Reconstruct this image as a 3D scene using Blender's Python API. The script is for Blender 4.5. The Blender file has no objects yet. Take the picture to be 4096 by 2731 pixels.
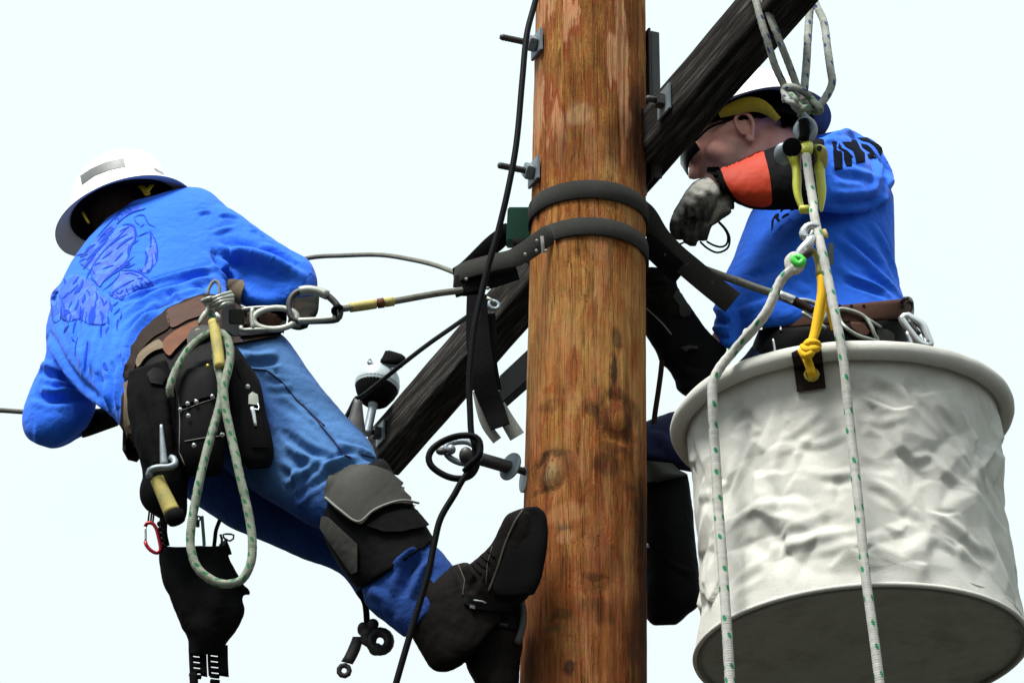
import bpy, bmesh, math, random
import numpy as np
from mathutils import Vector, Matrix, noise
from mathutils.bvhtree import BVHTree
from mathutils.geometry import delaunay_2d_cdt

random.seed(7)
SC = bpy.context.scene
COL = SC.collection
R = math.radians

# ---------------------------------------------------------------- camera
ELEV = R(27.0)
DIST = 9.0
AIM = Vector((-0.172, 0.0, 5.70))                  # the pole stands at x = 0, y = 0
FWD = Vector((0, math.cos(ELEV), math.sin(ELEV)))
UPV = Vector((0, -math.sin(ELEV), math.cos(ELEV)))
RGT = Vector((1, 0, 0))
CAM = AIM - FWD * DIST
cam_d = bpy.data.cameras.new('camera')
cam_d.sensor_width = 36.0
cam_d.lens = 36.0 * DIST / 2.352
cam_d.clip_end = 5000
cam = bpy.data.objects.new('camera', cam_d)
COL.objects.link(cam)
cam.location = CAM
cam.rotation_euler = (R(90) + ELEV, 0, 0)
SC.camera = cam

# ---------------------------------------------------------------- sky and sun (bright overcast)
SUN_EL, SUN_AZ = R(62), R(218)                     # azimuth clockwise from +Y: high, behind the camera, to its left
W = bpy.data.worlds.new('World')
SC.world = W
W.use_nodes = True
wn, wl = W.node_tree.nodes, W.node_tree.links
wn.clear()
wo = wn.new('ShaderNodeOutputWorld')
bg = wn.new('ShaderNodeBackground')
sky = wn.new('ShaderNodeTexSky')
sky.sky_type = 'NISHITA'
sky.sun_disc = False
sky.sun_elevation = SUN_EL
sky.sun_rotation = SUN_AZ
sky.dust_density = 4.0
sc_ = wn.new('ShaderNodeMix'); sc_.data_type = 'RGBA'; sc_.blend_type = 'MULTIPLY'
sc_.inputs['Factor'].default_value = 1.0
wl.new(sky.outputs[0], sc_.inputs['A'])
sc_.inputs['B'].default_value = (0.10, 0.10, 0.10, 1)
tc = wn.new('ShaderNodeTexCoord')
cn = wn.new('ShaderNodeTexNoise'); cn.inputs['Scale'].default_value = 2.3; cn.inputs['Detail'].default_value = 4
wl.new(tc.outputs['Generated'], cn.inputs['Vector'])
cr = wn.new('ShaderNodeValToRGB')                  # the cloud layer itself: nearly white, a breath of cyan
cr.color_ramp.elements[0].position = 0.32; cr.color_ramp.elements[0].color = (0.75, 0.83, 0.85, 1)
cr.color_ramp.elements[1].position = 0.68; cr.color_ramp.elements[1].color = (0.79, 0.85, 0.865, 1)
wl.new(cn.outputs['Fac'], cr.inputs['Fac'])
# an overcast sky: dim haze at the horizon, bright cloud above it, brightest overhead; a breath of cyan higher up
sz = wn.new('ShaderNodeSeparateXYZ'); wl.new(tc.outputs['Generated'], sz.inputs[0])
er = wn.new('ShaderNodeValToRGB'); er.color_ramp.interpolation = 'EASE'
stops = [(0.0, (0.40, 0.40, 0.39)), (0.34, (0.985, 0.985, 0.97)), (0.56, (1.00, 1.075, 1.07)), (1.0, (1.62, 1.66, 1.66))]
while len(er.color_ramp.elements) < len(stops): er.color_ramp.elements.new(0.5)
for el, (p_, c_) in zip(er.color_ramp.elements, stops):
    el.position = p_; el.color = (c_[0] / 2, c_[1] / 2, c_[2] / 2, 1)
wl.new(sz.outputs[2], er.inputs['Fac'])
cm_ = wn.new('ShaderNodeVectorMath'); cm_.operation = 'MULTIPLY'
wl.new(cr.outputs['Color'], cm_.inputs[0]); wl.new(er.outputs['Color'], cm_.inputs[1])
cm2 = wn.new('ShaderNodeVectorMath'); cm2.operation = 'SCALE'; cm2.inputs['Scale'].default_value = 2.0
wl.new(cm_.outputs[0], cm2.inputs[0])
mx = wn.new('ShaderNodeMix'); mx.data_type = 'RGBA'; mx.inputs['Factor'].default_value = 0.93
wl.new(sc_.outputs['Result'], mx.inputs['A'])
wl.new(cm2.outputs[0], mx.inputs['B'])
wl.new(mx.outputs['Result'], bg.inputs['Color'])
bg.inputs['Strength'].default_value = 0.50
wl.new(bg.outputs[0], wo.inputs['Surface'])

sun_d = bpy.data.lights.new('sun', 'SUN')
sun_d.energy = 3.2
sun_d.angle = R(22)
sun_d.color = (1.0, 0.965, 0.92)
sun = bpy.data.objects.new('sun', sun_d)
COL.objects.link(sun)
sdir = Vector((math.sin(SUN_AZ) * math.cos(SUN_EL), math.cos(SUN_AZ) * math.cos(SUN_EL), math.sin(SUN_EL)))
sun.rotation_euler = sdir.to_track_quat('Z', 'Y').to_euler()
sun.location = (0, 0, 30)

vs = SC.view_settings
vs.view_transform = 'Standard'
vs.look = 'None'
vs.gamma = 1.0
vs.exposure = 1.32
vs.use_curve_mapping = False

# ---------------------------------------------------------------- where a point of the photograph lies
FPX = DIST / 2.352 * 4096                          # focal length in pixels of the 4096-wide photograph

def P(xy, Y):
    """point of the photograph at world depth Y"""
    d = FWD + RGT * ((xy[0] - 2048) / FPX) + UPV * (-(xy[1] - 1365.5) / FPX)
    t = (Y - CAM.y) / d.y
    return CAM + d * t

def PZ(xy, z):
    d = FWD + RGT * ((xy[0] - 2048) / FPX) + UPV * (-(xy[1] - 1365.5) / FPX)
    t = (z - CAM.z) / d.z
    return CAM + d * t

def ray(xy):
    return (FWD + RGT * ((xy[0] - 2048) / FPX) + UPV * (-(xy[1] - 1365.5) / FPX)).normalized()

def mpp(p):
    return (Vector(p) - CAM).dot(FWD) / FPX

def Zm(x0, y0, x1, w):
    s = (x1 - x0) / w
    f = lambda x, y: (x0 + x * s, y0 + y * s)
    f.s = s
    return f
DD = Zm(0, 0, 4096, 2352); ZA = Zm(0, 500, 1400, 2311); ZB = Zm(400, 1000, 1400, 2240); ZC = Zm(400, 1350, 1200, 908)
ZD = Zm(1100, 1600, 2300, 1664); ZE = Zm(1300, 900, 2300, 1568); ZF = Zm(1900, 0, 2700, 1394); ZG = Zm(2500, 250, 3700, 1792)
ZH = Zm(2500, 1000, 3700, 1882); ZI = Zm(2600, 1200, 4096, 1532); ZJ = Zm(2900, 0, 3500, 941); ZK = Zm(2550, 0, 3350, 1568)
ZL = Zm(200, 550, 800, 1882); ZM = Zm(3000, 1000, 3800, 2091); ZN = Zm(2500, 1400, 2850, 457)
YA = Zm(3050, 450, 3650, 2352); YB = Zm(180, 800, 680, 1568); YC = Zm(2600, 600, 3000, 1394); YD = Zm(3000, 780, 3400, 1845)
YE = Zm(540, 1900, 1060, 2038); YF = Zm(1300, 2350, 1700, 1646); YG = Zm(600, 2250, 1050, 1467); YH = Zm(1650, 1650, 2150, 2240)
XA = Zm(1750, 780, 2200, 1411); XB = Zm(2520, 780, 3020, 1508); XC = Zm(2520, 1050, 2920, 1045); XD = Zm(0, 1200, 700, 1372)
XE = Zm(1600, 1950, 2300, 1405); XF = Zm(1380, 1350, 1700, 1004); XG = Zm(1950, 50, 2250, 1882); XH = Zm(780, 1050, 1380, 2352)
SRC = Zm(0, 0, 4096, 4096)

# ---------------------------------------------------------------- materials
MATS = {}
def new_mat(name, rough=0.7, spec=0.4, metal=0.0):
    m = bpy.data.materials.new(name)
    m.use_nodes = True
    b = m.node_tree.nodes['Principled BSDF']
    b.inputs['Roughness'].default_value = rough
    b.inputs['Specular IOR Level'].default_value = spec
    b.inputs['Metallic'].default_value = metal
    MATS[name] = m
    return m, m.node_tree.nodes, m.node_tree.links, b

def tex_noise(nd, lk, vec, scale, detail=4, rough=0.55):
    n = nd.new('ShaderNodeTexNoise')
    n.inputs['Scale'].default_value = scale
    n.inputs['Detail'].default_value = detail
    n.inputs['Roughness'].default_value = rough
    lk.new(vec, n.inputs['Vector'])
    return n.outputs['Fac']

def ramp(nd, lk, fac, stops, interp='LINEAR'):
    r = nd.new('ShaderNodeValToRGB')
    r.color_ramp.interpolation = interp
    e = r.color_ramp.elements
    while len(e) < len(stops):
        e.new(0.5)
    for el, (p, c) in zip(e, stops):
        el.position = p
        el.color = (*c, 1) if len(c) == 3 else c
    lk.new(fac, r.inputs['Fac'])
    return r.outputs['Color']

def mathn(nd, lk, op, a, b=None, c=None):
    n = nd.new('ShaderNodeMath')
    n.operation = op
    for i, v in enumerate((a, b, c)):
        if v is None:
            continue
        if isinstance(v, (int, float)):
            n.inputs[i].default_value = v
        else:
            lk.new(v, n.inputs[i])
    return n.outputs[0]

def mixc(nd, lk, fac, a, b, mode='MIX'):
    n = nd.new('ShaderNodeMix')
    n.data_type = 'RGBA'
    n.blend_type = mode
    for key, v in (('Factor', fac), ('A', a), ('B', b)):
        if isinstance(v, (int, float)):
            n.inputs[key].default_value = v
        elif isinstance(v, tuple):
            n.inputs[key].default_value = (*v, 1)
        else:
            lk.new(v, n.inputs[key])
    return n.outputs['Result']

def bump(nd, lk, b, height, strength, dist=0.002):
    n = nd.new('ShaderNodeBump')
    n.inputs['Strength'].default_value = strength
    n.inputs['Distance'].default_value = dist
    lk.new(height, n.inputs['Height'])
    lk.new(n.outputs[0], b.inputs['Normal'])

def objco(nd):
    t = nd.new('ShaderNodeTexCoord')
    return t.outputs['Object']

def tone_fac(nd, lk, v, scale, lo=0.30, hi=0.62, spread=0.35):
    a = nd.new('ShaderNodeAttribute'); a.attribute_name = 'toning'
    nz = tex_noise(nd, lk, v, scale, 6, 0.65)
    f = mathn(nd, lk, 'ADD', a.outputs['Fac'], mathn(nd, lk, 'MULTIPLY_ADD', nz, spread * 2, -spread))
    return ramp(nd, lk, f, [(lo, (0, 0, 0)), (hi, (1, 1, 1))])

def mottled(name, c, rough=0.7, var=0.35, scale=25, metal=0.0, spec=0.4, grain=350, bstr=0.35, bdist=0.001, dirt=None, dirt_amt=0.4, keep=False):
    """a surface of one colour with worn tone: large blotches, fine grain, fine relief"""
    if max(c) < 0.035 and metal == 0: spec = min(spec, 0.04)
    m, nd, lk, b = new_mat(name, rough, spec, metal)
    if keep:
        pass
    else:
        c = tuple(x * 0.68 for x in c); dirt = tuple(x * 0.68 for x in dirt) if dirt else None
    v = objco(nd)
    n1 = tex_noise(nd, lk, v, scale, 5, 0.6)
    n2 = tex_noise(nd, lk, v, grain, 2, 0.6)
    lo = tuple(x * (1 - var) for x in c)
    hi = tuple(min(1, x * (1 + var)) for x in c)
    col = ramp(nd, lk, n1, [(0.3, lo), (0.7, hi)])
    col = mixc(nd, lk, 0.35, col, ramp(nd, lk, n2, [(0.35, lo), (0.65, hi)]))
    if dirt:
        n3 = tex_noise(nd, lk, v, scale * 0.45, 6, 0.65)
        f = ramp(nd, lk, n3, [(0.48, (0, 0, 0)), (0.68, (dirt_amt,) * 3)])
        col = mixc(nd, lk, f, col, dirt)
    lk.new(col, b.inputs['Base Color'])
    rr = mathn(nd, lk, 'MULTIPLY_ADD', n1, 0.25, rough - 0.12)
    lk.new(rr, b.inputs['Roughness'])
    bump(nd, lk, b, n2, bstr, bdist)
    return m

def fabric(name, c, rough=0.9, var=0.12, sheen=0.15, weave=700, lit_fade=None, amt=0.5, fscale=9, crease=0.0, spec=0.15, zone=False):
    if max(c) < 0.035: spec = 0.03
    m, nd, lk, b = new_mat(name, rough, spec)
    v = objco(nd)
    n1 = tex_noise(nd, lk, v, 14, 5, 0.6)
    n2 = tex_noise(nd, lk, v, weave, 2, 0.7)
    n3 = tex_noise(nd, lk, v, 90, 3, 0.6)
    lo = tuple(x * (1 - var) for x in c)
    hi = tuple(min(1, x * (1 + var)) for x in c)
    col = ramp(nd, lk, n1, [(0.3, lo), (0.7, hi)])
    col = mixc(nd, lk, 0.45, col, ramp(nd, lk, n2, [(0.3, tuple(x * (1 - 2.2 * var) for x in c)), (0.7, tuple(min(1, x * (1 + 2.2 * var)) for x in c))]))
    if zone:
        col = mixc(nd, lk, mathn(nd, lk, 'MULTIPLY', tone_fac(nd, lk, v, 22, 0.12, 0.85, 0.30), amt), col, mixc(nd, lk, n2, tuple(x * .8 for x in lit_fade), tuple(x * 1.2 for x in lit_fade)))
    elif lit_fade:
        n4 = tex_noise(nd, lk, v, fscale, 6, 0.65)
        col = mixc(nd, lk, ramp(nd, lk, n4, [(0.42, (0, 0, 0)), (0.7, (amt,) * 3)]), col, lit_fade)
    lk.new(col, b.inputs['Base Color'])
    b.inputs['Sheen Weight'].default_value = sheen
    b.inputs['Sheen Roughness'].default_value = 0.5
    b.inputs['Sheen Tint'].default_value = (*[min(1, x * 0.6 + 0.35) for x in c], 1)
    h = mathn(nd, lk, 'ADD', mathn(nd, lk, 'MULTIPLY', n2, 0.4), n3)
    if crease:
        # sharp little creases: folded noise, stronger where the cloth bunches
        dn = nd.new('ShaderNodeTexNoise'); dn.inputs['Scale'].default_value = 9; dn.inputs['Detail'].default_value = 2; lk.new(v, dn.inputs['Vector'])
        wv_ = nd.new('ShaderNodeVectorMath'); wv_.operation = 'MULTIPLY_ADD'; wv_.inputs[1].default_value = (0.09,) * 3
        lk.new(dn.outputs['Color'], wv_.inputs[0]); lk.new(v, wv_.inputs[2])
        r1 = mathn(nd, lk, 'ABSOLUTE', mathn(nd, lk, 'SUBTRACT', tex_noise(nd, lk, wv_.outputs[0], 17, 2, 0.5), 0.5))
        r2 = mathn(nd, lk, 'ABSOLUTE', mathn(nd, lk, 'SUBTRACT', tex_noise(nd, lk, wv_.outputs[0], 41, 2, 0.5), 0.5))
        rd = mathn(nd, lk, 'ADD', mathn(nd, lk, 'MULTIPLY', r1, -9.0 * crease), mathn(nd, lk, 'MULTIPLY', r2, -3.0 * crease))
        h = mathn(nd, lk, 'ADD', h, rd)
    bump(nd, lk, b, h, 0.4, 0.002)
    return m

def rope_mat(name, c, fleck, spacing=0.055, braid=0.011, dirt=(0.25, 0.25, 0.2), amt=0.45):
    """braided rope with coloured tracer flecks; UV: u once round, v in metres along"""
    m, nd, lk, b = new_mat(name, 0.9, 0.2)
    t = nd.new('ShaderNodeTexCoord')
    sp = nd.new('ShaderNodeSeparateXYZ')
    lk.new(t.outputs['UV'], sp.inputs[0])
    u, v = sp.outputs[0], sp.outputs[1]
    k = mathn(nd, lk, 'DIVIDE', v, spacing)
    wnz = nd.new('ShaderNodeTexWhiteNoise'); wnz.noise_dimensions = '1D'; lk.new(mathn(nd, lk, 'FLOOR', k), wnz.inputs['W'])
    jit = mathn(nd, lk, 'MULTIPLY_ADD', wnz.outputs['Value'], 0.55, 0.22)
    fv = mathn(nd, lk, 'ABSOLUTE', mathn(nd, lk, 'SUBTRACT', mathn(nd, lk, 'FRACT', k), jit))
    c = tuple(x * 0.72 for x in c); dirt = tuple(x * 0.72 for x in dirt); fleck = tuple(x * 0.8 for x in fleck)
    off = mathn(nd, lk, 'MULTIPLY', wnz.outputs['Value'], 3.7)
    fu0 = mathn(nd, lk, 'ADD', mathn(nd, lk, 'MULTIPLY', u, 3.0), off)
    fu0 = mathn(nd, lk, 'ADD', fu0, mathn(nd, lk, 'MULTIPLY', k, 0.5))
    fu = mathn(nd, lk, 'ABSOLUTE', mathn(nd, lk, 'SUBTRACT', mathn(nd, lk, 'FRACT', fu0), 0.5))
    e = mathn(nd, lk, 'ADD', mathn(nd, lk, 'POWER', mathn(nd, lk, 'MULTIPLY', fv, spacing / 0.0085), 2.0), mathn(nd, lk, 'POWER', mathn(nd, lk, 'DIVIDE', fu, 0.22), 2.0))
    mask = ramp(nd, lk, e, [(0.5, (1, 1, 1)), (1.0, (0, 0, 0))])
    ob = t.outputs['Object']
    n1 = tex_noise(nd, lk, ob, 40, 5, 0.6)
    n2 = tex_noise(nd, lk, ob, 420, 2, 0.6)
    col = mixc(nd, lk, ramp(nd, lk, n1, [(0.42, (0, 0, 0)), (0.75, (amt,) * 3)]), c, dirt)
    # braid: two crossing spirals
    s1 = mathn(nd, lk, 'SINE', mathn(nd, lk, 'MULTIPLY', mathn(nd, lk, 'ADD', mathn(nd, lk, 'DIVIDE', v, braid), mathn(nd, lk, 'MULTIPLY', u, 4.0)), 6.2832))
    s2 = mathn(nd, lk, 'SINE', mathn(nd, lk, 'MULTIPLY', mathn(nd, lk, 'SUBTRACT', mathn(nd, lk, 'DIVIDE', v, braid), mathn(nd, lk, 'MULTIPLY', u, 4.0)), 6.2832))
    br = mathn(nd, lk, 'MULTIPLY', s1, s2)
    col = mixc(nd, lk, mathn(nd, lk, 'MULTIPLY_ADD', n2, 0.3, mathn(nd, lk, 'MULTIPLY_ADD', br, 0.05, -0.02)), col, tuple(x * 0.35 for x in c))
    col = mixc(nd, lk, mask, col, fleck)
    lk.new(col, b.inputs['Base Color'])
    bump(nd, lk, b, mathn(nd, lk, 'ADD', br, mathn(nd, lk, 'MULTIPLY', n2, 3.0)), 0.28, 0.0010)
    return m

def drawn_print():
    """blue ink drawing on the blue cloth: flowing feather lines and mid tones"""
    m, nd, lk, b = new_mat('printed_blue_cotton', 0.7, 0.3)
    v = objco(nd)
    rt = nd.new('ShaderNodeMapping'); rt.inputs['Rotation'].default_value = (0, R(-34), 0); lk.new(v, rt.inputs['Vector'])
    st = nd.new('ShaderNodeMapping'); st.inputs['Scale'].default_value = (1, 0.6, 0.30); lk.new(rt.outputs[0], st.inputs['Vector'])
    a = tex_noise(nd, lk, st.outputs[0], 34, 3, 0.55)
    l1 = mathn(nd, lk, 'ABSOLUTE', mathn(nd, lk, 'SUBTRACT', mathn(nd, lk, 'FRACT', mathn(nd, lk, 'MULTIPLY', a, 7.0)), 0.5))
    ln = ramp(nd, lk, l1, [(0.10, (1, 1, 1)), (0.22, (0, 0, 0))])
    t = tex_noise(nd, lk, st.outputs[0], 46, 4, 0.6)
    tone = ramp(nd, lk, t, [(0.44, (0, 0, 0)), (0.56, (0.85,) * 3)])
    col = mixc(nd, lk, tone, (0.014, 0.112, 0.62), (0.007, 0.060, 0.48))
    col = mixc(nd, lk, mathn(nd, lk, 'MULTIPLY', ln, 0.8), col, (0.005, 0.038, 0.42))
    lk.new(col, b.inputs['Base Color'])
    bump(nd, lk, b, tex_noise(nd, lk, v, 800, 2, 0.7), 0.3, 0.001)
    return m

M = {}
M['shirt'] = fabric('blue_cotton', (0.014, 0.112, 0.62), 0.85, 0.14, 0.22, 600, crease=1.1, spec=0.14)
M['print'] = fabric('back_print_ink', (0.005, 0.040, 0.40), 0.9, 0.2, 0.0, 500)
M['print_pale'] = drawn_print()
M['black_ink'] = fabric('black_print_ink', (0.004, 0.006, 0.012), 0.85, 0.3, 0.0, 500)
M['denim'] = fabric('denim', (0.009, 0.033, 0.140), 0.95, 0.40, 0.05, 380, lit_fade=(0.056, 0.142, 0.315), amt=0.88, crease=1.0, spec=0.10, zone=True)  # the pale tone carries light on the thigh as well as fading
M['dark_denim'] = fabric('dark_denim', (0.012, 0.016, 0.05), 0.9, 0.2, 0.05, 500)
M['skin'] = mottled('skin', (0.56, 0.275, 0.22), 0.55, 0.16, 26, grain=520, bstr=0.35, bdist=0.0008, dirt=(0.42, 0.13, 0.105), dirt_amt=0.7, keep=True)
M['skin'].node_tree.nodes['Principled BSDF'].inputs['Subsurface Weight'].default_value = 0.08
M['skin'].node_tree.nodes['Principled BSDF'].inputs['Subsurface Radius'].default_value = (0.006, 0.002, 0.001)
_nd, _lk = M['skin'].node_tree.nodes, M['skin'].node_tree.links
_b = _nd['Principled BSDF']
_src = _b.inputs['Base Color'].links[0].from_socket
_v = objco(_nd)
_st = mathn(_nd, _lk, 'MULTIPLY', tone_fac(_nd, _lk, _v, 500, 0.25, 0.9, 0.35), 0.62)      # stubble along the jaw
_lk.new(mixc(_nd, _lk, _st, _src, (0.17, 0.105, 0.095)), _b.inputs['Base Color'])
M['lips'] = mottled('lips', (0.35, 0.10, 0.09), 0.45, 0.1, 60)
M['hair'] = mottled('dark_hair', (0.02, 0.013, 0.009), 0.7, 0.4, 90)
M['hat'] = mottled('white_hat_plastic', (0.74, 0.75, 0.74), 0.42, 0.04, 20, spec=0.5, bstr=0.03, dirt=(0.5, 0.48, 0.44), dirt_amt=0.2, keep=True)
M['hat_shaded'] = mottled('shaded_hat_plastic', (0.36, 0.38, 0.38), 0.4, 0.08, 25, spec=0.5, bstr=0.05, dirt=(0.2, 0.2, 0.2), dirt_amt=0.3)  # the white hat in shade: brim shade put into a darker colour
M['sticker'] = mottled('reflective_tape', (0.13, 0.145, 0.14), 0.5, 0.08, 60, bstr=0.1)
M['black_web'] = fabric('black_webbing', (0.005, 0.005, 0.0055), 0.9, 0.3, 0.0, 400)
M['strap'] = fabric('grey_black_webbing', (0.030, 0.030, 0.028), 0.88, 0.2, 0.03, 420)
M['strap_grey'] = fabric('worn_grey_webbing', (0.16, 0.165, 0.15), 0.85, 0.2, 0.08, 420)
M['black_leather'] = mottled('black_leather', (0.0055, 0.0055, 0.006), 0.6, 0.4, 30, spec=0.14)
M['boot'] = mottled('dark_boot_leather', (0.007, 0.0055, 0.005), 0.75, 0.45, 28, spec=0.1, dirt=(0.022, 0.018, 0.015), dirt_amt=0.5)
M['rubber'] = mottled('black_rubber', (0.006, 0.006, 0.0065), 0.75, 0.3, 40, spec=0.12)
M['welt'] = mottled('boot_welt', (0.060, 0.050, 0.036), 0.8, 0.3, 60)
M['brown_leather'] = mottled('brown_leather', (0.085, 0.040, 0.027), 0.6, 0.4, 22, spec=0.08, dirt=(0.04, 0.025, 0.02), dirt_amt=0.6)
M['dark_brown'] = mottled('dark_brown_leather', (0.030, 0.019, 0.014), 0.65, 0.4, 22, spec=0.08, dirt=(0.015, 0.012, 0.01), dirt_amt=0.6)
M['rust_leather'] = mottled('rust_leather', (0.165, 0.060, 0.026), 0.6, 0.4, 30, spec=0.08, dirt=(0.06, 0.03, 0.02), dirt_amt=0.6)
M['tan_leather'] = mottled('tan_leather', (0.19, 0.15, 0.10), 0.7, 0.3, 26, spec=0.08, dirt=(0.08, 0.06, 0.04), dirt_amt=0.5)
M['galv'] = mottled('galvanised_steel', (0.28, 0.335, 0.37), 0.5, 0.2, 45, metal=0.55, dirt=(0.10, 0.12, 0.13), dirt_amt=0.5)
M['dark_steel'] = mottled('dark_steel', (0.045, 0.048, 0.05), 0.5, 0.4, 50, metal=0.4, dirt=(0.10, 0.07, 0.05), dirt_amt=0.35)
M['alu'] = mottled('worn_aluminium', (0.40, 0.43, 0.38), 0.5, 0.25, 60, metal=0.45, dirt=(0.14, 0.14, 0.12), dirt_amt=0.5)
M['chrome'] = mottled('polished_steel', (0.75, 0.77, 0.78), 0.22, 0.08, 60, metal=0.9)
M['brass'] = mottled('brass', (0.60, 0.50, 0.10), 0.35, 0.15, 60, metal=0.7)
M['red_alu'] = mottled('red_anodised', (0.45, 0.01, 0.03), 0.35, 0.2, 60, metal=0.5)
M['green_paint'] = mottled('green_paint', (0.07, 0.25, 0.17), 0.6, 0.15, 40, dirt=(0.04, 0.12, 0.09))
M['green_glow'] = mottled('bright_green_plastic', (0.09, 0.75, 0.10), 0.4, 0.1, 40)
M['lime'] = mottled('yellow_green_fibreglass', (0.62, 0.64, 0.05), 0.42, 0.16, 30, spec=0.5, dirt=(0.30, 0.28, 0.02), dirt_amt=0.45)
M['yellow'] = mottled('yellow_plastic', (0.68, 0.50, 0.02), 0.5, 0.12, 40, dirt=(0.25, 0.18, 0.02), dirt_amt=0.4)
M['orange'] = mottled('orange_rubber', (0.52, 0.046, 0.016), 0.6, 0.08, 40, spec=0.12, bstr=0.15)
M['yellow_rope'] = rope_mat('yellow_poly_rope', (0.85, 0.50, 0.015), (0.75, 0.42, 0.01), 0.2, 0.009, (0.6, 0.3, 0.01), 0.5)
M['rope'] = rope_mat('white_handline_rope', (0.56, 0.56, 0.52), (0.02, 0.22, 0.09), 0.055)
M['rope_blue'] = rope_mat('white_sling_rope', (0.40, 0.42, 0.38), (0.02, 0.05, 0.16), 0.05, dirt=(0.13, 0.14, 0.11), amt=0.75)
M['rope_dirty'] = rope_mat('grey_green_rope', (0.30, 0.34, 0.27), (0.02, 0.15, 0.06), 0.030, dirt=(0.11, 0.13, 0.09), amt=0.8)
M['wire'] = rope_mat('stranded_wire', (0.22, 0.22, 0.19), (0.16, 0.16, 0.14), 0.5, 0.02, (0.07, 0.07, 0.06), 0.6)
M['cable'] = mottled('black_cable', (0.005, 0.005, 0.006), 0.5, 0.3, 60, spec=0.18)
M['grip'] = mottled('yellow_sleeve', (0.55, 0.46, 0.12), 0.75, 0.3, 45, dirt=(0.20, 0.20, 0.11), dirt_amt=0.7)
M['glove'] = mottled('pale_glove_leather', (0.46, 0.45, 0.40), 0.8, 0.15, 45, dirt=(0.13, 0.13, 0.12), dirt_amt=0.6)
M['glove_dark'] = mottled('dark_glove_palm', (0.012, 0.012, 0.010), 0.8, 0.4, 55, spec=0.12, dirt=(0.035, 0.035, 0.028), dirt_amt=0.45)
def glove_mat():
    m, nd, lk, b = new_mat('two_tone_work_glove', 0.85, 0.08)
    v = objco(nd)
    n1 = tex_noise(nd, lk, v, 60, 5, 0.65); n2 = tex_noise(nd, lk, v, 420, 2, 0.6)
    dk = ramp(nd, lk, n1, [(0.3, (0.014, 0.014, 0.012)), (0.7, (0.045, 0.044, 0.037))])
    pl = ramp(nd, lk, n1, [(0.3, (0.25, 0.245, 0.215)), (0.62, (0.36, 0.355, 0.32))])
    lk.new(mixc(nd, lk, tone_fac(nd, lk, v, 45, 0.22, 0.80, 0.16), dk, pl), b.inputs['Base Color'])
    bump(nd, lk, b, mathn(nd, lk, 'ADD', n1, n2), 0.5, 0.0015)
    return m
M['glove2'] = glove_mat()
M['porcelain'] = mottled('porcelain', (0.46, 0.55, 0.57), 0.35, 0.05, 30, spec=0.4, bstr=0.02, dirt=(0.25, 0.3, 0.3), dirt_amt=0.3)
M['pad_grey'] = mottled('knee_pad_vinyl', (0.052, 0.053, 0.047), 0.75, 0.25, 40, spec=0.15, dirt=(0.03, 0.03, 0.03))
M['lens'] = mottled('dark_lens', (0.01, 0.01, 0.012), 0.15, 0.1, 20, spec=0.6)

# ---------------------------------------------------------------- objects
def mesh_from(name, verts, faces, smooth=True):
    me = bpy.data.meshes.new(name)
    me.from_pydata([tuple(v) for v in verts], [], faces)
    me.validate()
    bm = bmesh.new(); bm.from_mesh(me)
    bmesh.ops.recalc_face_normals(bm, faces=bm.faces)
    bm.to_mesh(me); bm.free()
    if smooth:
        me.polygons.foreach_set('use_smooth', [True] * len(me.polygons))
    return me

def tag(o, label=None, cat=None, group=None, kind=None):
    if label: o['label'] = label
    if cat: o['category'] = cat
    if group: o['group'] = group
    if kind: o['kind'] = kind
    return o

LOC = {}
def thing(name, label, cat, loc, group=None):
    o = bpy.data.objects.new(name, None)
    o.empty_display_size = 0.05
    COL.objects.link(o)
    o.location = loc
    LOC[o.name] = Vector(loc)
    return tag(o, label, cat, group)

def part(name, me, mat, parent=None, label=None):
    """mesh given in world coordinates, linked as one object, its origin at its own middle"""
    o = bpy.data.objects.new(name, me)
    COL.objects.link(o)
    if len(me.vertices):
        co = np.empty(len(me.vertices) * 3); me.vertices.foreach_get('co', co)
        co = co.reshape(-1, 3)
        c = (co.min(0) + co.max(0)) / 2
        me.vertices.foreach_set('co', (co - c).ravel())
        c = Vector(c)
    else:
        c = Vector((0, 0, 0))
    LOC[o.name] = c
    if parent is not None:
        o.parent = parent
        o.location = c - LOC[parent.name]
    else:
        o.location = c
    if mat is not None:
        for m in (mat if isinstance(mat, list) else [mat]):
            me.materials.append(m)
    if label: o['label'] = label
    me.update()
    return o

def joined(geoms):
    V, F = [], []
    for v, f in geoms:
        k = len(V)
        V += list(v)
        F += [tuple(i + k for i in q) for q in f]
    return V, F

def cr_interp(A, ts, t):
    """Catmull-Rom through the rows of A (k x m) at chord parameters ts"""
    A = np.asarray(A, float)
    i = np.clip(np.searchsorted(ts, t, side='right') - 1, 0, len(ts) - 2)
    out = np.empty((len(t), A.shape[1]))
    for k, (j, tt) in enumerate(zip(i, t)):
        p1, p2 = A[j], A[j + 1]
        h = ts[j + 1] - ts[j]
        m1 = (A[j + 1] - A[j - 1]) / (ts[j + 1] - ts[j - 1]) if j > 0 else (p2 - p1) / h
        m2 = (A[j + 2] - A[j]) / (ts[j + 2] - ts[j]) if j + 2 < len(A) else (p2 - p1) / h
        s = (tt - ts[j]) / h
        out[k] = (2*s**3 - 3*s**2 + 1) * p1 + (s**3 - 2*s**2 + s) * h * m1 + (-2*s**3 + 3*s**2) * p2 + (s**3 - s**2) * h * m2
    return out

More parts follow.
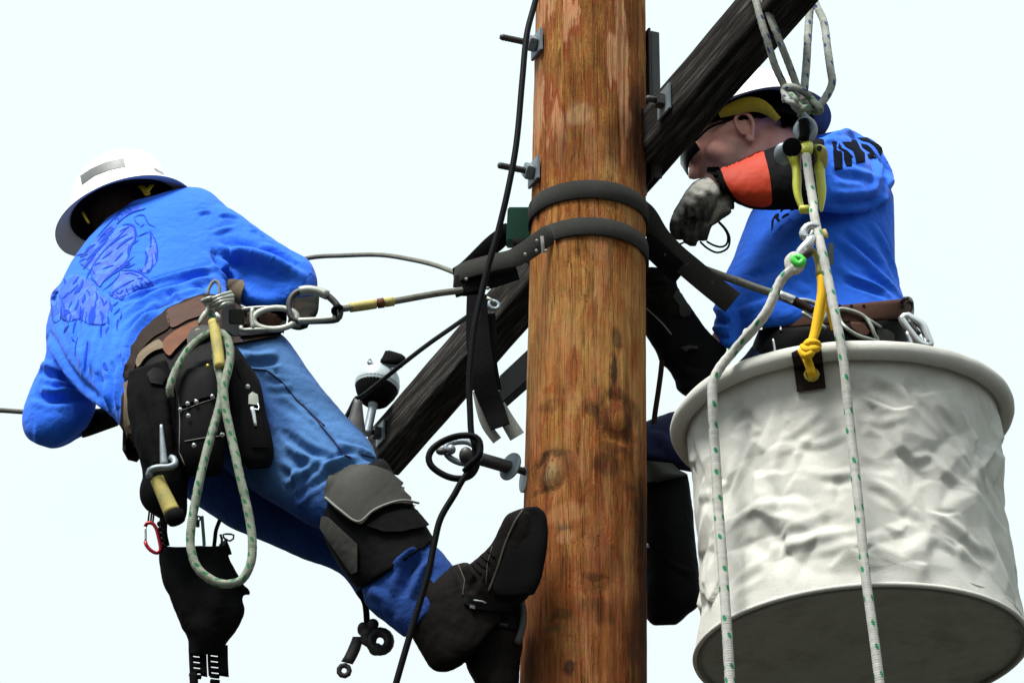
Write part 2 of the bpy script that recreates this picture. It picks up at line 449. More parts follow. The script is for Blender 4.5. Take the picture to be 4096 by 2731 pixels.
def smooth_path(pts, step=0.01, closed=False):
    A = np.array([tuple(p) for p in pts], float)
    if closed:
        A = np.vstack([A[-1:], A, A[:1], A[1:2]])
    d = np.linalg.norm(np.diff(A, axis=0), axis=1)
    d = np.maximum(d, 1e-5)
    ts = np.concatenate([[0], np.cumsum(d)])
    if closed:
        n = max(8, int((ts[-2] - ts[1]) / step))
        t = np.linspace(ts[1], ts[-2], n, endpoint=False)
    else:
        n = max(2, int(ts[-1] / step) + 1)
        t = np.linspace(0, ts[-1], n)
    return cr_interp(A, ts, t)

def loft_g(secs, n=28, step=0.012, ex=2.0, smooth=True):
    """closed body through sections ((L), (R), Y, half depth in metres): silhouettes run through L and R"""
    rows = []
    for L, Rr, Y, dep in secs:
        YL = Y if not isinstance(Y, tuple) else Y[0]
        YR = Y if not isinstance(Y, tuple) else Y[1]
        l, r = P(L, YL), P(Rr, YR)
        c = (l + r) / 2
        a = (r - l) / 2
        b = (c - CAM).normalized() * dep
        rows.append(np.array([*c, *a, *b]))
    rows = np.array(rows)
    d = np.linalg.norm(np.diff(rows[:, :3], axis=0), axis=1) + 0.4 * np.linalg.norm(np.diff(rows[:, 3:6], axis=0), axis=1)
    ts = np.concatenate([[0], np.cumsum(np.maximum(d, 1e-4))])
    if smooth:
        t = np.linspace(0, ts[-1], max(len(rows), int(ts[-1] / step) + 1))
        S = cr_interp(rows, ts, t)
    else:
        S = rows
    V, F = [], []
    th = np.linspace(0, 2 * math.pi, n, endpoint=False)
    ct = np.sign(np.cos(th)) * np.abs(np.cos(th)) ** (2 / ex)
    st = np.sign(np.sin(th)) * np.abs(np.sin(th)) ** (2 / ex)
    for s in S:
        V += list(s[:3] + np.outer(ct, s[3:6]) + np.outer(st, s[6:9]))
    m = len(S)
    for i in range(m - 1):
        for j in range(n):
            k = (j + 1) % n
            F.append((i*n + j, i*n + k, (i+1)*n + k, (i+1)*n + j))
    V.append(S[0][:3]); V.append(S[-1][:3])
    for j in range(n):
        k = (j + 1) % n
        F.append((j, len(V) - 2, k))
        F.append(((m-1)*n + j, (m-1)*n + k, len(V) - 1))
    return V, F

def loft(name, secs, mat, parent, n=28, step=0.012, ex=2.0, label=None):
    return part(name, mesh_from(name, *loft_g(secs, n, step, ex)), mat, parent, label)

def ellipsoid_g(c, ax, seg=20):
    V, F = [], []
    ax = [Vector(a) for a in ax]
    for i in range(1, seg // 2):
        ph = math.pi * i / (seg // 2)
        for j in range(seg):
            th = 2 * math.pi * j / seg
            V.append(Vector(c) + ax[0] * (math.sin(ph) * math.cos(th)) + ax[1] * (math.sin(ph) * math.sin(th)) + ax[2] * math.cos(ph))
    m = seg // 2 - 1
    for i in range(m - 1):
        for j in range(seg):
            k = (j + 1) % seg
            F.append((i*seg + j, i*seg + k, (i+1)*seg + k, (i+1)*seg + j))
    V.append(Vector(c) + ax[2]); V.append(Vector(c) - ax[2])
    for j in range(seg):
        k = (j + 1) % seg
        F.append((j, len(V) - 2, k))
        F.append(((m-1)*seg + j, (m-1)*seg + k, len(V) - 1))
    return V, F

def frames(path, closed=False):
    A = np.asarray(path)
    if closed:
        T = np.roll(A, -1, 0) - np.roll(A, 1, 0)
    else:
        T = np.gradient(A, axis=0)
    T /= np.maximum(np.linalg.norm(T, axis=1)[:, None], 1e-9)
    N = np.empty_like(T)
    ref = np.array([0.0, -0.9, 0.43])
    n0 = ref - T[0] * ref.dot(T[0])
    if np.linalg.norm(n0) < 1e-3:
        n0 = np.array([1.0, 0, 0]) - T[0] * T[0][0]
    n0 /= np.linalg.norm(n0)
    for i in range(len(T)):
        n0 = n0 - T[i] * n0.dot(T[i])
        n0 /= max(np.linalg.norm(n0), 1e-9)
        N[i] = n0
    B = np.cross(T, N)
    return A, T, N, B

def tube_me(name, pts, r, n=12, step=0.008, closed=False, smooth=True, flat=1.0, lumpy=0.0):
    """round bar along a path; r is a number or a function of 0..1; UV: u round, v metres along"""
    path = smooth_path(pts, step, closed) if smooth else np.array([tuple(p) for p in pts])
    A, T, N, B = frames(path, closed)
    m = len(A)
    V = []
    L = np.concatenate([[0], np.cumsum(np.linalg.norm(np.diff(A, axis=0), axis=1))])
    for i in range(m):
        r0 = r(i / max(1, m - 1)) if callable(r) else r
        if lumpy: r0 *= 1 + lumpy * 0.9 * noise.noise(Vector((L[i] * 26, 3.1, 0)))
        for j in range(n):
            th = 2 * math.pi * j / n
            rr = r0 * (1 + lumpy * (0.55 * math.sin(L[i] / r0 * 1.9 + 2 * th) * math.sin(L[i] / r0 * 1.9 - 2 * th) + 0.4 * noise.noise(Vector((L[i] * 120, th * 1.5, 7))))) if lumpy else r0
            V.append(A[i] + N[i] * (rr * math.cos(th) * flat) + B[i] * (rr * math.sin(th)))
    F, UV = [], []
    rng = m if closed else m - 1
    tot = L[-1] + np.linalg.norm(A[0] - A[-1])
    for i in range(rng):
        i2 = (i + 1) % m
        l1, l2 = L[i], (L[i2] if i2 else tot)
        for j in range(n):
            k = (j + 1) % n
            F.append((i*n + j, i*n + k, i2*n + k, i2*n + j))
            u1, u2 = j / n, (j + 1) / n
            UV += [(u1, l1), (u2, l1), (u2, l2), (u1, l2)]
    if not closed:
        V.append(A[0] - T[0] * (0.3 * (r(0) if callable(r) else r))); V.append(A[-1] + T[-1] * (0.3 * (r(1) if callable(r) else r)))
        for j in range(n):
            k = (j + 1) % n
            F.append((k, j, len(V) - 2)); UV += [(0, 0)] * 3
            F.append(((m-1)*n + j, (m-1)*n + k, len(V) - 1)); UV += [(0, L[-1])] * 3
    me = bpy.data.meshes.new(name)
    me.from_pydata([tuple(v) for v in V], [], F)
    uvl = me.uv_layers.new(name='UVMap')
    uvl.data.foreach_set('uv', np.array(UV, dtype=np.float32).ravel())
    me.polygons.foreach_set('use_smooth', [True] * len(me.polygons))
    return me

def tube_g(pts, r, n=12, step=0.008, closed=False, flat=1.0):
    me = tube_me('tmp', pts, r, n, step, closed, True, flat)
    V = [v.co.copy() for v in me.vertices]
    F = [tuple(p.vertices) for p in me.polygons]
    bpy.data.meshes.remove(me)
    return V, F

def tube(name, pts, r, mat, parent=None, label=None, **k):
    return part(name, tube_me(name, pts, r, **k), mat, parent, label)

def band_g(pts, wdir, w, t, step=0.008, smooth=True):
    """strap of width w (along wdir) and thickness t along a path; w may be a function of 0..1"""
    A = smooth_path(pts, step) if smooth else np.array([tuple(p) for p in pts])
    T = np.gradient(A, axis=0)
    T /= np.linalg.norm(T, axis=1)[:, None]
    V, F = [], []
    m = len(A)
    for i in range(m):
        wd = wdir(i / (m - 1)) if callable(wdir) else wdir
        wd = np.array(tuple(wd), float)
        wd -= T[i] * wd.dot(T[i])
        wd /= max(np.linalg.norm(wd), 1e-9)
        nn = np.cross(T[i], wd)
        ww = w(i / (m - 1)) if callable(w) else w
        e = min(t * 0.35, 0.001)
        for a, b in ((-ww/2, -t/2 + e), (-ww/2 + e, -t/2), (ww/2 - e, -t/2), (ww/2, -t/2 + e), (ww/2, t/2 - e), (ww/2 - e, t/2), (-ww/2 + e, t/2), (-ww/2, t/2 - e)):
            V.append(A[i] + wd * a + nn * b)
    for i in range(m - 1):
        for j in range(8):
            k = (j + 1) % 8
            F.append((i*8 + j, i*8 + k, (i+1)*8 + k, (i+1)*8 + j))
    F.append(tuple(range(7, -1, -1)))
    F.append(tuple((m-1)*8 + j for j in range(8)))
    return V, F

def band(name, pts, wdir, w, t, mat, parent=None, label=None, step=0.008, smooth=True):
    me = mesh_from(name, *band_g(pts, wdir, w, t, step, smooth))
    shade_auto(me, 50)
    return part(name, me, mat, parent, label)

def shade_auto(me, deg=40):
    bm = bmesh.new(); bm.from_mesh(me)
    for f in bm.faces: f.smooth = True
    lim = R(deg)
    for e in bm.edges:
        e.smooth = not (len(e.link_faces) != 2 or e.calc_face_angle(0) > lim)
    bm.to_mesh(me); bm.free()

def box_g(c, ax, bev=0.0):
    """box with half-axis vectors ax, edges bevelled"""
    bm = bmesh.new()
    bmesh.ops.create_cube(bm, size=2.0)
    if bev:
        ls = [Vector(a).length for a in ax]
        for v in bm.verts:
            v.co = Vector((v.co.x * ls[0], v.co.y * ls[1], v.co.z * ls[2]))
        bmesh.ops.bevel(bm, geom=bm.edges[:], offset=bev, segments=2, affect='EDGES')
        ux = [Vector(a).normalized() for a in ax]
    else:
        ux = [Vector(a) for a in ax]
    V = [Vector(c) + ux[0] * v.co.x + ux[1] * v.co.y + ux[2] * v.co.z for v in bm.verts]
    bm.verts.index_update()
    F = [tuple(v.index for v in f.verts) for f in bm.faces]
    bm.free()
    return V, F

def box(name, c, ax, mat, parent=None, bev=0.002, label=None):
    me = mesh_from(name, *box_g(c, ax, bev))
    shade_auto(me, 35)
    return part(name, me, mat, parent, label)

def lathe_g(c, axis, prof, n=28):
    """profile of (radius, height along axis)"""
    axis = Vector(axis).normalized()
    u = axis.orthogonal().normalized(); w = axis.cross(u)
    V, F = [], []
    for r, h in prof:
        for j in range(n):
            th = 2 * math.pi * j / n
            V.append(Vector(c) + axis * h + (u * math.cos(th) + w * math.sin(th)) * max(r, 1e-5))
    for i in range(len(prof) - 1):
        for j in range(n):
            k = (j + 1) % n
            F.append((i*n + j, i*n + k, (i+1)*n + k, (i+1)*n + j))
    F.append(tuple(range(n))); F.append(tuple((len(prof)-1)*n + j for j in range(n)))
    return V, F

def lathe(name, c, axis, prof, mat, parent=None, n=28, deg=40):
    me = mesh_from(name, *lathe_g(c, axis, prof, n))
    shade_auto(me, deg)
    return part(name, me, mat, parent)

def remesh(name, geoms, voxel=0.006, smooth=8, fac=0.5):
    V, F = joined(geoms)
    me = mesh_from('tmp', V, F)
    o = bpy.data.objects.new('tmp', me)
    COL.objects.link(o)
    m = o.modifiers.new('r', 'REMESH'); m.mode = 'VOXEL'; m.voxel_size = voxel
    if smooth:
        s = o.modifiers.new('s', 'SMOOTH'); s.iterations = smooth; s.factor = fac
    dg = bpy.context.evaluated_depsgraph_get()
    dg.update()
    out = bpy.data.meshes.new_from_object(o.evaluated_get(dg))
    out.name = name
    bpy.data.objects.remove(o); bpy.data.meshes.remove(me)
    out.polygons.foreach_set('use_smooth', [True] * len(out.polygons))
    return out

def bvh_of(me, shift=None):
    return BVHTree.FromPolygons([v.co + shift if shift else v.co for v in me.vertices], [tuple(p.vertices) for p in me.polygons])

def bvh_o(o):
    return bvh_of(o.data, LOC[o.name])

def hit(bv, xy, fallback=None):
    """nearest surface point under a pixel, over one or more trees"""
    best = None
    d = ray(xy)
    for b in (bv if isinstance(bv, (list, tuple)) else [bv]):
        p, nrm, idx, dist = b.ray_cast(CAM, d)
        if p is not None and (best is None or dist < best[2]):
            best = (p, nrm if nrm.dot(d) < 0 else -nrm, dist)
    return best

def on(bv, xy, lift=0.0, dflt=0.0):
    """point above the surface under a pixel, or at a given depth where there is none"""
    h = hit(bv, xy)
    return (h[0] if h else P(xy, dflt)) - ray(xy) * lift

def displace(me, folds, amp=0.002, scale=9.0, seed=0.0, aniso=None, fine=0.0008, keep=None):
    """folds: (pixel polyline, width m, amplitude m); folds run in 3-D over the surface, plus general unevenness"""
    n = len(me.vertices)
    co = np.empty(n * 3); me.vertices.foreach_get('co', co); co = co.reshape(-1, 3)
    nr = np.empty(n * 3); me.vertices.foreach_get('normal', nr); nr = nr.reshape(-1, 3)
    disp = np.zeros(n)
    bv = bvh_of(me)
    for pts, w, a in folds:
        q = []
        for p in pts:
            h = hit(bv, p)
            if h: q.append(tuple(h[0]))
        if len(q) < 2:
            continue
        A = smooth_path(q, 0.006)
        # distance to the polyline, tapering to both ends
        best = np.full(n, 1e9); tt = np.zeros(n)
        sel = np.where(np.all((co > A.min(0) - 3*w) & (co < A.max(0) + 3*w), axis=1))[0]
        if not len(sel):
            continue
        c = co[sel]
        dm = np.linalg.norm(c[:, None, :] - A[None], axis=2)
        k = dm.argmin(1)
        dd = dm[np.arange(len(sel)), k]
        t = k / max(1, len(A) - 1)
        taper = np.clip(np.minimum(t, 1 - t) * 4, 0.0, 1) ** 0.7
        # a ridge with a soft hollow to each side
        x = dd / w
        disp[sel] += a * taper * (np.exp(-x**2) - 0.45 * np.exp(-(x - 1.7)**2 * 1.5))
    for i in range(n):
        p = co[i]
        q = Vector((p[0] * scale + seed, p[1] * scale, p[2] * scale))
        if aniso is not None:
            q = Vector((q.x * aniso[0], q.y * aniso[1], q.z * aniso[2]))
        v = noise.noise(q)
        v2 = noise.noise(q * 2.7 + Vector((5, 1, 7)))
        disp[i] += amp * (v + 0.5 * v2) + fine * noise.noise(q * 7.0)
    me.vertices.foreach_set('co', (co + nr * disp[:, None]).ravel())
    me.update()

def tone_zone(me, lines, rad):
    """float attribute 'wear': 1 along the given surface lines, fading out over rad metres"""
    n = len(me.vertices)
    co = np.empty(n * 3); me.vertices.foreach_get('co', co); co = co.reshape(-1, 3)
    bv = bvh_of(me)
    w = np.zeros(n)
    for pts in lines:
        q = [hit(bv, p) for p in pts]
        q = [tuple(h[0]) for h in q if h]
        if len(q) < 2: continue
        A = smooth_path(q, .02)
        d = np.min(np.linalg.norm(co[:, None, :] - A[None], axis=2), axis=1)
        w = np.maximum(w, np.exp(-(d / rad) ** 2))
    at = me.attributes.new('toning', 'FLOAT', 'POINT')
    at.data.foreach_set('value', w.astype(np.float32))

def patch_g(poly, bv, off=0.002, th=0.003, grid=None, press=0.0, dflt=None, rnd=False):
    """sheet cut to a pixel outline, laid over the surface it covers, with thickness"""
    if rnd:
        poly = [(p[0], p[1]) for p in smooth_path([(p[0], p[1], 0) for p in poly], 6.0, True)]
    poly = [Vector(p) for p in poly]
    xs = [p.x for p in poly]; ys = [p.y for p in poly]
    g = grid or max(4.0, max(max(xs) - min(xs), max(ys) - min(ys)) / 26)
    pts, edges = [], []
    for i, p in enumerate(poly):
        q = poly[(i + 1) % len(poly)]
        k = max(1, int((q - p).length / g))
        for j in range(k):
            pts.append(p + (q - p) * (j / k))
    nb = len(pts)
    edges = [(i, (i + 1) % nb) for i in range(nb)]
    def inside(x, y):
        c = False
        j = len(poly) - 1
        for i in range(len(poly)):
            a, b_ = poly[i], poly[j]
            if (a.y > y) != (b_.y > y) and x < (b_.x - a.x) * (y - a.y) / (b_.y - a.y) + a.x:
                c = not c
            j = i
        return c
    y = min(ys) + g / 2
    while y < max(ys):
        x = min(xs) + g / 2
        while x < max(xs):
            if inside(x, y) and min((Vector((x, y)) - b_).length for b_ in pts[:nb]) > g * 0.45:
                pts.append(Vector((x, y)))
            x += g
        y += g
    vo, eo, fo, *_ = delaunay_2d_cdt(pts, edges, [], 1, 0.01)
    hits = [hit(bv, p) for p in vo]
    good = [(vo[i], h[2]) for i, h in enumerate(hits) if h]
    base = []
    nrm = []
    for i, p in enumerate(vo):
        h = hits[i]
        d = ray(p)
        if h:
            base.append(h[0]); nrm.append((h[1] - d * 0.6).normalized())
        else:
            if good:
                k = min(good, key=lambda q: (q[0] - p).length_squared)
                dist = k[1]
            else:
                dist = (P(p, dflt if dflt is not None else 0.0) - CAM).length
            base.append(CAM + d * dist); nrm.append(-d)
    top = [b + n * (off + th) for b, n in zip(base, nrm)]
    bot = [b + n * off for b, n in zip(base, nrm)]
    V = top + bot
    n0 = len(top)
    F = [tuple(f) for f in fo] + [tuple(i + n0 for i in reversed(f)) for f in fo]
    cnt = {}
    for f in fo:
        for i in range(len(f)):
            a, b_ = f[i], f[(i + 1) % len(f)]
            cnt[(a, b_)] = 1
    for (a, b_) in cnt:
        if (b_, a) not in cnt:
            F.append((b_, a, a + n0, b_ + n0))
    return V, F

def patch(name, poly, bv, mat, parent, off=0.002, th=0.003, grid=None, label=None, dflt=None, rnd=False):
    me = mesh_from(name, *patch_g(poly, bv, off, th, grid, dflt=dflt, rnd=rnd))
    shade_auto(me, 55)
    return part(name, me, mat, parent, label)

def stroke_g(pts, width, bv, off=0.0015, taper=True):
    """a printed stroke: thin strip laid on the surface"""
    A = smooth_path([(p[0], p[1], 0) for p in pts], 5.0)
    n = len(A)
    if n < 2: return [], []
    T = np.gradient(A, axis=0); T /= np.maximum(np.linalg.norm(T, axis=1)[:, None], 1e-6)
    V, F = [], []
    rows = []
    for i in range(n):
        t = i / (n - 1)
        w = width * (0.35 + 0.65 * math.sin(math.pi * min(1, max(0, t)))) if taper else width
        nx, ny = -T[i][1], T[i][0]
        row = []
        for s in (-0.5, 0.5):
            h = hit(bv, (A[i][0] + nx * w * s, A[i][1] + ny * w * s))
            if not h: row = None; break
            row.append(h[0] + h[1] * off - ray((A[i][0], A[i][1])) * 0.0008)
        rows.append(row)
    prev = None
    for row in rows:
        if row is None:
            prev = None; continue
        V += row
        k = len(V) - 2
        if prev is not None:
            F.append((prev, prev + 1, k + 1, k))
        prev = k
    return V, F
# ================================================================ the setting
def ground():
    m, nd, lk, b = new_mat('bare_yard_earth', 0.95, 0.1)
    v = objco(nd)
    n1 = tex_noise(nd, lk, v, 0.4, 6); n2 = tex_noise(nd, lk, v, 30, 4)
    c = mixc(nd, lk, n2, ramp(nd, lk, n1, [(0.35, (0.030, 0.029, 0.025)), (0.7, (0.052, 0.049, 0.043))]), (0.036, 0.036, 0.031))
    lk.new(c, b.inputs['Base Color'])
    bump(nd, lk, b, n2, 0.6, 0.02)
    V, F = [(0, 0, 0)], []
    rings = [0.5, 2, 6, 15, 40, 120, 400, 1500]
    n = 48
    for r in rings:
        for j in range(n):
            a = 2 * math.pi * j / n
            h = 0.0 if r < 3 else 0.12 * noise.noise(Vector((r * math.cos(a) * 0.1, r * math.sin(a) * 0.1, 1)))
            V.append((r * math.cos(a), r * math.sin(a), h))
    for j in range(n):
        F.append((0, 1 + j, 1 + (j + 1) % n))
    for i in range(len(rings) - 1):
        for j in range(n):
            k = (j + 1) % n
            F.append((1 + i*n + j, 1 + (i+1)*n + j, 1 + (i+1)*n + k, 1 + i*n + k))
    o = part('ground', mesh_from('ground', V, F), m)
    tag(o, kind='structure', label='yard of bare grey earth around the foot of the pole')
ground()

# ================================================================ the pole
PT, PB = P(DD(1357, 0), 0), P(DD(1340, 1568), 0)
PAX = (PT - PB).normalized()
def pole_c(z):
    return PB + PAX * ((z - PB.z) / PAX.z)
def pole_r(z):
    # half width measured on the photograph, near the top and the bottom edge of the frame
    zt, zb = PT.z, PB.z
    rt = 125.5 * (4096 / 2352) * mpp(PT) * 1.0
    rb = 146.5 * (4096 / 2352) * mpp(PB) * 1.0
    return rb + (rt - rb) * (z - zb) / (zt - zb)
ZTOP = PT.z + 0.45

def pole_mat():
    m, nd, lk, b = new_mat('weathered_pine', 0.92, 0.08)
    v = objco(nd)
    mp = nd.new('ShaderNodeMapping'); mp.inputs['Scale'].default_value = (1, 1, 0.055)
    lk.new(v, mp.inputs['Vector'])
    mp2 = nd.new('ShaderNodeMapping'); mp2.inputs['Scale'].default_value = (1, 1, 0.22)
    lk.new(v, mp2.inputs['Vector'])
    # warp so that the grain wanders
    wv = nd.new('ShaderNodeVectorMath'); wv.operation = 'SCALE'; wv.inputs['Scale'].default_value = 0.035
    wnz = nd.new('ShaderNodeTexNoise'); wnz.inputs['Scale'].default_value = 6; wnz.inputs['Detail'].default_value = 3
    lk.new(v, wnz.inputs['Vector']); lk.new(wnz.outputs['Color'], wv.inputs[0])
    ad = nd.new('ShaderNodeVectorMath'); ad.operation = 'ADD'
    lk.new(mp.outputs[0], ad.inputs[0]); lk.new(wv.outputs[0], ad.inputs[1])
    g1 = tex_noise(nd, lk, ad.outputs[0], 62, 6, 0.68)
    g2 = tex_noise(nd, lk, ad.outputs[0], 210, 4, 0.6)
    bl = tex_noise(nd, lk, mp2.outputs[0], 17, 7, 0.68)
    bl2 = tex_noise(nd, lk, v, 5.2, 5, 0.6)
    sp = tex_noise(nd, lk, v, 75, 5, 0.7)
    col = ramp(nd, lk, g1, [(0.27, (0.080, 0.030, 0.011)), (0.41, (0.185, 0.084, 0.026)), (0.54, (0.31, 0.165, 0.055)), (0.71, (0.47, 0.32, 0.16))])
    col = mixc(nd, lk, ramp(nd, lk, bl, [(0.47, (0, 0, 0)), (0.64, (0.85, 0.85, 0.85))]), col, mixc(nd, lk, g2, (0.135, 0.044, 0.016), (0.27, 0.105, 0.034)))
    col = mixc(nd, lk, ramp(nd, lk, bl2, [(0.50, (0, 0, 0)), (0.72, (0.55, 0.55, 0.55))]), col, (0.27, 0.185, 0.065))
    bl3 = tex_noise(nd, lk, mp2.outputs[0], 8.5, 5, 0.62)
    col = mixc(nd, lk, ramp(nd, lk, bl3, [(0.53, (0, 0, 0)), (0.68, (0.6,) * 3)]), col, mixc(nd, lk, g1, (0.045, 0.018, 0.009), (0.16, 0.072, 0.030)))
    col = mixc(nd, lk, ramp(nd, lk, bl3, [(0.33, (0.85,) * 3), (0.46, (0, 0, 0))]), col, mixc(nd, lk, g1, (0.26, 0.14, 0.055), (0.56, 0.42, 0.24)))
    col = mixc(nd, lk, ramp(nd, lk, sp, [(0.57, (0, 0, 0)), (0.72, (0.6,) * 3)]), col, (0.055, 0.024, 0.012))
    sp2 = tex_noise(nd, lk, ad.outputs[0], 140, 3, 0.7)
    col = mixc(nd, lk, ramp(nd, lk, sp2, [(0.58, (0, 0, 0)), (0.72, (0.55,) * 3)]), col, (0.50, 0.37, 0.23))
    sp3 = tex_noise(nd, lk, v, 260, 3, 0.7)
    col = mixc(nd, lk, ramp(nd, lk, sp3, [(0.35, (0.4,) * 3), (0.55, (0, 0, 0))]), col, (0.06, 0.028, 0.014))
    geo = nd.new('ShaderNodeSeparateXYZ'); lk.new(v, geo.inputs[0])
    # scraped bare streaks near the top, edged in red-brown
    mp3 = nd.new('ShaderNodeMapping'); mp3.inputs['Scale'].default_value = (1, 1, 0.16); mp3.inputs['Location'].default_value = (0.31, 0.1, 0.2)
    lk.new(v, mp3.inputs['Vector'])
    pn = tex_noise(nd, lk, mp3.outputs[0], 21, 5, 0.55)
    up = nd.new('ShaderNodeMapRange'); up.inputs['From Min'].default_value = POLE_REF[0] - 0.12; up.inputs['From Max'].default_value = POLE_REF[0] + 0.12
    lk.new(geo.outputs[2], up.inputs['Value'])
    up0 = up; up = nd.new('ShaderNodeMath'); up.operation = 'MAXIMUM'; lk.new(up0.outputs[0], up.inputs[0]); up.inputs[1].default_value = 0.30
    red = mathn(nd, lk, 'MULTIPLY', ramp(nd, lk, pn, [(0.47, (0, 0, 0)), (0.51, (0.8,) * 3)]), up.outputs[0])
    col = mixc(nd, lk, red, col, (0.20, 0.062, 0.030))
    pale = mathn(nd, lk, 'MULTIPLY', ramp(nd, lk, pn, [(0.53, (0, 0, 0)), (0.56, (0.9,) * 3)]), up.outputs[0])
    col = mixc(nd, lk, pale, col, mixc(nd, lk, g1, (0.27, 0.15, 0.085), (0.52, 0.36, 0.26)))
    # a paler, yellower stretch below the straps
    mz = nd.new('ShaderNodeMapRange'); mz.interpolation_type = 'SMOOTHSTEP'; mz.inputs['From Min'].default_value = POLE_REF[2] - 0.24; mz.inputs['From Max'].default_value = POLE_REF[2] - 0.02
    lk.new(geo.outputs[2], mz.inputs['Value'])
    mz2 = nd.new('ShaderNodeMapRange'); mz2.interpolation_type = 'SMOOTHSTEP'; mz2.inputs['From Min'].default_value = POLE_REF[2] + 0.30; mz2.inputs['From Max'].default_value = POLE_REF[2] + 0.10
    lk.new(geo.outputs[2], mz2.inputs['Value'])
    mid = mathn(nd, lk, 'MULTIPLY', mathn(nd, lk, 'MULTIPLY', mz.outputs[0], mz2.outputs[0]), ramp(nd, lk, bl3, [(0.35, (0.85,) * 3), (0.62, (0.15,) * 3)]))
    col = mixc(nd, lk, mathn(nd, lk, 'MULTIPLY', mid, 0.8), col, mixc(nd, lk, g1, (0.20, 0.125, 0.042), (0.50, 0.37, 0.185)))
    # redder, darker timber toward the foot
    lo = nd.new('ShaderNodeMapRange'); lo.inputs['From Min'].default_value = POLE_REF[1] + 0.80; lo.inputs['From Max'].default_value = POLE_REF[1] - 0.05
    lk.new(geo.outputs[2], lo.inputs['Value'])
    lowm = mathn(nd, lk, 'MULTIPLY', lo.outputs[0], ramp(nd, lk, bl, [(0.36, (0.6,) * 3), (0.52, (1,) * 3)]))
    col = mixc(nd, lk, mathn(nd, lk, 'MULTIPLY', lowm, 0.9), col, mixc(nd, lk, g1, (0.048, 0.016, 0.008), (0.24, 0.078, 0.030)))
    # knots, stains and a painted light rim: (centre in object space, radii, colour, amount, wobble)
    gr_dark = ramp(nd, lk, g1, [(0.34, (1,) * 3), (0.66, (0.45,) * 3)])
    gr_pale = ramp(nd, lk, g1, [(0.34, (0.4,) * 3), (0.62, (1,) * 3)])
    for (c, rx, rz, cc, amt) in POLE_MARKS:
        s = nd.new('ShaderNodeVectorMath'); s.operation = 'SUBTRACT'; s.inputs[1].default_value = c
        lk.new(v, s.inputs[0])
        wz = nd.new('ShaderNodeVectorMath'); wz.operation = 'SCALE'; wz.inputs['Scale'].default_value = rx * 1.6
        w2 = nd.new('ShaderNodeTexNoise'); w2.inputs['Scale'].default_value = 0.55 / rx; w2.inputs['Detail'].default_value = 6
        lk.new(v, w2.inputs['Vector']); lk.new(w2.outputs['Color'], wz.inputs[0])
        s2 = nd.new('ShaderNodeVectorMath'); s2.operation = 'ADD'; lk.new(s.outputs[0], s2.inputs[0]); lk.new(wz.outputs[0], s2.inputs[1])
        s3 = nd.new('ShaderNodeVectorMath'); s3.operation = 'SUBTRACT'; s3.inputs[1].default_value = (rx * 0.8,) * 3
        lk.new(s2.outputs[0], s3.inputs[0])
        dv = nd.new('ShaderNodeVectorMath'); dv.operation = 'DIVIDE'; dv.inputs[1].default_value = (rx, rx * 2.0, rz)
        lk.new(s3.outputs[0], dv.inputs[0])
        ln = nd.new('ShaderNodeVectorMath'); ln.operation = 'LENGTH'; lk.new(dv.outputs[0], ln.inputs[0])
        mr = nd.new('ShaderNodeMapRange'); mr.inputs['From Min'].default_value = 0.55; mr.inputs['From Max'].default_value = 0.95; mr.inputs['To Min'].default_value = amt; mr.inputs['To Max'].default_value = 0.0
        lk.new(ln.outputs['Value'], mr.inputs['Value'])
        f = mr.outputs[0]
        f = mathn(nd, lk, 'MULTIPLY', f, gr_dark if max(cc) < 0.2 else gr_pale)
        col = mixc(nd, lk, f, col, cc)
    col = mixc(nd, lk, 1.0, col, (0.97, 0.81, 0.66), 'MULTIPLY')
    # drying checks
    mp4 = nd.new('ShaderNodeMapping'); mp4.inputs['Scale'].default_value = (1, 1, 0.02)
    lk.new(v, mp4.inputs['Vector'])
    ck = tex_noise(nd, lk, mp4.outputs[0], 85, 3, 0.5)
    ckm = ramp(nd, lk, ck, [(0.485, (0, 0, 0)), (0.5, (0.85,) * 3), (0.515, (0, 0, 0))])
    col = mixc(nd, lk, mathn(nd, lk, 'MULTIPLY', ckm, bl2), col, (0.045, 0.02, 0.01))
    ch = tex_noise(nd, lk, v, 34, 5, 0.7)
    tint = ramp(nd, lk, ch, [(0.32, (1.0, 0.66, 0.50)), (0.5, (1.0, 0.95, 0.86)), (0.68, (0.88, 1.0, 0.62))])
    col = mixc(nd, lk, 0.85, col, tint, 'MULTIPLY')
    lk.new(col, b.inputs['Base Color'])
    h = mathn(nd, lk, 'ADD', mathn(nd, lk, 'MULTIPLY', g1, 1.2), mathn(nd, lk, 'SUBTRACT', mathn(nd, lk, 'MULTIPLY', g2, 0.6), mathn(nd, lk, 'MULTIPLY', ckm, 0.8)))
    bump(nd, lk, b, mathn(nd, lk, 'ADD', h, mathn(nd, lk, 'MULTIPLY', sp3, 0.5)), 0.9, 0.004)
    return m

def pole_front(xy):
    """point on the pole's surface under a pixel"""
    d = ray(xy); t = 7.0
    while t < 12:
        p = CAM + d * t
        c = pole_c(p.z)
        if (Vector((p.x - c.x, p.y - c.y))).length < pole_r(p.z):
            return p
        t += 0.002
    return P(xy, -0.13)

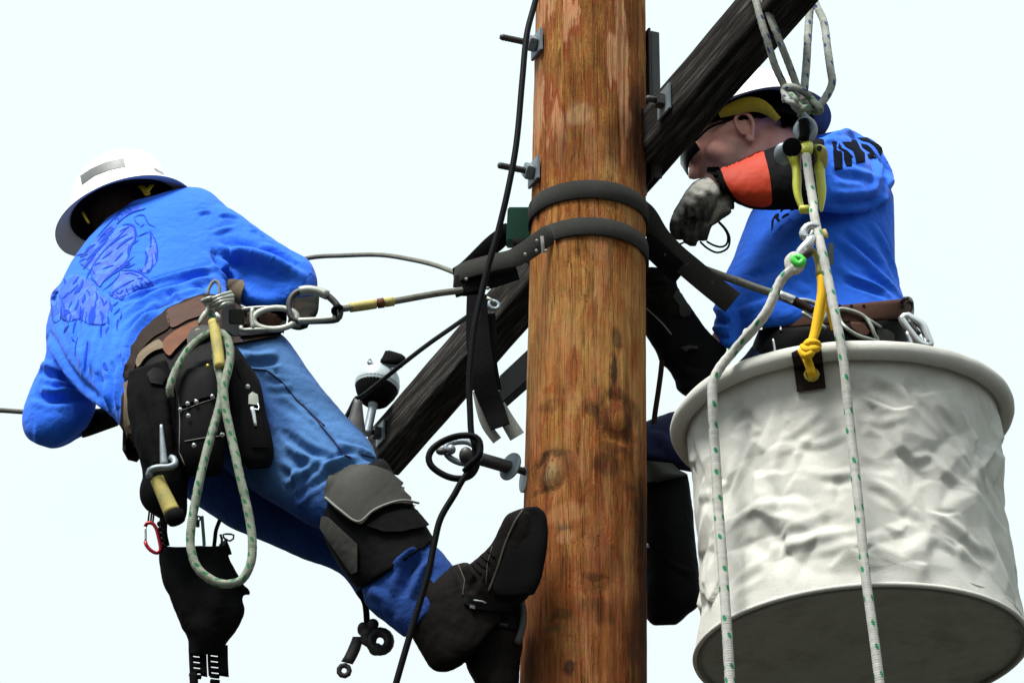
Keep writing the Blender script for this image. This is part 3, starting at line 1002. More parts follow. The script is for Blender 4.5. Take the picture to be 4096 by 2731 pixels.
KNOTS = [(DD(1416, 962), 0.030, 0.040, 0.007), (DD(1266, 1088), 0.026, 0.036, 0.008), (DD(1330, 640), 0.03, 0.05, 0.003), (DD(1360, 1300), 0.04, 0.05, 0.004)]
def pole():
    n, V, F = 190, [], []
    rc = random.Random(3)
    cracks = [(R(rc.uniform(180, 360)), PB.z + rc.uniform(-.1, 1.6), rc.uniform(.15, .6), rc.uniform(.0015, .0045), rc.uniform(.016, .03)) for _ in range(26)]
    zs = list(np.arange(0, PB.z - 0.2, 0.12)) + list(np.arange(PB.z - 0.2, ZTOP, 0.008)) + [ZTOP]
    kn = [(pole_front(k[0]), *k[1:]) for k in KNOTS]
    for z in zs:
        c, r0 = pole_c(z), pole_r(z)
        act = [q for q in cracks if abs(z - q[1]) < q[2] / 2]
        for j in range(n):
            a = 2 * math.pi * j / n
            dx, dy = math.cos(a), math.sin(a)
            r = r0 * (1 + 0.010 * noise.noise(Vector((dx * 1.4, dy * 1.4, z * 1.1)))) + 0.0014 * noise.noise(Vector((dx * 13, dy * 13, z * 2.0))) + 0.0010 * noise.noise(Vector((dx * 5, dy * 5, z * 14)))
            for (ca_, cz, cl, cd, cw) in act:
                if abs(a - ca_) < .2:
                    da = (a - ca_ - .05 * noise.noise(Vector((ca_ * 7, 0, z * 3)))) / cw
                    if abs(da) < 3:
                        r -= cd * math.exp(-da * da) * min(1, (cl / 2 - abs(z - cz)) / .06)
            p = Vector((c.x + dx * r, c.y + dy * r, z))
            for (k, wx, wz, h) in kn:
                if abs(z - k.z) > .15: continue
                q = p - k
                e = (q.x / wx) ** 2 + (q.z / wz) ** 2
                if e < 6 and q.y < 0.1:
                    p += Vector((dx, dy, 0)) * h * (math.exp(-e * 1.4) - 0.5 * math.exp(-(e - 1.6) ** 2 * 2))
            V.append(p)
    for i in range(len(zs) - 1):
        for j in range(n):
            k = (j + 1) % n
            F.append((i*n + j, i*n + k, (i+1)*n + k, (i+1)*n + j))
    F.append(tuple((len(zs)-1)*n + j for j in range(n)))
    me = mesh_from('utility_pole', V, F)
    o = part('utility_pole', me, None)
    global POLE_REF, POLE_MARKS
    off = LOC[o.name]
    POLE_REF = (P(DD(1350, 330), -0.13).z - off.z, P(DD(1350, 1568), -0.13).z - off.z, P(DD(1350, 800), -0.13).z - off.z)
    POLE_MARKS = []
    def mk(x, y, rx, rz, c, amt):
        q = pole_front(DD(x, y)) - off
        POLE_MARKS.append((tuple(q), rx * 1.3, rz * 1.2, tuple(x * .8 for x in c), min(1, amt * 1.2)))
    dk = (0.028, 0.013, 0.008)
    mk(1474, 330, 0.034, 0.13, dk, 0.93); mk(1470, 240, 0.024, 0.07, dk, 0.6); mk(1440, 330, 0.05, 0.10, (0.07, 0.03, 0.015), 0.5)
    mk(1350, 330, 0.09, 0.05, (0.12, 0.055, 0.028), 0.45); mk(1330, 260, 0.03, 0.03, (0.52, 0.42, 0.36), 0.4)
    mk(1410, 850, 0.009, 0.045, (0.03, 0.025, 0.02), 0.9); mk(1418, 780, 0.014, 0.03, (0.06, 0.045, 0.035), 0.7); mk(1412, 900, 0.022, 0.02, (0.05, 0.03, 0.02), 0.75)
    mk(1414, 962, 0.042, 0.055, (0.085, 0.035, 0.018), 0.75); mk(1422, 962, 0.015, 0.026, (0.36, 0.20, 0.07), 0.85)
    mk(1350, 930, 0.03, 0.02, (0.11, 0.05, 0.03), 0.5)
    mk(1270, 1085, 0.060, 0.058, (0.07, 0.032, 0.018), 0.72); mk(1265, 1088, 0.014, 0.026, (0.24, 0.23, 0.17), 0.9); mk(1275, 1040, 0.05, 0.010, (0.045, 0.022, 0.012), 0.7)
    mk(1297, 1208, 0.020, 0.008, (0.10, 0.085, 0.075), 0.85); mk(1300, 1180, 0.045, 0.03, (0.45, 0.27, 0.16), 0.5); mk(1300, 1232, 0.02, 0.02, (0.45, 0.30, 0.20), 0.5)
    mk(1468, 1000, 0.008, 0.08, (0.08, 0.05, 0.035), 0.7); mk(1470, 1180, 0.016, 0.10, (0.045, 0.028, 0.02), 0.8); mk(1478, 1300, 0.024, 0.22, (0.035, 0.022, 0.016), 0.85); mk(1466, 1500, 0.036, 0.16, (0.05, 0.028, 0.018), 0.8)
    mk(1350, 1290, 0.10, 0.035, (0.12, 0.055, 0.025), 0.4); mk(1370, 1320, 0.03, 0.008, (0.05, 0.025, 0.015), 0.7)
    mk(1270, 1450, 0.028, 0.012, (0.12, 0.10, 0.07), 0.6); mk(1310, 1530, 0.016, 0.02, (0.035, 0.022, 0.03), 0.8); mk(1290, 1420, 0.03, 0.010, (0.06, 0.045, 0.03), 0.7)
    mk(1215, 1420, 0.03, 0.20, (0.07, 0.035, 0.02), 0.6)
    mk(1212, 820, 0.010, 0.16, (0.36, 0.33, 0.27), 0.6); mk(1240, 200, 0.010, 0.12, (0.42, 0.36, 0.28), 0.5); mk(1205, 1000, 0.010, 0.10, (0.36, 0.33, 0.27), 0.6)  # pale strips paint the light rim along the left edge
    rg = random.Random(5)
    for _ in range(10):
        mk(rg.uniform(1230, 1465), rg.uniform(930, 1560), rg.uniform(.012, .035), rg.uniform(.008, .05), (0.055, 0.026, 0.014), rg.uniform(.4, .75))
    for _ in range(6):
        mk(rg.uniform(1240, 1450), rg.uniform(560, 1250), rg.uniform(.010, .022), rg.uniform(.03, .09), (0.40, 0.27, 0.15), rg.uniform(.3, .5))
    for _ in range(5):
        mk(rg.uniform(1240, 1460), rg.uniform(600, 1000), rg.uniform(.008, .018), rg.uniform(.03, .09), (0.24, 0.06, 0.025), rg.uniform(.4, .6))
    me.materials.append(pole_mat())
    tag(o, 'weathered orange-brown wooden utility pole rising through the middle of the picture', 'utility pole')
    return o
POLE = pole()

# ================================================================ crossarm (a level timber running from far left to near right)
ARM_ZB = P(DD(1500, 445), 0.16).z                  # height of its underside
def arm_frame():
    a = PZ(DD(1886, 0), ARM_ZB); b_ = PZ(DD(907, 1103), ARM_ZB)    # lower right-hand edge of the underside
    a2 = PZ(DD(1782, 0), ARM_ZB); b2 = PZ(DD(1000, 905), ARM_ZB)   # lower left-hand edge
    return a, b_, a2, b2
_a, _b, _a2, _b2 = arm_frame()
ARM_D = ((_a - _b).normalized() + (_a2 - _b2).normalized()).normalized()   # toward the camera
ARM_N = Vector((-ARM_D.y, ARM_D.x, 0)).normalized()
if ARM_N.x < 0: ARM_N = -ARM_N                                       # points to the right and away: from pole to arm
ARM_W, ARM_H = 0.094, 0.118
print('ARM dir', ARM_D, 'n', ARM_N, 'width', (_a - _a2).dot(ARM_N), (_b - _b2).dot(ARM_N))
ARM_O = (_a + _b) / 2 - ARM_N * (ARM_W / 2) + Vector((0, 0, ARM_H / 2))
def arm_at(xy, side=0.0, up=0.0):
    """point on the arm's centre line (shifted) nearest the ray through a pixel"""
    o = ARM_O + ARM_N * side + Vector((0, 0, up))
    d = ray(xy); w0 = o - CAM
    b_ = ARM_D.dot(d); dd_ = ARM_D.dot(w0); e = d.dot(w0)
    s = (b_ * e - dd_) / (1 - b_ * b_)
    return o + ARM_D * s, s
def timber(name, c, d, n, L0, L1, w, h, mat, parent=None, label=None, seed=0):
    """sawn timber with worn, uneven edges"""
    V, F = [], []
    m = int((L1 - L0) / 0.02)
    prof = []
    b = 0.008
    for (sx, sz) in ((-1, -1), (1, -1), (1, 1), (-1, 1)):
        x, z = sx * w / 2, sz * h / 2
        ends = ((x, z - sz * b), (x - sx * b * 0.3, z - sz * b * 0.3), (x - sx * b, z))
        prof += list(ends if sx * sz > 0 else reversed(ends))
    full = []
    for i in range(len(prof)):
        p, q = prof[i], prof[(i + 1) % len(prof)]
        k = 5 if math.hypot(p[0] - q[0], p[1] - q[1]) > 0.02 else 1
        for j in range(k):
            full.append((p[0] + (q[0] - p[0]) * j / k, p[1] + (q[1] - p[1]) * j / k))
    np_ = len(full)
    for i in range(m + 1):
        s = L0 + (L1 - L0) * i / m
        for (x, z) in full:
            q = Vector((s * 2.2 + seed, x * 30, z * 30))
            dz = 0.0018 * noise.noise(q) + 0.0014 * noise.noise(Vector((s * 5, x * 90, z * 90)))
            V.append(c + d * s + n * (x + dz * (1 if x > 0 else -1)) + Vector((0, 0, z + dz * (1 if z > 0 else -1))))
    for i in range(m):
        for j in range(np_):
            k = (j + 1) % np_
            F.append((i*np_ + j, i*np_ + k, (i+1)*np_ + k, (i+1)*np_ + j))
    F.append(tuple(range(np_))); F.append(tuple(m*np_ + j for j in range(np_)))
    return part(name, mesh_from(name, V, F), mat, parent, label)

def arm_mat():
    m, nd, lk, b = new_mat('weathered_grey_timber', 0.9, 0.03)
    v = objco(nd)
    # object axes are the world's: turn them so x runs with the grain
    rot = nd.new('ShaderNodeMapping'); rot.inputs['Rotation'].default_value = (0, 0, -math.atan2(ARM_D.y, ARM_D.x))
    lk.new(v, rot.inputs['Vector'])
    mp = nd.new('ShaderNodeMapping'); mp.inputs['Scale'].default_value = (0.05, 1, 1)
    lk.new(rot.outputs[0], mp.inputs['Vector'])
    g1 = tex_noise(nd, lk, mp.outputs[0], 95, 6, 0.68)
    g2 = tex_noise(nd, lk, mp.outputs[0], 320, 4, 0.6)
    bl = tex_noise(nd, lk, v, 8, 5, 0.6)
    col = ramp(nd, lk, g1, [(0.34, (0.006, 0.0055, 0.005)), (0.52, (0.022, 0.021, 0.019)), (0.72, (0.10, 0.098, 0.092))])
    col = mixc(nd, lk, ramp(nd, lk, bl, [(0.45, (0, 0, 0)), (0.7, (0.6,) * 3)]), col, mixc(nd, lk, g1, (0.006, 0.005, 0.004), (0.030, 0.025, 0.021)))
    lk.new(col, b.inputs['Base Color'])
    bump(nd, lk, b, mathn(nd, lk, 'ADD', g1, mathn(nd, lk, 'MULTIPLY', g2, 0.5)), 0.8, 0.003)
    return m
M['arm'] = arm_mat()
_, s_far = arm_at(DD(866, 1010)); _, s_near = arm_at(DD(2000, -120))
ARM = thing('crossarm', 'dark grey weathered timber crossarm slanting behind the pole to the upper right', 'crossarm', ARM_O)
timber('beam', ARM_O, ARM_D, ARM_N, s_far - 0.03, s_near + 0.25, ARM_W, ARM_H, M['arm'], ARM)

# ---- steel fittings of the crossarm
GP = thing('gain_plate', 'thin vertical galvanised steel plate against the right side of the pole', 'steel plate', P(DD(1490, 430), 0.1))
def plate_on_pole():
    # upright plate between pole and arm, edge on to us
    ztop, zbot = P(DD(1492, 84), 0.05).z, P(DD(1492, 432), 0.05).z
    zc = (ztop + zbot) / 2
    c = pole_c(zc)
    off = pole_r(zc) + 0.006
    cc = Vector((c.x, c.y, zc)) + ARM_N * off
    box('plate', cc, (ARM_N * 0.003, ARM_D * 0.046, Vector((0, 0, 1)) * (ztop - zbot) / 2), M['dark_steel'], GP, 0.0015)
    for sgn in (-1, 1):
        box('flange', cc + ARM_D * (0.044 * sgn) + ARM_N * 0.014, (ARM_N * 0.011, ARM_D * 0.0025, Vector((0, 0, 1)) * (ztop - zbot) / 2 * 0.96), M['dark_steel'] if sgn > 0 else M['galv'], GP, 0.001)
plate_on_pole()

def bolt(xy_plate, length, label, inward=-1):
    """machine bolt with square nut and square washer, on the pole's left side"""
    z = P(xy_plate, -0.08).z
    c = pole_c(z); base = Vector((c.x, c.y, z)) - ARM_N * (pole_r(z) + 0.001)
    t = thing('machine_bolt', label, 'bolt', base, 'bolts through the pole')
    n = -ARM_N; u = Vector((0, 0, 1)); w = n.cross(u)
    box('square_washer', base + n * 0.0045, (n * 0.0035, w * 0.030, u * 0.030), M['galv'], t, 0.001)
    box('square_nut', base + n * 0.018, (n * 0.0095, (w + u).normalized() * 0.0165, (w - u).normalized() * 0.0165), M['galv'], t, 0.002)
    rod = [base + n * (0.026 + 0.004 * i) for i in range(int((length - 0.026) / 0.004) + 1)]
    V, F = [], []
    nn = 14
    A, T, N, B = frames(np.array([tuple(q) for q in rod]))
    for i in range(len(A)):
        r = 0.0073 if i % 2 else 0.0082
        if i == len(A) - 1: r = 0.0055
        for j in range(nn):
            th = 2 * math.pi * j / nn
            V.append(A[i] + N[i] * r * math.cos(th) + B[i] * r * math.sin(th))
    for i in range(len(A) - 1):
        for j in range(nn):
            k = (j + 1) % nn
            F.append((i*nn + j, i*nn + k, (i+1)*nn + k, (i+1)*nn + j))
    F.append(tuple(range(nn))); F.append(tuple((len(A)-1)*nn + j for j in range(nn)))
    part('threaded_rod', mesh_from('threaded_rod', V, F), M['dark_steel'], t)
bolt(DD(1239, 88), 0.098, 'upper of the two threaded bolts with square washers on the pole, near the top edge')
bolt(DD(1233, 382), 0.096, 'lower threaded bolt with square washer on the pole, just above the straps')

def arm_washer(xy, sz, label, mat='galv', slot=False):
    p, s = arm_at(xy, -ARM_W / 2, 0.0)
    base = p - ARM_N * 0.001
    t = thing('arm_bolt', label, 'bolt', base, 'bolts through the crossarm')
    n = -ARM_N; u = Vector((0, 0, 1)); w = ARM_D
    box('square_washer', base + n * 0.004, (n * 0.003, w * sz, u * sz), M[mat], t, 0.001)
    box('square_nut', base + n * 0.0155, (n * 0.009, w * 0.014, u * 0.014), M['dark_steel'], t, 0.002)
    part('threaded_rod', mesh_from('threaded_rod', *lathe_g(base + n * 0.024, n, [(0.0075, 0), (0.0075, 0.022), (0.005, 0.026)], 14)), M['dark_steel'], t)
arm_washer(DD(1530, 235), 0.034, 'square galvanised washer and nut on the crossarm, right beside the pole')
arm_washer(DD(865, 985), 0.030, 'galvanised washer and nut near the far lower end of the crossarm', 'galv')

# ---- timber brace below the arm
def brace():
    a = P(ZE(1165, 1000), 0.55); b_ = P(ZE(1330, 850), 0.22)
    d = (b_ - a); d.z = d.z; L = d.length; d.normalize()
    n = Vector((d.y, -d.x, 0)).normalized()
    u = d.cross(n).normalized()
    if u.z < 0: u = -u
    V, F = box_g((a + b_) / 2, (d * (L / 2 + 0.10), n * 0.012, u * 0.040), 0.003)
    o = part('arm_brace', mesh_from('arm_brace', V, F), M['rubber'])
    shade_auto(o.data, 35)
    tag(o, 'short dark flat brace below the crossarm, left behind the pole', 'brace')
brace()
# ================================================================ the worker on the left, hanging in his belt with his back to us
W1 = thing('person', 'worker in blue shirt and white hard hat hanging left of the pole, back turned', 'person', P(DD(1150, 1400), -0.05))

def left_worker():
    global W1_SHIRT, W1_JEANS, BV_SHIRT1, BV_JEANS1, BV_W1
    torso = [(DD(285, 470), DD(425, 428), .41, .05), (DD(248, 498), DD(462, 432), .40, .07), (DD(196, 552), DD(495, 450), .38, .10), (DD(160, 610), DD(548, 510), .35, .125), (DD(122, 690), DD(540, 585), .30, .14),
             (DD(112, 765), DD(515, 640), .24, .15), (DD(146, 835), DD(528, 690), .16, .155), (DD(205, 905), DD(545, 735), .09, .155), (DD(262, 962), DD(565, 775), .03, .15), (DD(292, 1000), DD(585, 800), .01, .14)]
    rarm = [(DD(430, 560), DD(450, 455), .36, .07), (DD(478, 610), DD(530, 480), .34, .075), (DD(505, 650), DD(600, 528), .31, .075), (DD(548, 692), DD(662, 570), .29, .075), (DD(610, 712), DD(712, 600), .28, .07),
            (DD(668, 714), DD(729, 640), .29, .06), (DD(690, 712), DD(728, 675), .31, .045)]
    larm = [(DD(240, 720), DD(150, 640), .34, .07), (DD(255, 800), DD(108, 740), .33, .075), (DD(235, 862), DD(103, 815), .32, .075), (DD(225, 905), DD(74, 880), .31, .07), (DD(218, 948), DD(51, 955), .30, .07), (DD(205, 975), DD(62, 1005), .31, .065),
            (DD(200, 985), DD(118, 1032), .33, .055)]
    lfore = [(DD(80, 930), DD(80, 1018), .30, .055), (DD(125, 915), DD(128, 1031), .33, .06), (DD(180, 925), DD(186, 1005), .36, .05), (DD(210, 930), DD(222, 985), .38, .042)]
    me = remesh('shirt', [loft_g(torso, 40), loft_g(rarm, 28), loft_g(larm, 28), loft_g(lfore, 24)], 0.0043, 12)
    f = []
    A = lambda w, a, Z, *pts: f.append(([Z(*p) for p in pts], w, a))
    # right armpit and sleeve
    A(.012, -.012, ZA, (1400, 830), (1440, 900), (1470, 960), (1500, 1040)); A(.016, .010, ZA, (1420, 800), (1600, 850), (1760, 900), (1900, 960), (2020, 1020))
    A(.032, -.011, ZA, (1500, 930), (1620, 1000), (1760, 1060), (1900, 1110)); A(.018, .008, ZA, (1440, 810), (1620, 860), (1780, 915), (1920, 975))
    A(.010, -.006, ZA, (1390, 815), (1480, 870), (1560, 930)); A(.008, .004, ZA, (1400, 720), (1470, 690), (1550, 680)); A(.008, -.005, ZA, (1440, 610), (1510, 605), (1580, 625))
    A(.007, .004, ZA, (1290, 590), (1340, 575), (1400, 570)); A(.007, .004, ZA, (1640, 690), (1700, 700), (1740, 740)); A(.012, .006, ZA, (1700, 790), (1830, 830), (1960, 920))
    # drag lines from belt across the back
    A(.009, .007, ZA, (760, 1100), (950, 1060), (1150, 1000), (1300, 965), (1450, 950)); A(.010, -.006, ZA, (800, 1180), (1000, 1100), (1200, 1030), (1400, 985))
    A(.012, .008, ZA, (780, 1300), (900, 1200), (1050, 1120), (1250, 1060), (1430, 1010)); A(.010, -.007, ZA, (850, 1350), (950, 1260), (1100, 1180), (1200, 1150))
    A(.012, .009, ZA, (840, 1480), (870, 1380), (960, 1290), (1050, 1240)); A(.012, .006, ZA, (1140, 1180), (1200, 1110), (1300, 1090), (1360, 1120)); A(.014, -.010, ZA, (1040, 1210), (1090, 1165), (1120, 1180))
    # lower back, running down into the belt
    for x0, y0, x1, y1, a in ((500, 40, 560, 330, .004), (600, 60, 600, 360, -.005), (720, 60, 680, 330, .004), (690, 330, 670, 600, -.006), (790, 190, 760, 420, -.004), (850, 60, 830, 420, .004),
                              (760, 560, 830, 820, -.008), (800, 640, 870, 880, .007), (880, 480, 900, 760, -.007), (905, 540, 930, 860, .008), (935, 420, 965, 740, -.009), (980, 330, 960, 520, .006), (700, 420, 760, 640, .004), (600, 380, 640, 520, .004)):
        A(.009, a, XD, (x0, y0), ((x0 + x1) / 2 + 8, (y0 + y1) / 2), (x1, y1))
    # seam of torso over left sleeve
    A(.010, .010, XD, (370, 240), (430, 380), (540, 550), (680, 710), (800, 820), (900, 920)); A(.014, -.012, XD, (360, 330), (430, 450), (540, 620), (660, 740))
    # left sleeve
    A(.010, .008, XD, (330, 500), (400, 530), (480, 550), (540, 560)); A(.010, -.007, XD, (340, 560), (430, 600), (520, 610)); A(.010, .009, XD, (255, 650), (320, 700), (420, 730), (540, 730), (680, 725)); A(.012, -.007, XD, (270, 730), (400, 780), (600, 780))
    A(.008, .004, XD, (260, 590), (300, 560), (340, 530))
    displace(me, [(p_, w_, a_ * 1.45) for p_, w_, a_ in f], 0.0026, 8.0, 3.0, None, 0.0006)
    W1_SHIRT = part('shirt', me, M['shirt'], W1)
    BV_SHIRT1 = bvh_o(W1_SHIRT)

    # ---- trousers
    rleg = [(DD(395, 900), DD(600, 745), .01, .13), (DD(440, 985), DD(652, 772), .0, .13), (DD(520, 1075), DD(700, 838), -.02, .12), (DD(585, 1130), DD(748, 902), -.04, .115), (DD(645, 1165), DD(795, 955), -.06, .11),
            (DD(700, 1200), DD(850, 1012), -.08, .10), (DD(752, 1226), DD(876, 1080), -.10, .078), (DD(790, 1272), DD(908, 1156), -.11, .072), (DD(826, 1318), DD(948, 1216), -.12, .072), (DD(838, 1385), DD(998, 1250), -.13, .078), (DD(885, 1430), DD(1034, 1290), -.14, .075), (DD(930, 1466), DD(1058, 1325), -.15, .07)]
    lleg = [(DD(318, 990), DD(560, 860), .06, .13), (DD(350, 1080), DD(600, 960), .10, .12), (DD(420, 1135), DD(640, 1060), .12, .11), (DD(520, 1205), DD(690, 1120), .13, .10), (DD(605, 1243), DD(740, 1165), .13, .09), (DD(690, 1280), DD(790, 1210), .12, .08), (DD(780, 1317), DD(860, 1240), .10, .075),
            (DD(838, 1388), DD(930, 1290), .07, .07), (DD(900, 1442), DD(1000, 1340), .03, .07)]
    me = remesh('trousers', [loft_g(rleg, 32), loft_g(lleg, 28)], 0.0043, 10)
    f = []
    A = lambda w, a, Z, *pts: f.append(([Z(*p) for p in pts], w, a))
    A(.012, .006, ZB, (1250, 930), (1400, 960), (1600, 930)); A(.010, -.005, ZB, (1300, 1010), (1450, 1020), (1620, 1000)); A(.010, .005, ZB, (1480, 1210), (1600, 1230), (1740, 1220)); A(.008, -.004, ZB, (1700, 1300), (1850, 1430), (2000, 1560))
    A(.010, .006, ZB, (1500, 1080), (1560, 1150), (1620, 1160)); A(.012, -.005, ZB, (1560, 1330), (1680, 1400), (1800, 1500))
    A(.012, .008, ZD, (60, 240), (180, 320), (330, 360), (420, 310)); A(.010, -.008, ZD, (40, 160), (150, 260), (270, 320)); A(.010, .008, ZD, (150, 530), (220, 440), (330, 350), (480, 310)); A(.012, .009, ZD, (60, 480), (150, 400), (260, 360)); A(.010, -.008, ZD, (110, 560), (200, 470), (280, 410))
    A(.012, .007, ZD, (330, 250), (440, 270), (560, 330)); A(.010, -.005, ZD, (200, 110), (330, 260), (390, 330)); A(.009, .006, ZD, (30, 330), (120, 420), (140, 600))
    A(.012, .009, ZD, (500, 1000), (600, 880), (720, 800), (860, 780)); A(.012, -.009, ZD, (560, 960), (680, 840), (800, 800)); A(.012, .008, ZD, (650, 950), (700, 880), (790, 830)); A(.013, -.010, ZD, (700, 1100), (740, 960), (830, 850))
    A(.012, .008, ZD, (770, 1100), (800, 980), (850, 900)); A(.010, .006, ZD, (520, 900), (560, 830), (640, 790)); A(.012, .005, ZD, (520, 1050), (600, 1100), (640, 1200))
    displace(me, [(p_, w_, a_ * 1.35) for p_, w_, a_ in f], 0.0028, 8.0, 11.0, None, 0.0008)
    tone_zone(me, [[ZB(*p) for p in ((1350, 900), (1560, 960), (1720, 1150), (1880, 1330), (2020, 1500))], [ZD(*p) for p in ((200, 60), (330, 180), (450, 270), (560, 330))], [ZD(*p) for p in ((60, 330), (200, 260), (330, 330))]], .088)  # paints the light on the right thigh's upper side, mixed with real fading
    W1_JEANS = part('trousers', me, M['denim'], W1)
    BV_JEANS1 = bvh_o(W1_JEANS)
    pts2 = lambda q: [(q[i][0] + (q[i+1][0] - q[i][0]) * k / 8, q[i][1] + (q[i+1][1] - q[i][1]) * k / 8) for i in range(len(q) - 1) for k in range(8)] + [q[-1]]
    for pts, Z in ((((1330, 1060), (1500, 1080), (1640, 1190), (1760, 1340), (1900, 1470), (2010, 1570)), ZB), (((150, 20), (230, 110), (330, 230), (380, 300), (420, 320)), ZD), (((480, 300), (560, 320), (610, 345)), ZD)):
        tube('seam', [on(BV_JEANS1, Z(*p), .0012, -.1) for p in pts2(pts)], .0017, M['dark_denim'], W1_JEANS)

    # ---- the body underneath: head, trunk, arms and legs in one surface
    shr = lambda s, k: [((l[0] + (r[0] - l[0]) * k, l[1] + (r[1] - l[1]) * k), (r[0] - (r[0] - l[0]) * k, r[1] - (r[1] - l[1]) * k), y, d * (1 - 2 * k)) for l, r, y, d in s]
    hc = P(ZL(880, 960), .46)
    head = ellipsoid_g(hc, (RGT * .074 + UPV * .02, FWD * .09, UPV * .10 - RGT * .03))
    neck = loft_g([(ZL(700, 950), ZL(1050, 860), .46, .055), (ZL(900, 1150), ZL(1300, 1000), .42, .06), (ZL(1000, 1400), ZL(1500, 1200), .38, .07)], 20)
    rh = loft_g([(XH(1500, 620), XH(1930, 560), .24, .04), (XH(1500, 800), XH(1900, 780), .2, .035), (XH(1540, 960), XH(1780, 940), .18, .03)], 16)
    body = remesh('body', [head, neck, loft_g(shr(torso, .07), 28), loft_g(shr(rarm, .26), 20), loft_g(shr(larm, .24), 20), loft_g(shr(lfore, .2), 16), loft_g(shr(rleg, .12), 24), loft_g(shr(lleg, .14), 20), rh], 0.008, 4)
    part('body', body, M['hair'], W1)
left_worker()

# ---- the print on the back of the shirt: strokes laid on the cloth
def back_print():
    S = []
    def s(w, *pts): S.append((w, pts))
    # arc of lettering by the shoulder and its border lines
    s(10, (650, 470), (740, 370), (850, 250), (950, 140), (1060, 75), (1200, 40)); s(9, (890, 310), (1000, 220), (1100, 155), (1270, 110)); s(12, (880, 260), (905, 200), (960, 170)); s(14, (900, 210), (930, 260)); s(12, (950, 170), (985, 195)); s(10, (985, 130), (1020, 180)); s(10, (1030, 95), (1085, 140), (1060, 165), (1020, 150))
    s(14, (660, 530), (720, 440), (830, 350), (880, 380)); s(26, (690, 540), (760, 470), (860, 390)); s(20, (490, 690), (560, 600), (630, 560)); s(24, (520, 760), (600, 680), (700, 590), (800, 480)); s(10, (400, 700), (470, 680), (510, 690)); s(10, (430, 780), (480, 750), (520, 740))
    s(16, (480, 870), (560, 770), (640, 680)); s(9, (570, 900), (600, 830), (700, 690), (820, 560), (960, 430), (1060, 330)); s(10, (520, 1000), (545, 930), (600, 860))
    # head and beak
    s(16, (970, 320), (1040, 310), (1110, 330), (1140, 400), (1150, 450)); s(12, (1110, 340), (1130, 420), (1130, 500), (1080, 580), (1050, 700)); s(10, (1060, 560), (1040, 660), (1055, 720)); s(18, (900, 620), (960, 560), (1040, 500), (1110, 470)); s(12, (820, 580), (900, 510), (960, 470), (1040, 430)); s(9, (940, 400), (1010, 360), (1060, 350))
    s(12, (720, 740), (790, 690), (850, 640)); s(14, (880, 770), (940, 700), (980, 660)); s(10, (720, 870), (800, 840), (870, 820)); s(9, (620, 830), (660, 800), (710, 790)); s(11, (590, 870), (630, 940)); s(9, (570, 980), (640, 1030), (650, 1050))
    s(12, (690, 1090), (740, 1020), (850, 930), (960, 860), (1060, 760), (1120, 710)); s(14, (940, 880), (1000, 810), (1060, 770)); s(10, (960, 850), (1050, 840), (1130, 800)); s(12, (1010, 830), (1070, 790)); s(9, (720, 1140), (800, 1080), (880, 1010), (930, 940), (940, 880))
    # crest right of the head
    s(9, (1120, 220), (1200, 190), (1250, 205), (1280, 270), (1310, 310), (1390, 345)); s(8, (1120, 220), (1140, 280), (1190, 320)); s(8, (1190, 350), (1250, 300)); s(16, (1320, 380), (1330, 470), (1325, 560)); s(10, (1330, 400), (1380, 500), (1410, 620), (1405, 760)); s(18, (1385, 660), (1395, 720), (1400, 770)); s(9, (1310, 600), (1340, 570)); s(20, (1260, 640), (1280, 720), (1255, 830)); s(9, (1340, 680), (1350, 780), (1330, 870), (1280, 930)); s(10, (1230, 860), (1200, 900), (1160, 890)); s(14, (1270, 900), (1310, 870)); s(14, (1160, 900), (1200, 870))
    s(9, (1150, 470), (1230, 430), (1310, 400)); s(8, (1100, 560), (1180, 500))
    # banner with lettering
    s(12, (950, 890), (1060, 885), (1180, 910), (1280, 980), (1375, 1080)); s(10, (830, 1170), (960, 1090), (1060, 1030), (1130, 1005)); s(10, (1000, 930), (1080, 920), (1180, 960)); s(12, (880, 1130), (930, 1180), (980, 1130)); s(20, (930, 1110), (990, 1080)); s(14, (1020, 1110), (1050, 1190)); s(12, (1090, 1060), (1120, 1150)); s(12, (1120, 1100), (1160, 1080), (1180, 1120), (1140, 1150)); s(12, (1190, 1010), (1220, 1080)); s(12, (1200, 1000), (1270, 1030), (1300, 1100)); s(22, (1290, 1040), (1340, 1090)); s(9, (1150, 990), (1240, 980)); s(8, (1050, 1230), (1180, 1160), (1320, 1110))
    s(16, (800, 1150), (830, 1200), (880, 1150)); s(12, (880, 1190), (960, 1250), (1020, 1160))
    # feathers running down
    for x0, y0, x1, y1, w in ((240, 990, 250, 1050, 14), (350, 1060, 420, 960, 16), (300, 1180, 420, 1060, 12), (220, 1240, 300, 1160, 16), (370, 1180, 440, 1090, 26), (480, 1000, 420, 1160, 20), (500, 1180, 470, 1300, 26), (210, 1260, 240, 1390, 14), (190, 1500, 210, 1330, 12), (240, 1380, 320, 1430, 20), (240, 1460, 290, 1400, 16), (320, 1430, 300, 1520, 14),
                              (600, 1340, 580, 1560, 40), (640, 1150, 650, 1260, 16), (690, 1220, 740, 1330, 16), (810, 1290, 830, 1400, 22), (730, 1330, 780, 1260, 12), (640, 1260, 600, 1420, 14), (520, 1130, 560, 1200, 12), (690, 1400, 740, 1480, 16), (850, 1330, 920, 1280, 14), (860, 1440, 940, 1360, 12), (940, 1500, 960, 1400, 10), (420, 1250, 380, 1380, 18), (450, 1340, 440, 1480, 18), (340, 1270, 290, 1360, 12), (90, 1290, 150, 1200, 10), (100, 1170, 170, 1090, 10), (720, 1540, 700, 1420, 20), (790, 1560, 780, 1460, 16), (520, 1400, 500, 1540, 12)):
        s(w, (x0, y0), ((x0 + x1) / 2 + 10, (y0 + y1) / 2 - 6), (x1, y1))
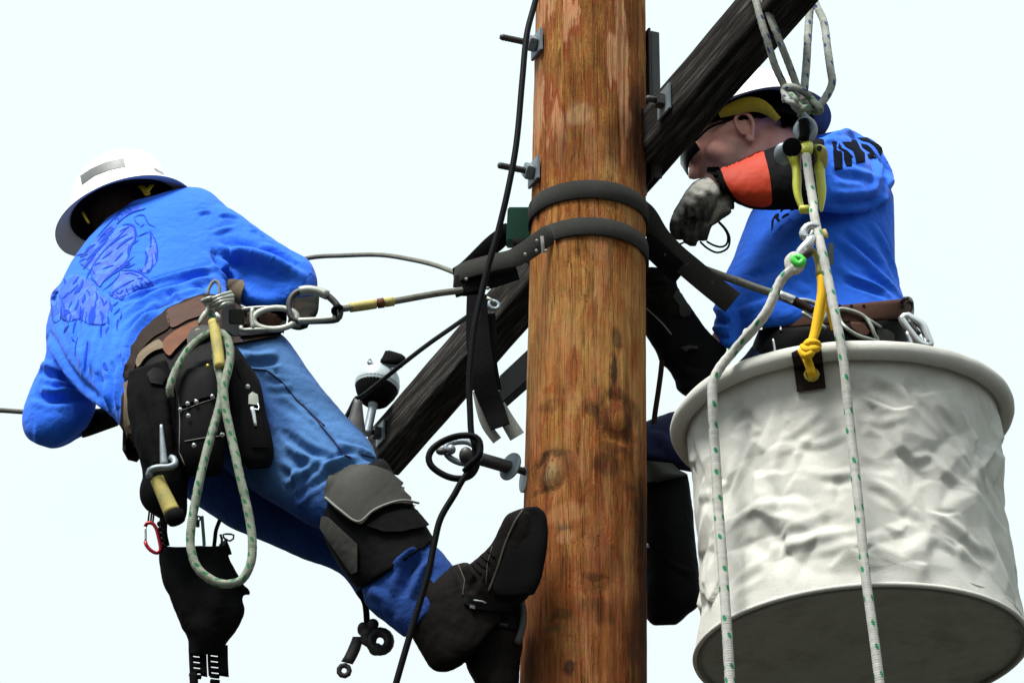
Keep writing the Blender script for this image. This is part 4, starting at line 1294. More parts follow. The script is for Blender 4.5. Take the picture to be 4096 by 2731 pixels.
    for x0, y0, x1, y1, w in ((500, 70, 540, 190, 10), (540, 200, 500, 260, 12), (610, 290, 590, 420, 8), (690, 320, 660, 560, 14), (720, 60, 700, 200, 12), (800, 180, 790, 300, 12), (830, 270, 850, 210, 10), (820, 490, 840, 550, 26), (930, 150, 920, 240, 10), (600, 150, 570, 260, 9), (660, 60, 640, 180, 9), (560, 290, 590, 330, 8)):
        S.append((w * 1.3, [((XD(x, y)[0] - 180) / YB.s, (XD(x, y)[1] - 800) / YB.s) for x, y in ((x0, y0), ((x0 + x1) / 2 - 6, (y0 + y1) / 2), (x1, y1))]))
    # lettering that can still be read on the upper arc and on the banner
    G = [stroke_g([YB(*p) for p in pts], w * YB.s * 1.55, BV_SHIRT1) for w, pts in S]
    fills = [patch_g([YB(*p) for p in q], [BV_SHIRT1], .0003, .0004, 10, rnd=True) for q in (
        ((500, 690), (620, 560), (760, 450), (900, 350), (1040, 320), (1130, 350), (1140, 460), (1080, 600), (1030, 760), (900, 880), (760, 1000), (690, 1100), (610, 1020), (560, 900), (500, 850), (440, 800)),
        ((930, 900), (1060, 890), (1180, 920), (1290, 990), (1365, 1078), (1200, 1120), (1020, 1200), (880, 1240), (820, 1170)),
        ((240, 1010), (360, 930), (520, 980), (640, 1080), (700, 1180), (820, 1260), (800, 1420), (760, 1560), (560, 1560), (420, 1500), (300, 1530), (200, 1480), (200, 1280), (180, 1160)))]
    fills += [patch_g([YB(*p) for p in q], [BV_SHIRT1], .0003, .0004, 10, rnd=True) for q in (((1320, 385), (1400, 560), (1410, 760), (1340, 860), (1270, 925), (1180, 890), (1250, 820), (1280, 720), (1250, 640), (1320, 560)), ((905, 290), (980, 190), (1070, 120), (1200, 75), (1260, 115), (1100, 170), (1000, 230), (910, 310)), ((80, 1180), (180, 1060), (240, 1010), (180, 1200), (190, 1500), (110, 1540), (70, 1320)), ((540, 580), (660, 470), (850, 300), (890, 340), (700, 480), (540, 690), (440, 720)))]
    part('print_ground', mesh_from('print_ground', *joined(fills)), M['print_pale'], W1_SHIRT)['kind'] = 'stuff'
    V, F = joined(G)
    me = mesh_from('back_print', V, F)
    tag(part('back_print', me, M['print'], W1_SHIRT, 'dark blue printed emblem with arched lettering on the back'), kind='stuff')
back_print()

# ---- hard hat with full brim
def hard_hat(parent, centre, axis, r_brim, r_crown, h, fore, mat, name='hard_hat', brim_mat=None):
    """axis: up through the crown; fore: toward the front peak"""
    up = axis.normalized()
    fo = (fore - up * fore.dot(up)).normalized()
    sd = up.cross(fo)
    n = 64
    V, F = [], []
    prof = []                       # (radius factor of crown, height, is brim)
    for i in range(15):
        a = math.pi / 2 * i / 14
        prof.append((math.cos(a) ** 0.8 if i < 14 else 0.0, h * math.sin(a) ** 0.9 + 0.012, 0))
    prof = prof[::-1]
    rows = []
    for rf, z, _ in prof:
        rows.append([centre + up * z + (fo * math.cos(t) * 1.13 + sd * math.sin(t) * 0.93) * (rf * r_crown) + up * (0.006 * max(0, 1 - abs(math.sin(t)) * 5) * min(1, rf * 2) * (1 if rf < 0.97 else 0)) for t in np.linspace(0, 2 * math.pi, n, endpoint=False)])
    for k, (bf, dz) in enumerate(((0.12, 0.006), (0.35, 0.001), (0.62, -0.005), (0.85, -0.011), (0.97, -0.014), (1.0, -0.016))):
        row = []
        for t in np.linspace(0, 2 * math.pi, n, endpoint=False):
            c = fo * math.cos(t) * 1.13 + sd * math.sin(t) * 0.93
            rb = r_crown + (r_brim - r_crown) * bf * (1 + 0.18 * max(0, math.cos(t)))
            row.append(centre + c * rb + up * (dz + 0.010 * abs(math.sin(t)) * bf))
        rows.append(row)
    th = 0.0032
    outer = [p for r_ in rows for p in r_]
    m = len(rows)
    inner = []
    cin = centre - up * 0.03
    for i, r_ in enumerate(rows):
        for p in r_:
            if i < 15:
                inner.append(p - ((p - cin).normalized()) * th)
            else:
                inner.append(p - up * th)
    V = outer + inner
    N0 = len(outer)
    for i in range(m - 1):
        for j in range(n):
            k = (j + 1) % n
            F.append((i*n + j, (i+1)*n + j, (i+1)*n + k, i*n + k))
            F.append((N0 + i*n + j, N0 + i*n + k, N0 + (i+1)*n + k, N0 + (i+1)*n + j))
    for j in range(n):
        k = (j + 1) % n
        F.append(((m-1)*n + j, N0 + (m-1)*n + j, N0 + (m-1)*n + k, (m-1)*n + k))
    me = mesh_from(name, V, F)
    bm = bmesh.new(); bm.from_mesh(me); bmesh.ops.remove_doubles(bm, verts=bm.verts, dist=0.0002); bm.to_mesh(me); bm.free()
    if brim_mat:
        me.materials.append(mat); me.materials.append(brim_mat)
        for pl in me.polygons:
            q = pl.center - centre
            q = q - up * q.dot(up)
            q = math.hypot(q.dot(fo) / 1.13, q.dot(sd) / 0.93)
            pl.material_index = 1 if q > r_crown * 1.03 else 0
    o = part(name, me, None if brim_mat else mat, parent)
    return o, up, fo, sd

def hat_left():
    c = P(ZL(930, 935), .47)
    ax = RGT * (-.29 * .857) + UPV * (.956 * .857) + FWD * .515
    s = 850 * ZL.s * mpp(c)
    fore = RGT * (-.93) + UPV * (-.25) + FWD * .45
    o, up, fo, sd = hard_hat(W1, c, ax, s / 1.06, s * 0.735 / 1.04, 0.148, fore, M['hat'])
    bv = bvh_o(o)
    patch('reflective_sticker', [ZL(*p) for p in ((380, 482), (520, 390), (700, 310), (925, 258), (948, 366), (740, 412), (560, 480), (402, 592))], bv, M['sticker'], o, 0.0004, 0.0008)
    patch('side_boss', [ZL(*p) for p in ((1250, 280), (1320, 320), (1410, 420), (1400, 440), (1300, 385))], bv, M['hat'], o, 0.0005, 0.004)
    # harness inside: headband and yellow-green ratchet straps
    hb = [c - up * 0.012 + (fo * math.cos(t) * 0.098 + sd * math.sin(t) * 0.080) for t in np.linspace(0, 2 * math.pi, 40)]
    band('headband', hb, up, 0.032, 0.003, M['black_web'], o)
    lathe('sweat_liner', c + up * -.006, up, [(.0001, .03), (.085, .03), (s * .80, .006), (s * .81, .002), (s * .78, .0), (.08, .02), (.0001, .022)], M['rubber'], o, 48)
    tube('suspension_strap', [P(ZL(1100, 560), .40), P(ZL(1180, 650), .375), P(ZL(1230, 720), .37)], 0.008, M['yellow'], o, flat=0.4)
    tube('suspension_strap', [P(ZL(1330, 540), .40), P(ZL(1270, 610), .375), P(ZL(1210, 690), .365)], 0.006, M['yellow'], o, flat=0.4)
    tube('suspension_strap', [P(ZL(410, 940), .42), P(ZL(450, 1010), .41), P(ZL(490, 1075), .41)], 0.0035, M['yellow'], o, flat=0.6)
hat_left()

# ---- gloves
def gloves_left():
    g = remesh('glove', [loft_g([(XH(1480, 560), XH(1955, 520), .26, .05), (XH(1500, 700), XH(1950, 640), .23, .045), (XH(1470, 840), XH(1925, 800), .2, .045), (XH(1450, 960), XH(1830, 930), .18, .04), (XH(1480, 1040), XH(1740, 1030), .17, .03)], 24),
                         loft_g([(XH(1500, 960), XH(1500, 1040), .16, .012), (XH(1640, 1000), XH(1630, 1066), .15, .013), (XH(1760, 960), XH(1790, 1020), .16, .013)], 14),
                         loft_g([(XH(1800, 760), XH(1850, 880), .17, .012), (XH(1740, 830), XH(1790, 940), .15, .012), (XH(1650, 900), XH(1680, 980), .14, .012)], 14)], 0.004, 5)
    part('glove', g, M['glove_dark'], W1, 'dark glove of the right hand behind the belt ring')
    g = remesh('glove', [loft_g([(XD(640, 830), XD(640, 1085), .36, .045), (XD(740, 850), XD(720, 1060), .35, .04), (XD(850, 840), XD(830, 1020), .33, .04), (XD(960, 860), XD(930, 985), .30, .03)], 24)], 0.004, 5)
    part('glove', g, M['glove_dark'], W1, 'dark glove cuff of the left hand below the sleeve')
gloves_left()

# ---- knee pad on the right leg
def knee_pad():
    sl = [(DD(748, 1112), DD(874, 1052), -.09, .088), (DD(738, 1140), DD(886, 1058), -.095, .104), (DD(734, 1185), DD(902, 1082), -.105, .106), (DD(746, 1238), DD(924, 1118), -.11, .104), (DD(772, 1288), DD(950, 1160), -.115, .10), (DD(802, 1332), DD(978, 1204), -.12, .096), (DD(826, 1354), DD(1000, 1242), -.125, .092)]
    me = remesh('knee_pad', [loft_g(sl, 32)], 0.005, 4)
    displace(me, [], 0.0015, 14, 2.0)
    k = part('knee_pad', me, M['rubber'], W1)
    bv = [bvh_o(k), BV_JEANS1]
    cap = [ZD(*p) for p in ((284, 545), (284, 470), (330, 410), (430, 372), (590, 390), (680, 455), (740, 530), (768, 592), (690, 580), (610, 592), (540, 630), (470, 690))]
    patch('pad_cap', cap, bv, M['pad_grey'], k, 0.001, 0.010, rnd=True)
    patch('lower_flap', [ZD(*p) for p in ((510, 700), (600, 640), (700, 615), (775, 620), (840, 700), (800, 715), (700, 735), (600, 735))], bv, M['rubber'], k, 0.004, 0.006)
    patch('side_flap', [ZD(*p) for p in ((262, 640), (300, 650), (460, 800), (462, 950), (430, 960), (340, 830), (255, 700))], bv, M['pad_grey'], k, 0.003, 0.004)
    e = [hit(bv, ZD(*p)) for p in ((290, 550), (380, 620), (470, 690), (540, 632), (610, 594), (690, 582), (766, 594))]
    tube('piping', [h[0] + h[1] * 0.016 for h in e if h], 0.0028, M['strap_grey'], k)
knee_pad()

# ---- boots, the soles against the pole
def boots():
    shaft = [(XE(20, 1000), XE(300, 640), -.15, .06), (XE(75, 1150), XE(420, 625), -.155, .062), (XE(150, 1290), XE(540, 600), -.16, .062), (XE(250, 1455), XE(640, 700), -.165, .06), (XE(380, 1480), XE(760, 880), -.17, .055), (XE(500, 1425), XE(830, 1020), -.17, .05)]
    foot = [(XE(985, 158), XE(1085, 150), -.215, .03), (XE(862, 205), XE(1150, 190), -.21, .045), (XE(800, 310), XE(1150, 320), -.205, .05), (XE(738, 445), XE(1140, 460), -.20, .05), (XE(650, 540), XE(1110, 630), -.195, .05), (XE(565, 610), XE(1080, 770), -.19, .048), (XE(440, 690), XE(1030, 880), -.185, .046), (XE(390, 850), XE(930, 960), -.18, .044), (XE(420, 960), XE(880, 1040), -.175, .04)]
    me = remesh('boot', [loft_g(shaft, 28), loft_g(foot, 28)], 0.005, 6)
    displace(me, [([XE(420, 640), XE(500, 720), XE(520, 850)], .012, -.006), ([XE(560, 600), XE(600, 720), XE(560, 850)], .010, -.006), ([XE(640, 540), XE(690, 640), XE(680, 760)], .010, .005)], .0025, 12, 5.0)
    b = part('boot', me, M['boot'], W1, 'dark boot with its toe up against the pole')
    # sole: a slab along the foot's right side
    so = [(XE(1000, 155), XE(1100, 148), -.235, .036), (XE(900, 250), XE(1165, 200), -.232, .047), (XE(845, 420), XE(1187, 310), -.23, .05), (XE(800, 560), XE(1187, 440), -.228, .05), (XE(760, 720), XE(1165, 590), -.224, .048), (XE(735, 820), XE(1130, 750), -.22, .044), (XE(760, 880), XE(1075, 860), -.215, .04)]
    sl = remesh('sole', [loft_g([(l, r, y, .018) for l, r, y, d in so], 24, ex=3.0)], 0.004, 3)
    s = part('sole', sl, M['rubber'], b)
    bvb = [bvh_o(s), bvh_o(b)]
    w = [hit(bvb, XE(*p)) for p in ((1035, 152), (985, 180), (930, 260), (895, 330), (855, 420), (820, 520), (790, 620), (755, 720), (710, 830))]
    tube('welt', [h[0] - ray((2000, 2200)) * 0.002 for h in w if h], 0.0024, M['welt'], b)
    for x0, y0, x1, y1 in ((650, 545, 720, 600), (615, 590, 690, 650), (575, 610, 650, 690), (540, 620, 600, 720), (700, 500, 760, 560)):
        tube('lace', [on(bvb, XE(x0 + (x1 - x0) * t, y0 + (y1 - y0) * t), .003, -.2) for t in np.linspace(0, 1, 6)], .002, M['boot'], b)
    for pts in (((470, 620), (520, 740), (500, 880)), ((740, 470), (700, 620), (690, 800))):
        q = [(pts[i][0] + (pts[i+1][0] - pts[i][0]) * k / 8, pts[i][1] + (pts[i+1][1] - pts[i][1]) * k / 8) for i in range(len(pts) - 1) for k in range(8)]
        tube('stitch_line', [on(bvb, XE(*p), .001, -.2) for p in q], .0013, M['welt'], b)
    patch('climber_strap', [XE(*p) for p in ((520, 840), (570, 880), (690, 905), (880, 915), (880, 990), (700, 985), (590, 975), (510, 930))], bvb, M['black_leather'], b, .003, .004)
    patch('buckle', [XE(*p) for p in ((560, 945), (605, 955), (600, 985), (555, 975))], bvb, M['dark_steel'], b, .008, .003)
    tube('buckle_pin', [on(bvb, XE(*p), .012, -.18) for p in ((590, 902), (660, 912), (690, 925))], .002, M['alu'], b)
    # the other boot, lower, mostly out of frame
    foot2 = [(XE(700, 880), XE(995, 870), -.13, .03), (XE(600, 960), XE(1005, 930), -.13, .045), (XE(540, 1100), XE(990, 1080), -.13, .05), (XE(520, 1260), XE(985, 1250), -.13, .05), (XE(530, 1430), XE(965, 1430), -.13, .05), (XE(590, 1560), XE(955, 1580), -.13, .05), (XE(680, 1700), XE(950, 1720), -.12, .045), (XE(760, 1790), XE(940, 1800), -.12, .03)]
    sh2 = [(XE(60, 1150), XE(500, 900), -.04, .06), (XE(250, 1400), XE(600, 1000), -.06, .06), (XE(380, 1455), XE(760, 1050), -.08, .055), (XE(500, 1410), XE(880, 1100), -.1, .05)]
    me = remesh('boot', [loft_g(foot2, 28), loft_g(sh2, 24)], 0.005, 5)
    displace(me, [], .0025, 12, 9.0)
    b2 = part('boot', me, M['boot'], W1, 'dark lower boot against the pole, cut by the bottom edge')
    bv2 = bvh_o(b2)
    patch('climber_strap', [XE(*p) for p in ((600, 1060), (860, 1075), (960, 1090), (955, 1150), (860, 1130), (600, 1120))], bv2, M['black_leather'], b2, .002, .004)
    tube('buckle', [on(bv2, XE(*p), .006, -.18) for p in ((790, 1088), (830, 1098), (860, 1102))], .003, M['dark_steel'], b2)
    # climber shank: the steel bar down the inside of the leg with its gaff in the wood
    tube('climber_shank', [P(XE(940, 860), -.17), P(XE(985, 960), -.165), P(XE(985, 1100), -.165), P(XE(940, 1250), -.165)], .008, M['dark_steel'], b2, flat=.5)
boots()
# ================================================================ the worker on the right, behind the bucket
W2 = thing('person', 'worker in bright blue shirt and hard hat behind the canvas bucket, face turned left', 'person', P(DD(1700, 1430), .25))

def right_worker():
    global W2_SHIRT, BV_SHIRT2, BV_HEAD2, W2_BODY
    torso = [(ZG(1080, 450), ZG(1300, 400), .40, .06), (ZG(1000, 500), ZG(1500, 475), .40, .10), (ZG(900, 640), ZG(1580, 660), .39, .13), (ZG(820, 800), ZG(1604, 800), .37, .14), (ZG(755, 890), ZG(1608, 950), .36, .145),
             (ZG(708, 1000), ZG(1614, 1080), .35, .15), (ZG(645, 1170), ZG(1622, 1220), .34, .15), (ZG(585, 1290), ZG(1648, 1350), .33, .15), (ZG(545, 1400), ZG(1672, 1430), .32, .15), (ZG(535, 1490), ZG(1670, 1500), .31, .145), (ZG(600, 1590), ZG(1640, 1540), .31, .13)]
    arm = [(ZG(1330, 400), ZG(1600, 720), .36, .07), (ZG(1300, 395), ZG(1575, 830), .30, .085), (ZG(1240, 410), ZG(1440, 880), .25, .085), (ZG(1180, 440), ZG(1290, 895), .21, .08), (ZG(1120, 465), ZG(1180, 890), .19, .075), (ZG(1080, 480), ZG(1110, 870), .18, .065)]
    tail = [(XC(900, 380), XC(1160, 330), .27, .05), (XC(880, 560), XC(1180, 540), .26, .055), (XC(870, 700), XC(1180, 760), .26, .055), (XC(900, 810), XC(1150, 900), .26, .05), (XC(960, 880), XC(1100, 930), .27, .03)]
    me = remesh('shirt', [loft_g(torso, 40), loft_g(arm, 30), loft_g(tail, 24)], 0.0043, 11)
    f = []
    A = lambda w, a, Z, *pts: f.append(([Z(*p) for p in pts], w, a))
    A(.012, .008, YA, (1180, 430), (1300, 330), (1450, 330), (1560, 390)); A(.010, -.007, YA, (1170, 400), (1290, 350), (1420, 370)); A(.009, .006, YA, (790, 400), (950, 330), (1150, 260)); A(.008, -.005, YA, (850, 420), (1000, 350), (1180, 280)); A(.009, .006, YA, (940, 480), (1050, 430), (1170, 430))
    A(.012, .009, YA, (1640, 620), (1780, 760), (1830, 950), (1780, 1150), (1720, 1250)); A(.010, -.007, YA, (1830, 700), (1900, 900), (1880, 1080)); A(.012, .009, YA, (1880, 640), (1990, 850), (2000, 1000), (1960, 1150)); A(.012, .006, YA, (1380, 840), (1500, 930), (1700, 980), (1800, 990)); A(.012, -.006, YA, (1080, 960), (1300, 1010), (1560, 1030))
    A(.014, -.014, YA, (1000, 1420), (1300, 1440), (1600, 1420), (1900, 1380)); A(.012, .008, YA, (1650, 1520), (1800, 1440), (1980, 1330), (2040, 1150))
    A(.014, .010, ZG, (1240, 1030), (1400, 1160), (1520, 1270), (1650, 1400)); A(.014, -.008, ZG, (1290, 1020), (1430, 1120), (1560, 1250)); A(.012, .008, ZG, (1470, 950), (1550, 1080), (1600, 1200), (1640, 1330)); A(.012, .008, ZG, (1270, 1200), (1360, 1280), (1500, 1340), (1600, 1400)); A(.010, -.006, ZG, (1300, 1300), (1420, 1340), (1560, 1390))
    A(.012, .006, ZG, (1010, 1310), (1060, 1350), (1120, 1360)); A(.014, .006, ZG, (720, 1400), (850, 1330), (980, 1270)); A(.014, -.006, ZG, (700, 1300), (830, 1250), (960, 1200)); A(.012, .006, ZG, (640, 1500), (760, 1460), (900, 1420))
    A(.010, .008, XC, (890, 470), (960, 520), (1040, 540)); A(.010, -.008, XC, (900, 600), (970, 620), (1050, 600)); A(.010, .008, XC, (880, 690), (960, 700), (1040, 690)); A(.010, -.008, XC, (910, 770), (980, 780), (1040, 770))
    displace(me, f, .0025, 8.0, 21.0, None, .0006)
    W2_SHIRT = part('shirt', me, M['shirt'], W2)
    BV_SHIRT2 = bvh_o(W2_SHIRT)
    # ---- body: head, neck, trunk, arms and legs in one surface
    HS = 1.2
    wup = UPV * .89 + FWD * .454                                   # the world's vertical
    fo = (RGT * -.89 + wup * -.45 - FWD * .02).normalized()        # the way he faces: left and down
    up = (wup * .89 + RGT * -.45); up = (up - fo * up.dot(fo)).normalized()
    sd = fo.cross(up)
    if sd.dot(FWD) > 0: sd = -sd                                    # toward us: the side of his face we see
    hc = P(ZK(842, 1008), .26) - (fo * -.012 + up * -.012 + sd * .068) * HS
    global HEAD2
    HEAD2 = (hc, fo, up, sd)
    fo, up, sd = fo * HS, up * HS, sd * HS
    E = lambda f_, u_, s_, a, b_, c: ellipsoid_g(hc + fo * f_ + up * u_ + sd * s_, (fo * a, up * b_, sd * c))
    head = [E(-.015, .008, 0, .096, .052, .072), E(.03, -.02, 0, .072, .085, .062), E(.052, -.065, 0, .048, .045, .045), E(.074, -.088, 0, .022, .018, .024), E(.088, .012, 0, .018, .03, .05),
            loft_dir(hc, fo, up, sd, [(.088, .015, .010, .012), (.104, -.012, .014, .013), (.114, -.028, .013, .016), (.104, -.038, .008, .016)]),
            E(.094, -.056, 0, .012, .008, .022), E(.091, -.068, 0, .012, .008, .021), E(.05, -.022, .042, .032, .030, .020), E(.0, -.055, .034, .05, .032, .026),
            E(-.05, -.045, 0, .055, .065, .055)]
    neck = loft_g([(ZK(900, 1180), ZK(1190, 980), .34, .055), (ZK(950, 1300), ZK(1330, 1060), .36, .06), (ZK(1000, 1450), ZK(1480, 1150), .38, .075)], 22)
    shr = lambda s, k: [((l[0] + (r[0] - l[0]) * k, l[1] + (r[1] - l[1]) * k), (r[0] - (r[0] - l[0]) * k, r[1] - (r[1] - l[1]) * k), y, d * (1 - 2 * k)) for l, r, y, d in s]
    fore = [(ZG(1150, 500), ZG(1130, 860), .17, .05), (ZG(850, 560), ZG(860, 840), .15, .045), (ZG(620, 650), ZG(650, 780), .14, .03)]
    fore2 = [(XC(440, 1180), XC(1000, 900), .25, .05), (XC(270, 930), XC(780, 650), .24, .045), (XC(150, 740), XC(600, 450), .22, .04)]
    body = remesh('body', head + [neck, loft_g(shr(torso[:-2], .15), 30), loft_g(shr(arm, .27), 22), loft_g(shr(fore, .12), 18), loft_g(shr(fore2, .16), 18), loft_g([(XC(1300, 200), XC(1450, 300), .34, .04), (XC(980, 560), XC(1130, 720), .27, .025), (XC(640, 1130), XC(860, 1020), .25, .035)], 18),
                                 loft_g([(ZH(1000, 300), ZH(1600, 300), .34, .08), (ZH(1000, 560), ZH(1600, 540), .34, .08), (ZH(800, 800), ZH(1400, 850), .33, .08), (ZH(450, 1120), ZH(700, 1250), .27, .05)], 24)], 0.0045, 5)
    tone_zone(body, [[ZK(*p) for p in ((560, 1240), (640, 1290), (740, 1260), (800, 1180))], [ZK(*p) for p in ((540, 1330), (620, 1330), (720, 1300))]], .030)
    W2_BODY = part('body', body, M['skin'], W2)
    BV_HEAD2 = bvh_o(W2_BODY)
    # ear
    ec = hc + fo * -.012 + up * -.012 + sd * .064
    rim = [ec + fo * x + up * z + sd * s for x, z, s in ((.010, -.012, .004), (.013, .010, .006), (.008, .026, .010), (-.006, .030, .014), (-.017, .020, .016), (-.018, .002, .014), (-.010, -.014, .010), (.0, -.028, .006), (.008, -.028, .004))]
    e = remesh('ear', [tube_g(rim, .0052, 10, .003), ellipsoid_g(ec + fo * -.003 + up * .002 + sd * .004, (fo * .014, up * .026, sd * .005)), ellipsoid_g(ec + fo * .002 + up * -.026 + sd * .005, (fo * .009, up * .010, sd * .006))], .002, 3)
    part('ear', e, M['skin'], W2)
    part('mouth', mesh_from('mouth', *ellipsoid_g(hc + fo * .098 + up * -.062 + sd * .004, (fo * .0075, up * .006, sd * .021))), M['lips'], W2)
    # hair close-cropped at the back
    part('hair', remesh('hair', [ellipsoid_g(hc + fo * -.028 + up * .018, (fo * .086, up * .052, sd * .074))], .005, 2), M['hair'], W2)
    # safety glasses: dark lens and temple arm
    g = thing_child('safety_glasses', W2, hc)
    tube('temple_arm', [ec + up * .03 + fo * .005 + sd * .004, hc + fo * .05 + up * .022 + sd * .068, hc + fo * .088 + up * .014 + sd * .056], .0032, M['rubber'], g)
    band('lens', [hc + fo * .090 + up * .006 + sd * .058, hc + fo * .108 + up * .006 + sd * .036, hc + fo * .114 + up * .006 + sd * .005, hc + fo * .112 + up * .006 + sd * -.03], up, .038, .003, M['lens'], g)
    fo, up, sd = fo / HS, up / HS, sd / HS

def thing_child(name, parent, loc):
    o = bpy.data.objects.new(name, None)
    o.empty_display_size = .03
    COL.objects.link(o)
    LOC[o.name] = Vector(loc)
    o.parent = parent
    o.location = Vector(loc) - LOC[parent.name]
    return o

def loft_dir(c, fo, up, sd, rows, n=14):
    V, F = [], []
    for f_, u_, hw, hd in rows:
        for j in range(n):
            t = 2 * math.pi * j / n
            V.append(c + fo * (f_ - hd * 0.3 + hd * math.cos(t)) + up * u_ + sd * (hw * math.sin(t)))
    for i in range(len(rows) - 1):
        for j in range(n):
            k = (j + 1) % n
            F.append((i*n + j, i*n + k, (i+1)*n + k, (i+1)*n + j))
    F.append(tuple(range(n))); F.append(tuple((len(rows)-1)*n + j for j in range(n)))
    return V, F
right_worker()

# ---- hard hat
def hat_right():
    c = P(ZK(945, 1000), .335)
    ax = RGT * (-.20 * .79) + UPV * (.98 * .79) + FWD * .61
    s = 575 * ZK.s * mpp(c)
    o, up, fo, sd = hard_hat(W2, c, ax, s / 1.12, s * 0.72 / 1.08, 0.14, RGT * -.9 + UPV * -.35 + FWD * .1, M['hat'], brim_mat=M['hat_shaded'])
    bv = bvh_o(o)
    # black liner and yellow ratchet band seen from below
    hb = [c - up * .016 + (fo * math.cos(t) * .106 + sd * math.sin(t) * .089) for t in np.linspace(0, 2 * math.pi, 44)]
    band('headband', hb, up, .034, .003, M['rubber'], o)
    lathe('sweat_liner', c + up * -.004, up, [(.0001, .03), (.09, .03), (s * .76, .006), (s * .77, .002), (s * .74, .0), (.085, .02), (.0001, .022)], M['rubber'], o, 48)
    yb = [P(ZK(*p), y_) for p, y_ in (((640, 900), .25), ((760, 850), .235), ((870, 820), .225), ((960, 830), .225), ((1040, 880), .235), ((1100, 940), .25))]
    band('ratchet_band', yb, UPV + RGT * .25 - FWD * .3, lambda t: .018 + .020 * math.sin(math.pi * min(1, t * 1.1)), .004, M['yellow'], o)
hat_right()

# ---- sleeve and chest lettering
def letters():
    b = [BV_SHIRT2]
    def pl(polys, Z, nm, lab):
        G = [patch_g([Z(*p) for p in q], b, .0006, .0004, 5) for q in polys]
        V, F = joined(G)
        me = mesh_from(nm, V, F)
        part(nm, me, M['black_ink'], W2_SHIRT, lab)
    pl([[(1085, 455), (1165, 460), (1160, 590), (1180, 600), (1235, 610), (1250, 640), (1255, 890), (1130, 915), (1105, 640), (1110, 570)],
        [(1270, 620), (1320, 625), (1370, 690), (1400, 740), (1400, 850), (1310, 850), (1275, 740)],
        [(1200, 480), (1250, 560), (1330, 600), (1420, 700), (1400, 720), (1330, 660), (1260, 610), (1180, 560)],
        [(1240, 465), (1400, 460), (1390, 420), (1470, 440), (1540, 580), (1600, 640), (1605, 780), (1470, 805), (1440, 660), (1410, 600), (1300, 540)],
        [(1480, 400), (1640, 395), (1700, 440), (1820, 500), (1870, 550), (1890, 620), (1850, 680), (1800, 600), (1740, 520), (1660, 470), (1560, 450)],
        [(1540, 490), (1640, 510), (1700, 560), (1760, 640), (1815, 720), (1660, 725), (1640, 660), (1690, 640), (1620, 590), (1560, 550)]], YA, 'sleeve_lettering', 'black block lettering across the sleeve')
    pl([[(392, 660), (395, 480), (440, 400), (470, 360), (530, 330), (538, 390), (500, 440), (470, 430), (445, 440), (430, 560), (410, 650)],
        [(470, 440), (520, 420), (560, 470), (520, 500)],
        [(555, 300), (580, 250), (660, 215), (640, 260), (590, 300), (570, 330)], [(585, 425), (600, 390), (660, 350), (720, 330), (715, 370), (650, 400), (600, 435)],
        [(725, 200), (800, 190), (880, 250), (760, 290), (735, 270)], [(780, 170), (880, 160), (875, 205), (800, 215)]], YD, 'chest_lettering', 'black lettering on the chest, half hidden by the sleeve')
    G = [stroke_g([YD(*p) for p in q], 3.5, b) for q in (((420, 760), (460, 710), (510, 740)), ((470, 680), (560, 640), (600, 620)), ((500, 640), (600, 560), (660, 540)), ((630, 520), (720, 490)), ((730, 500), (780, 450)), ((770, 520), (840, 490)), ((560, 600), (620, 590)), ((690, 470), (760, 430)))]
    part('chest_small_print', mesh_from('chest_small_print', *joined(G)), M['print'], W2_SHIRT)
letters()

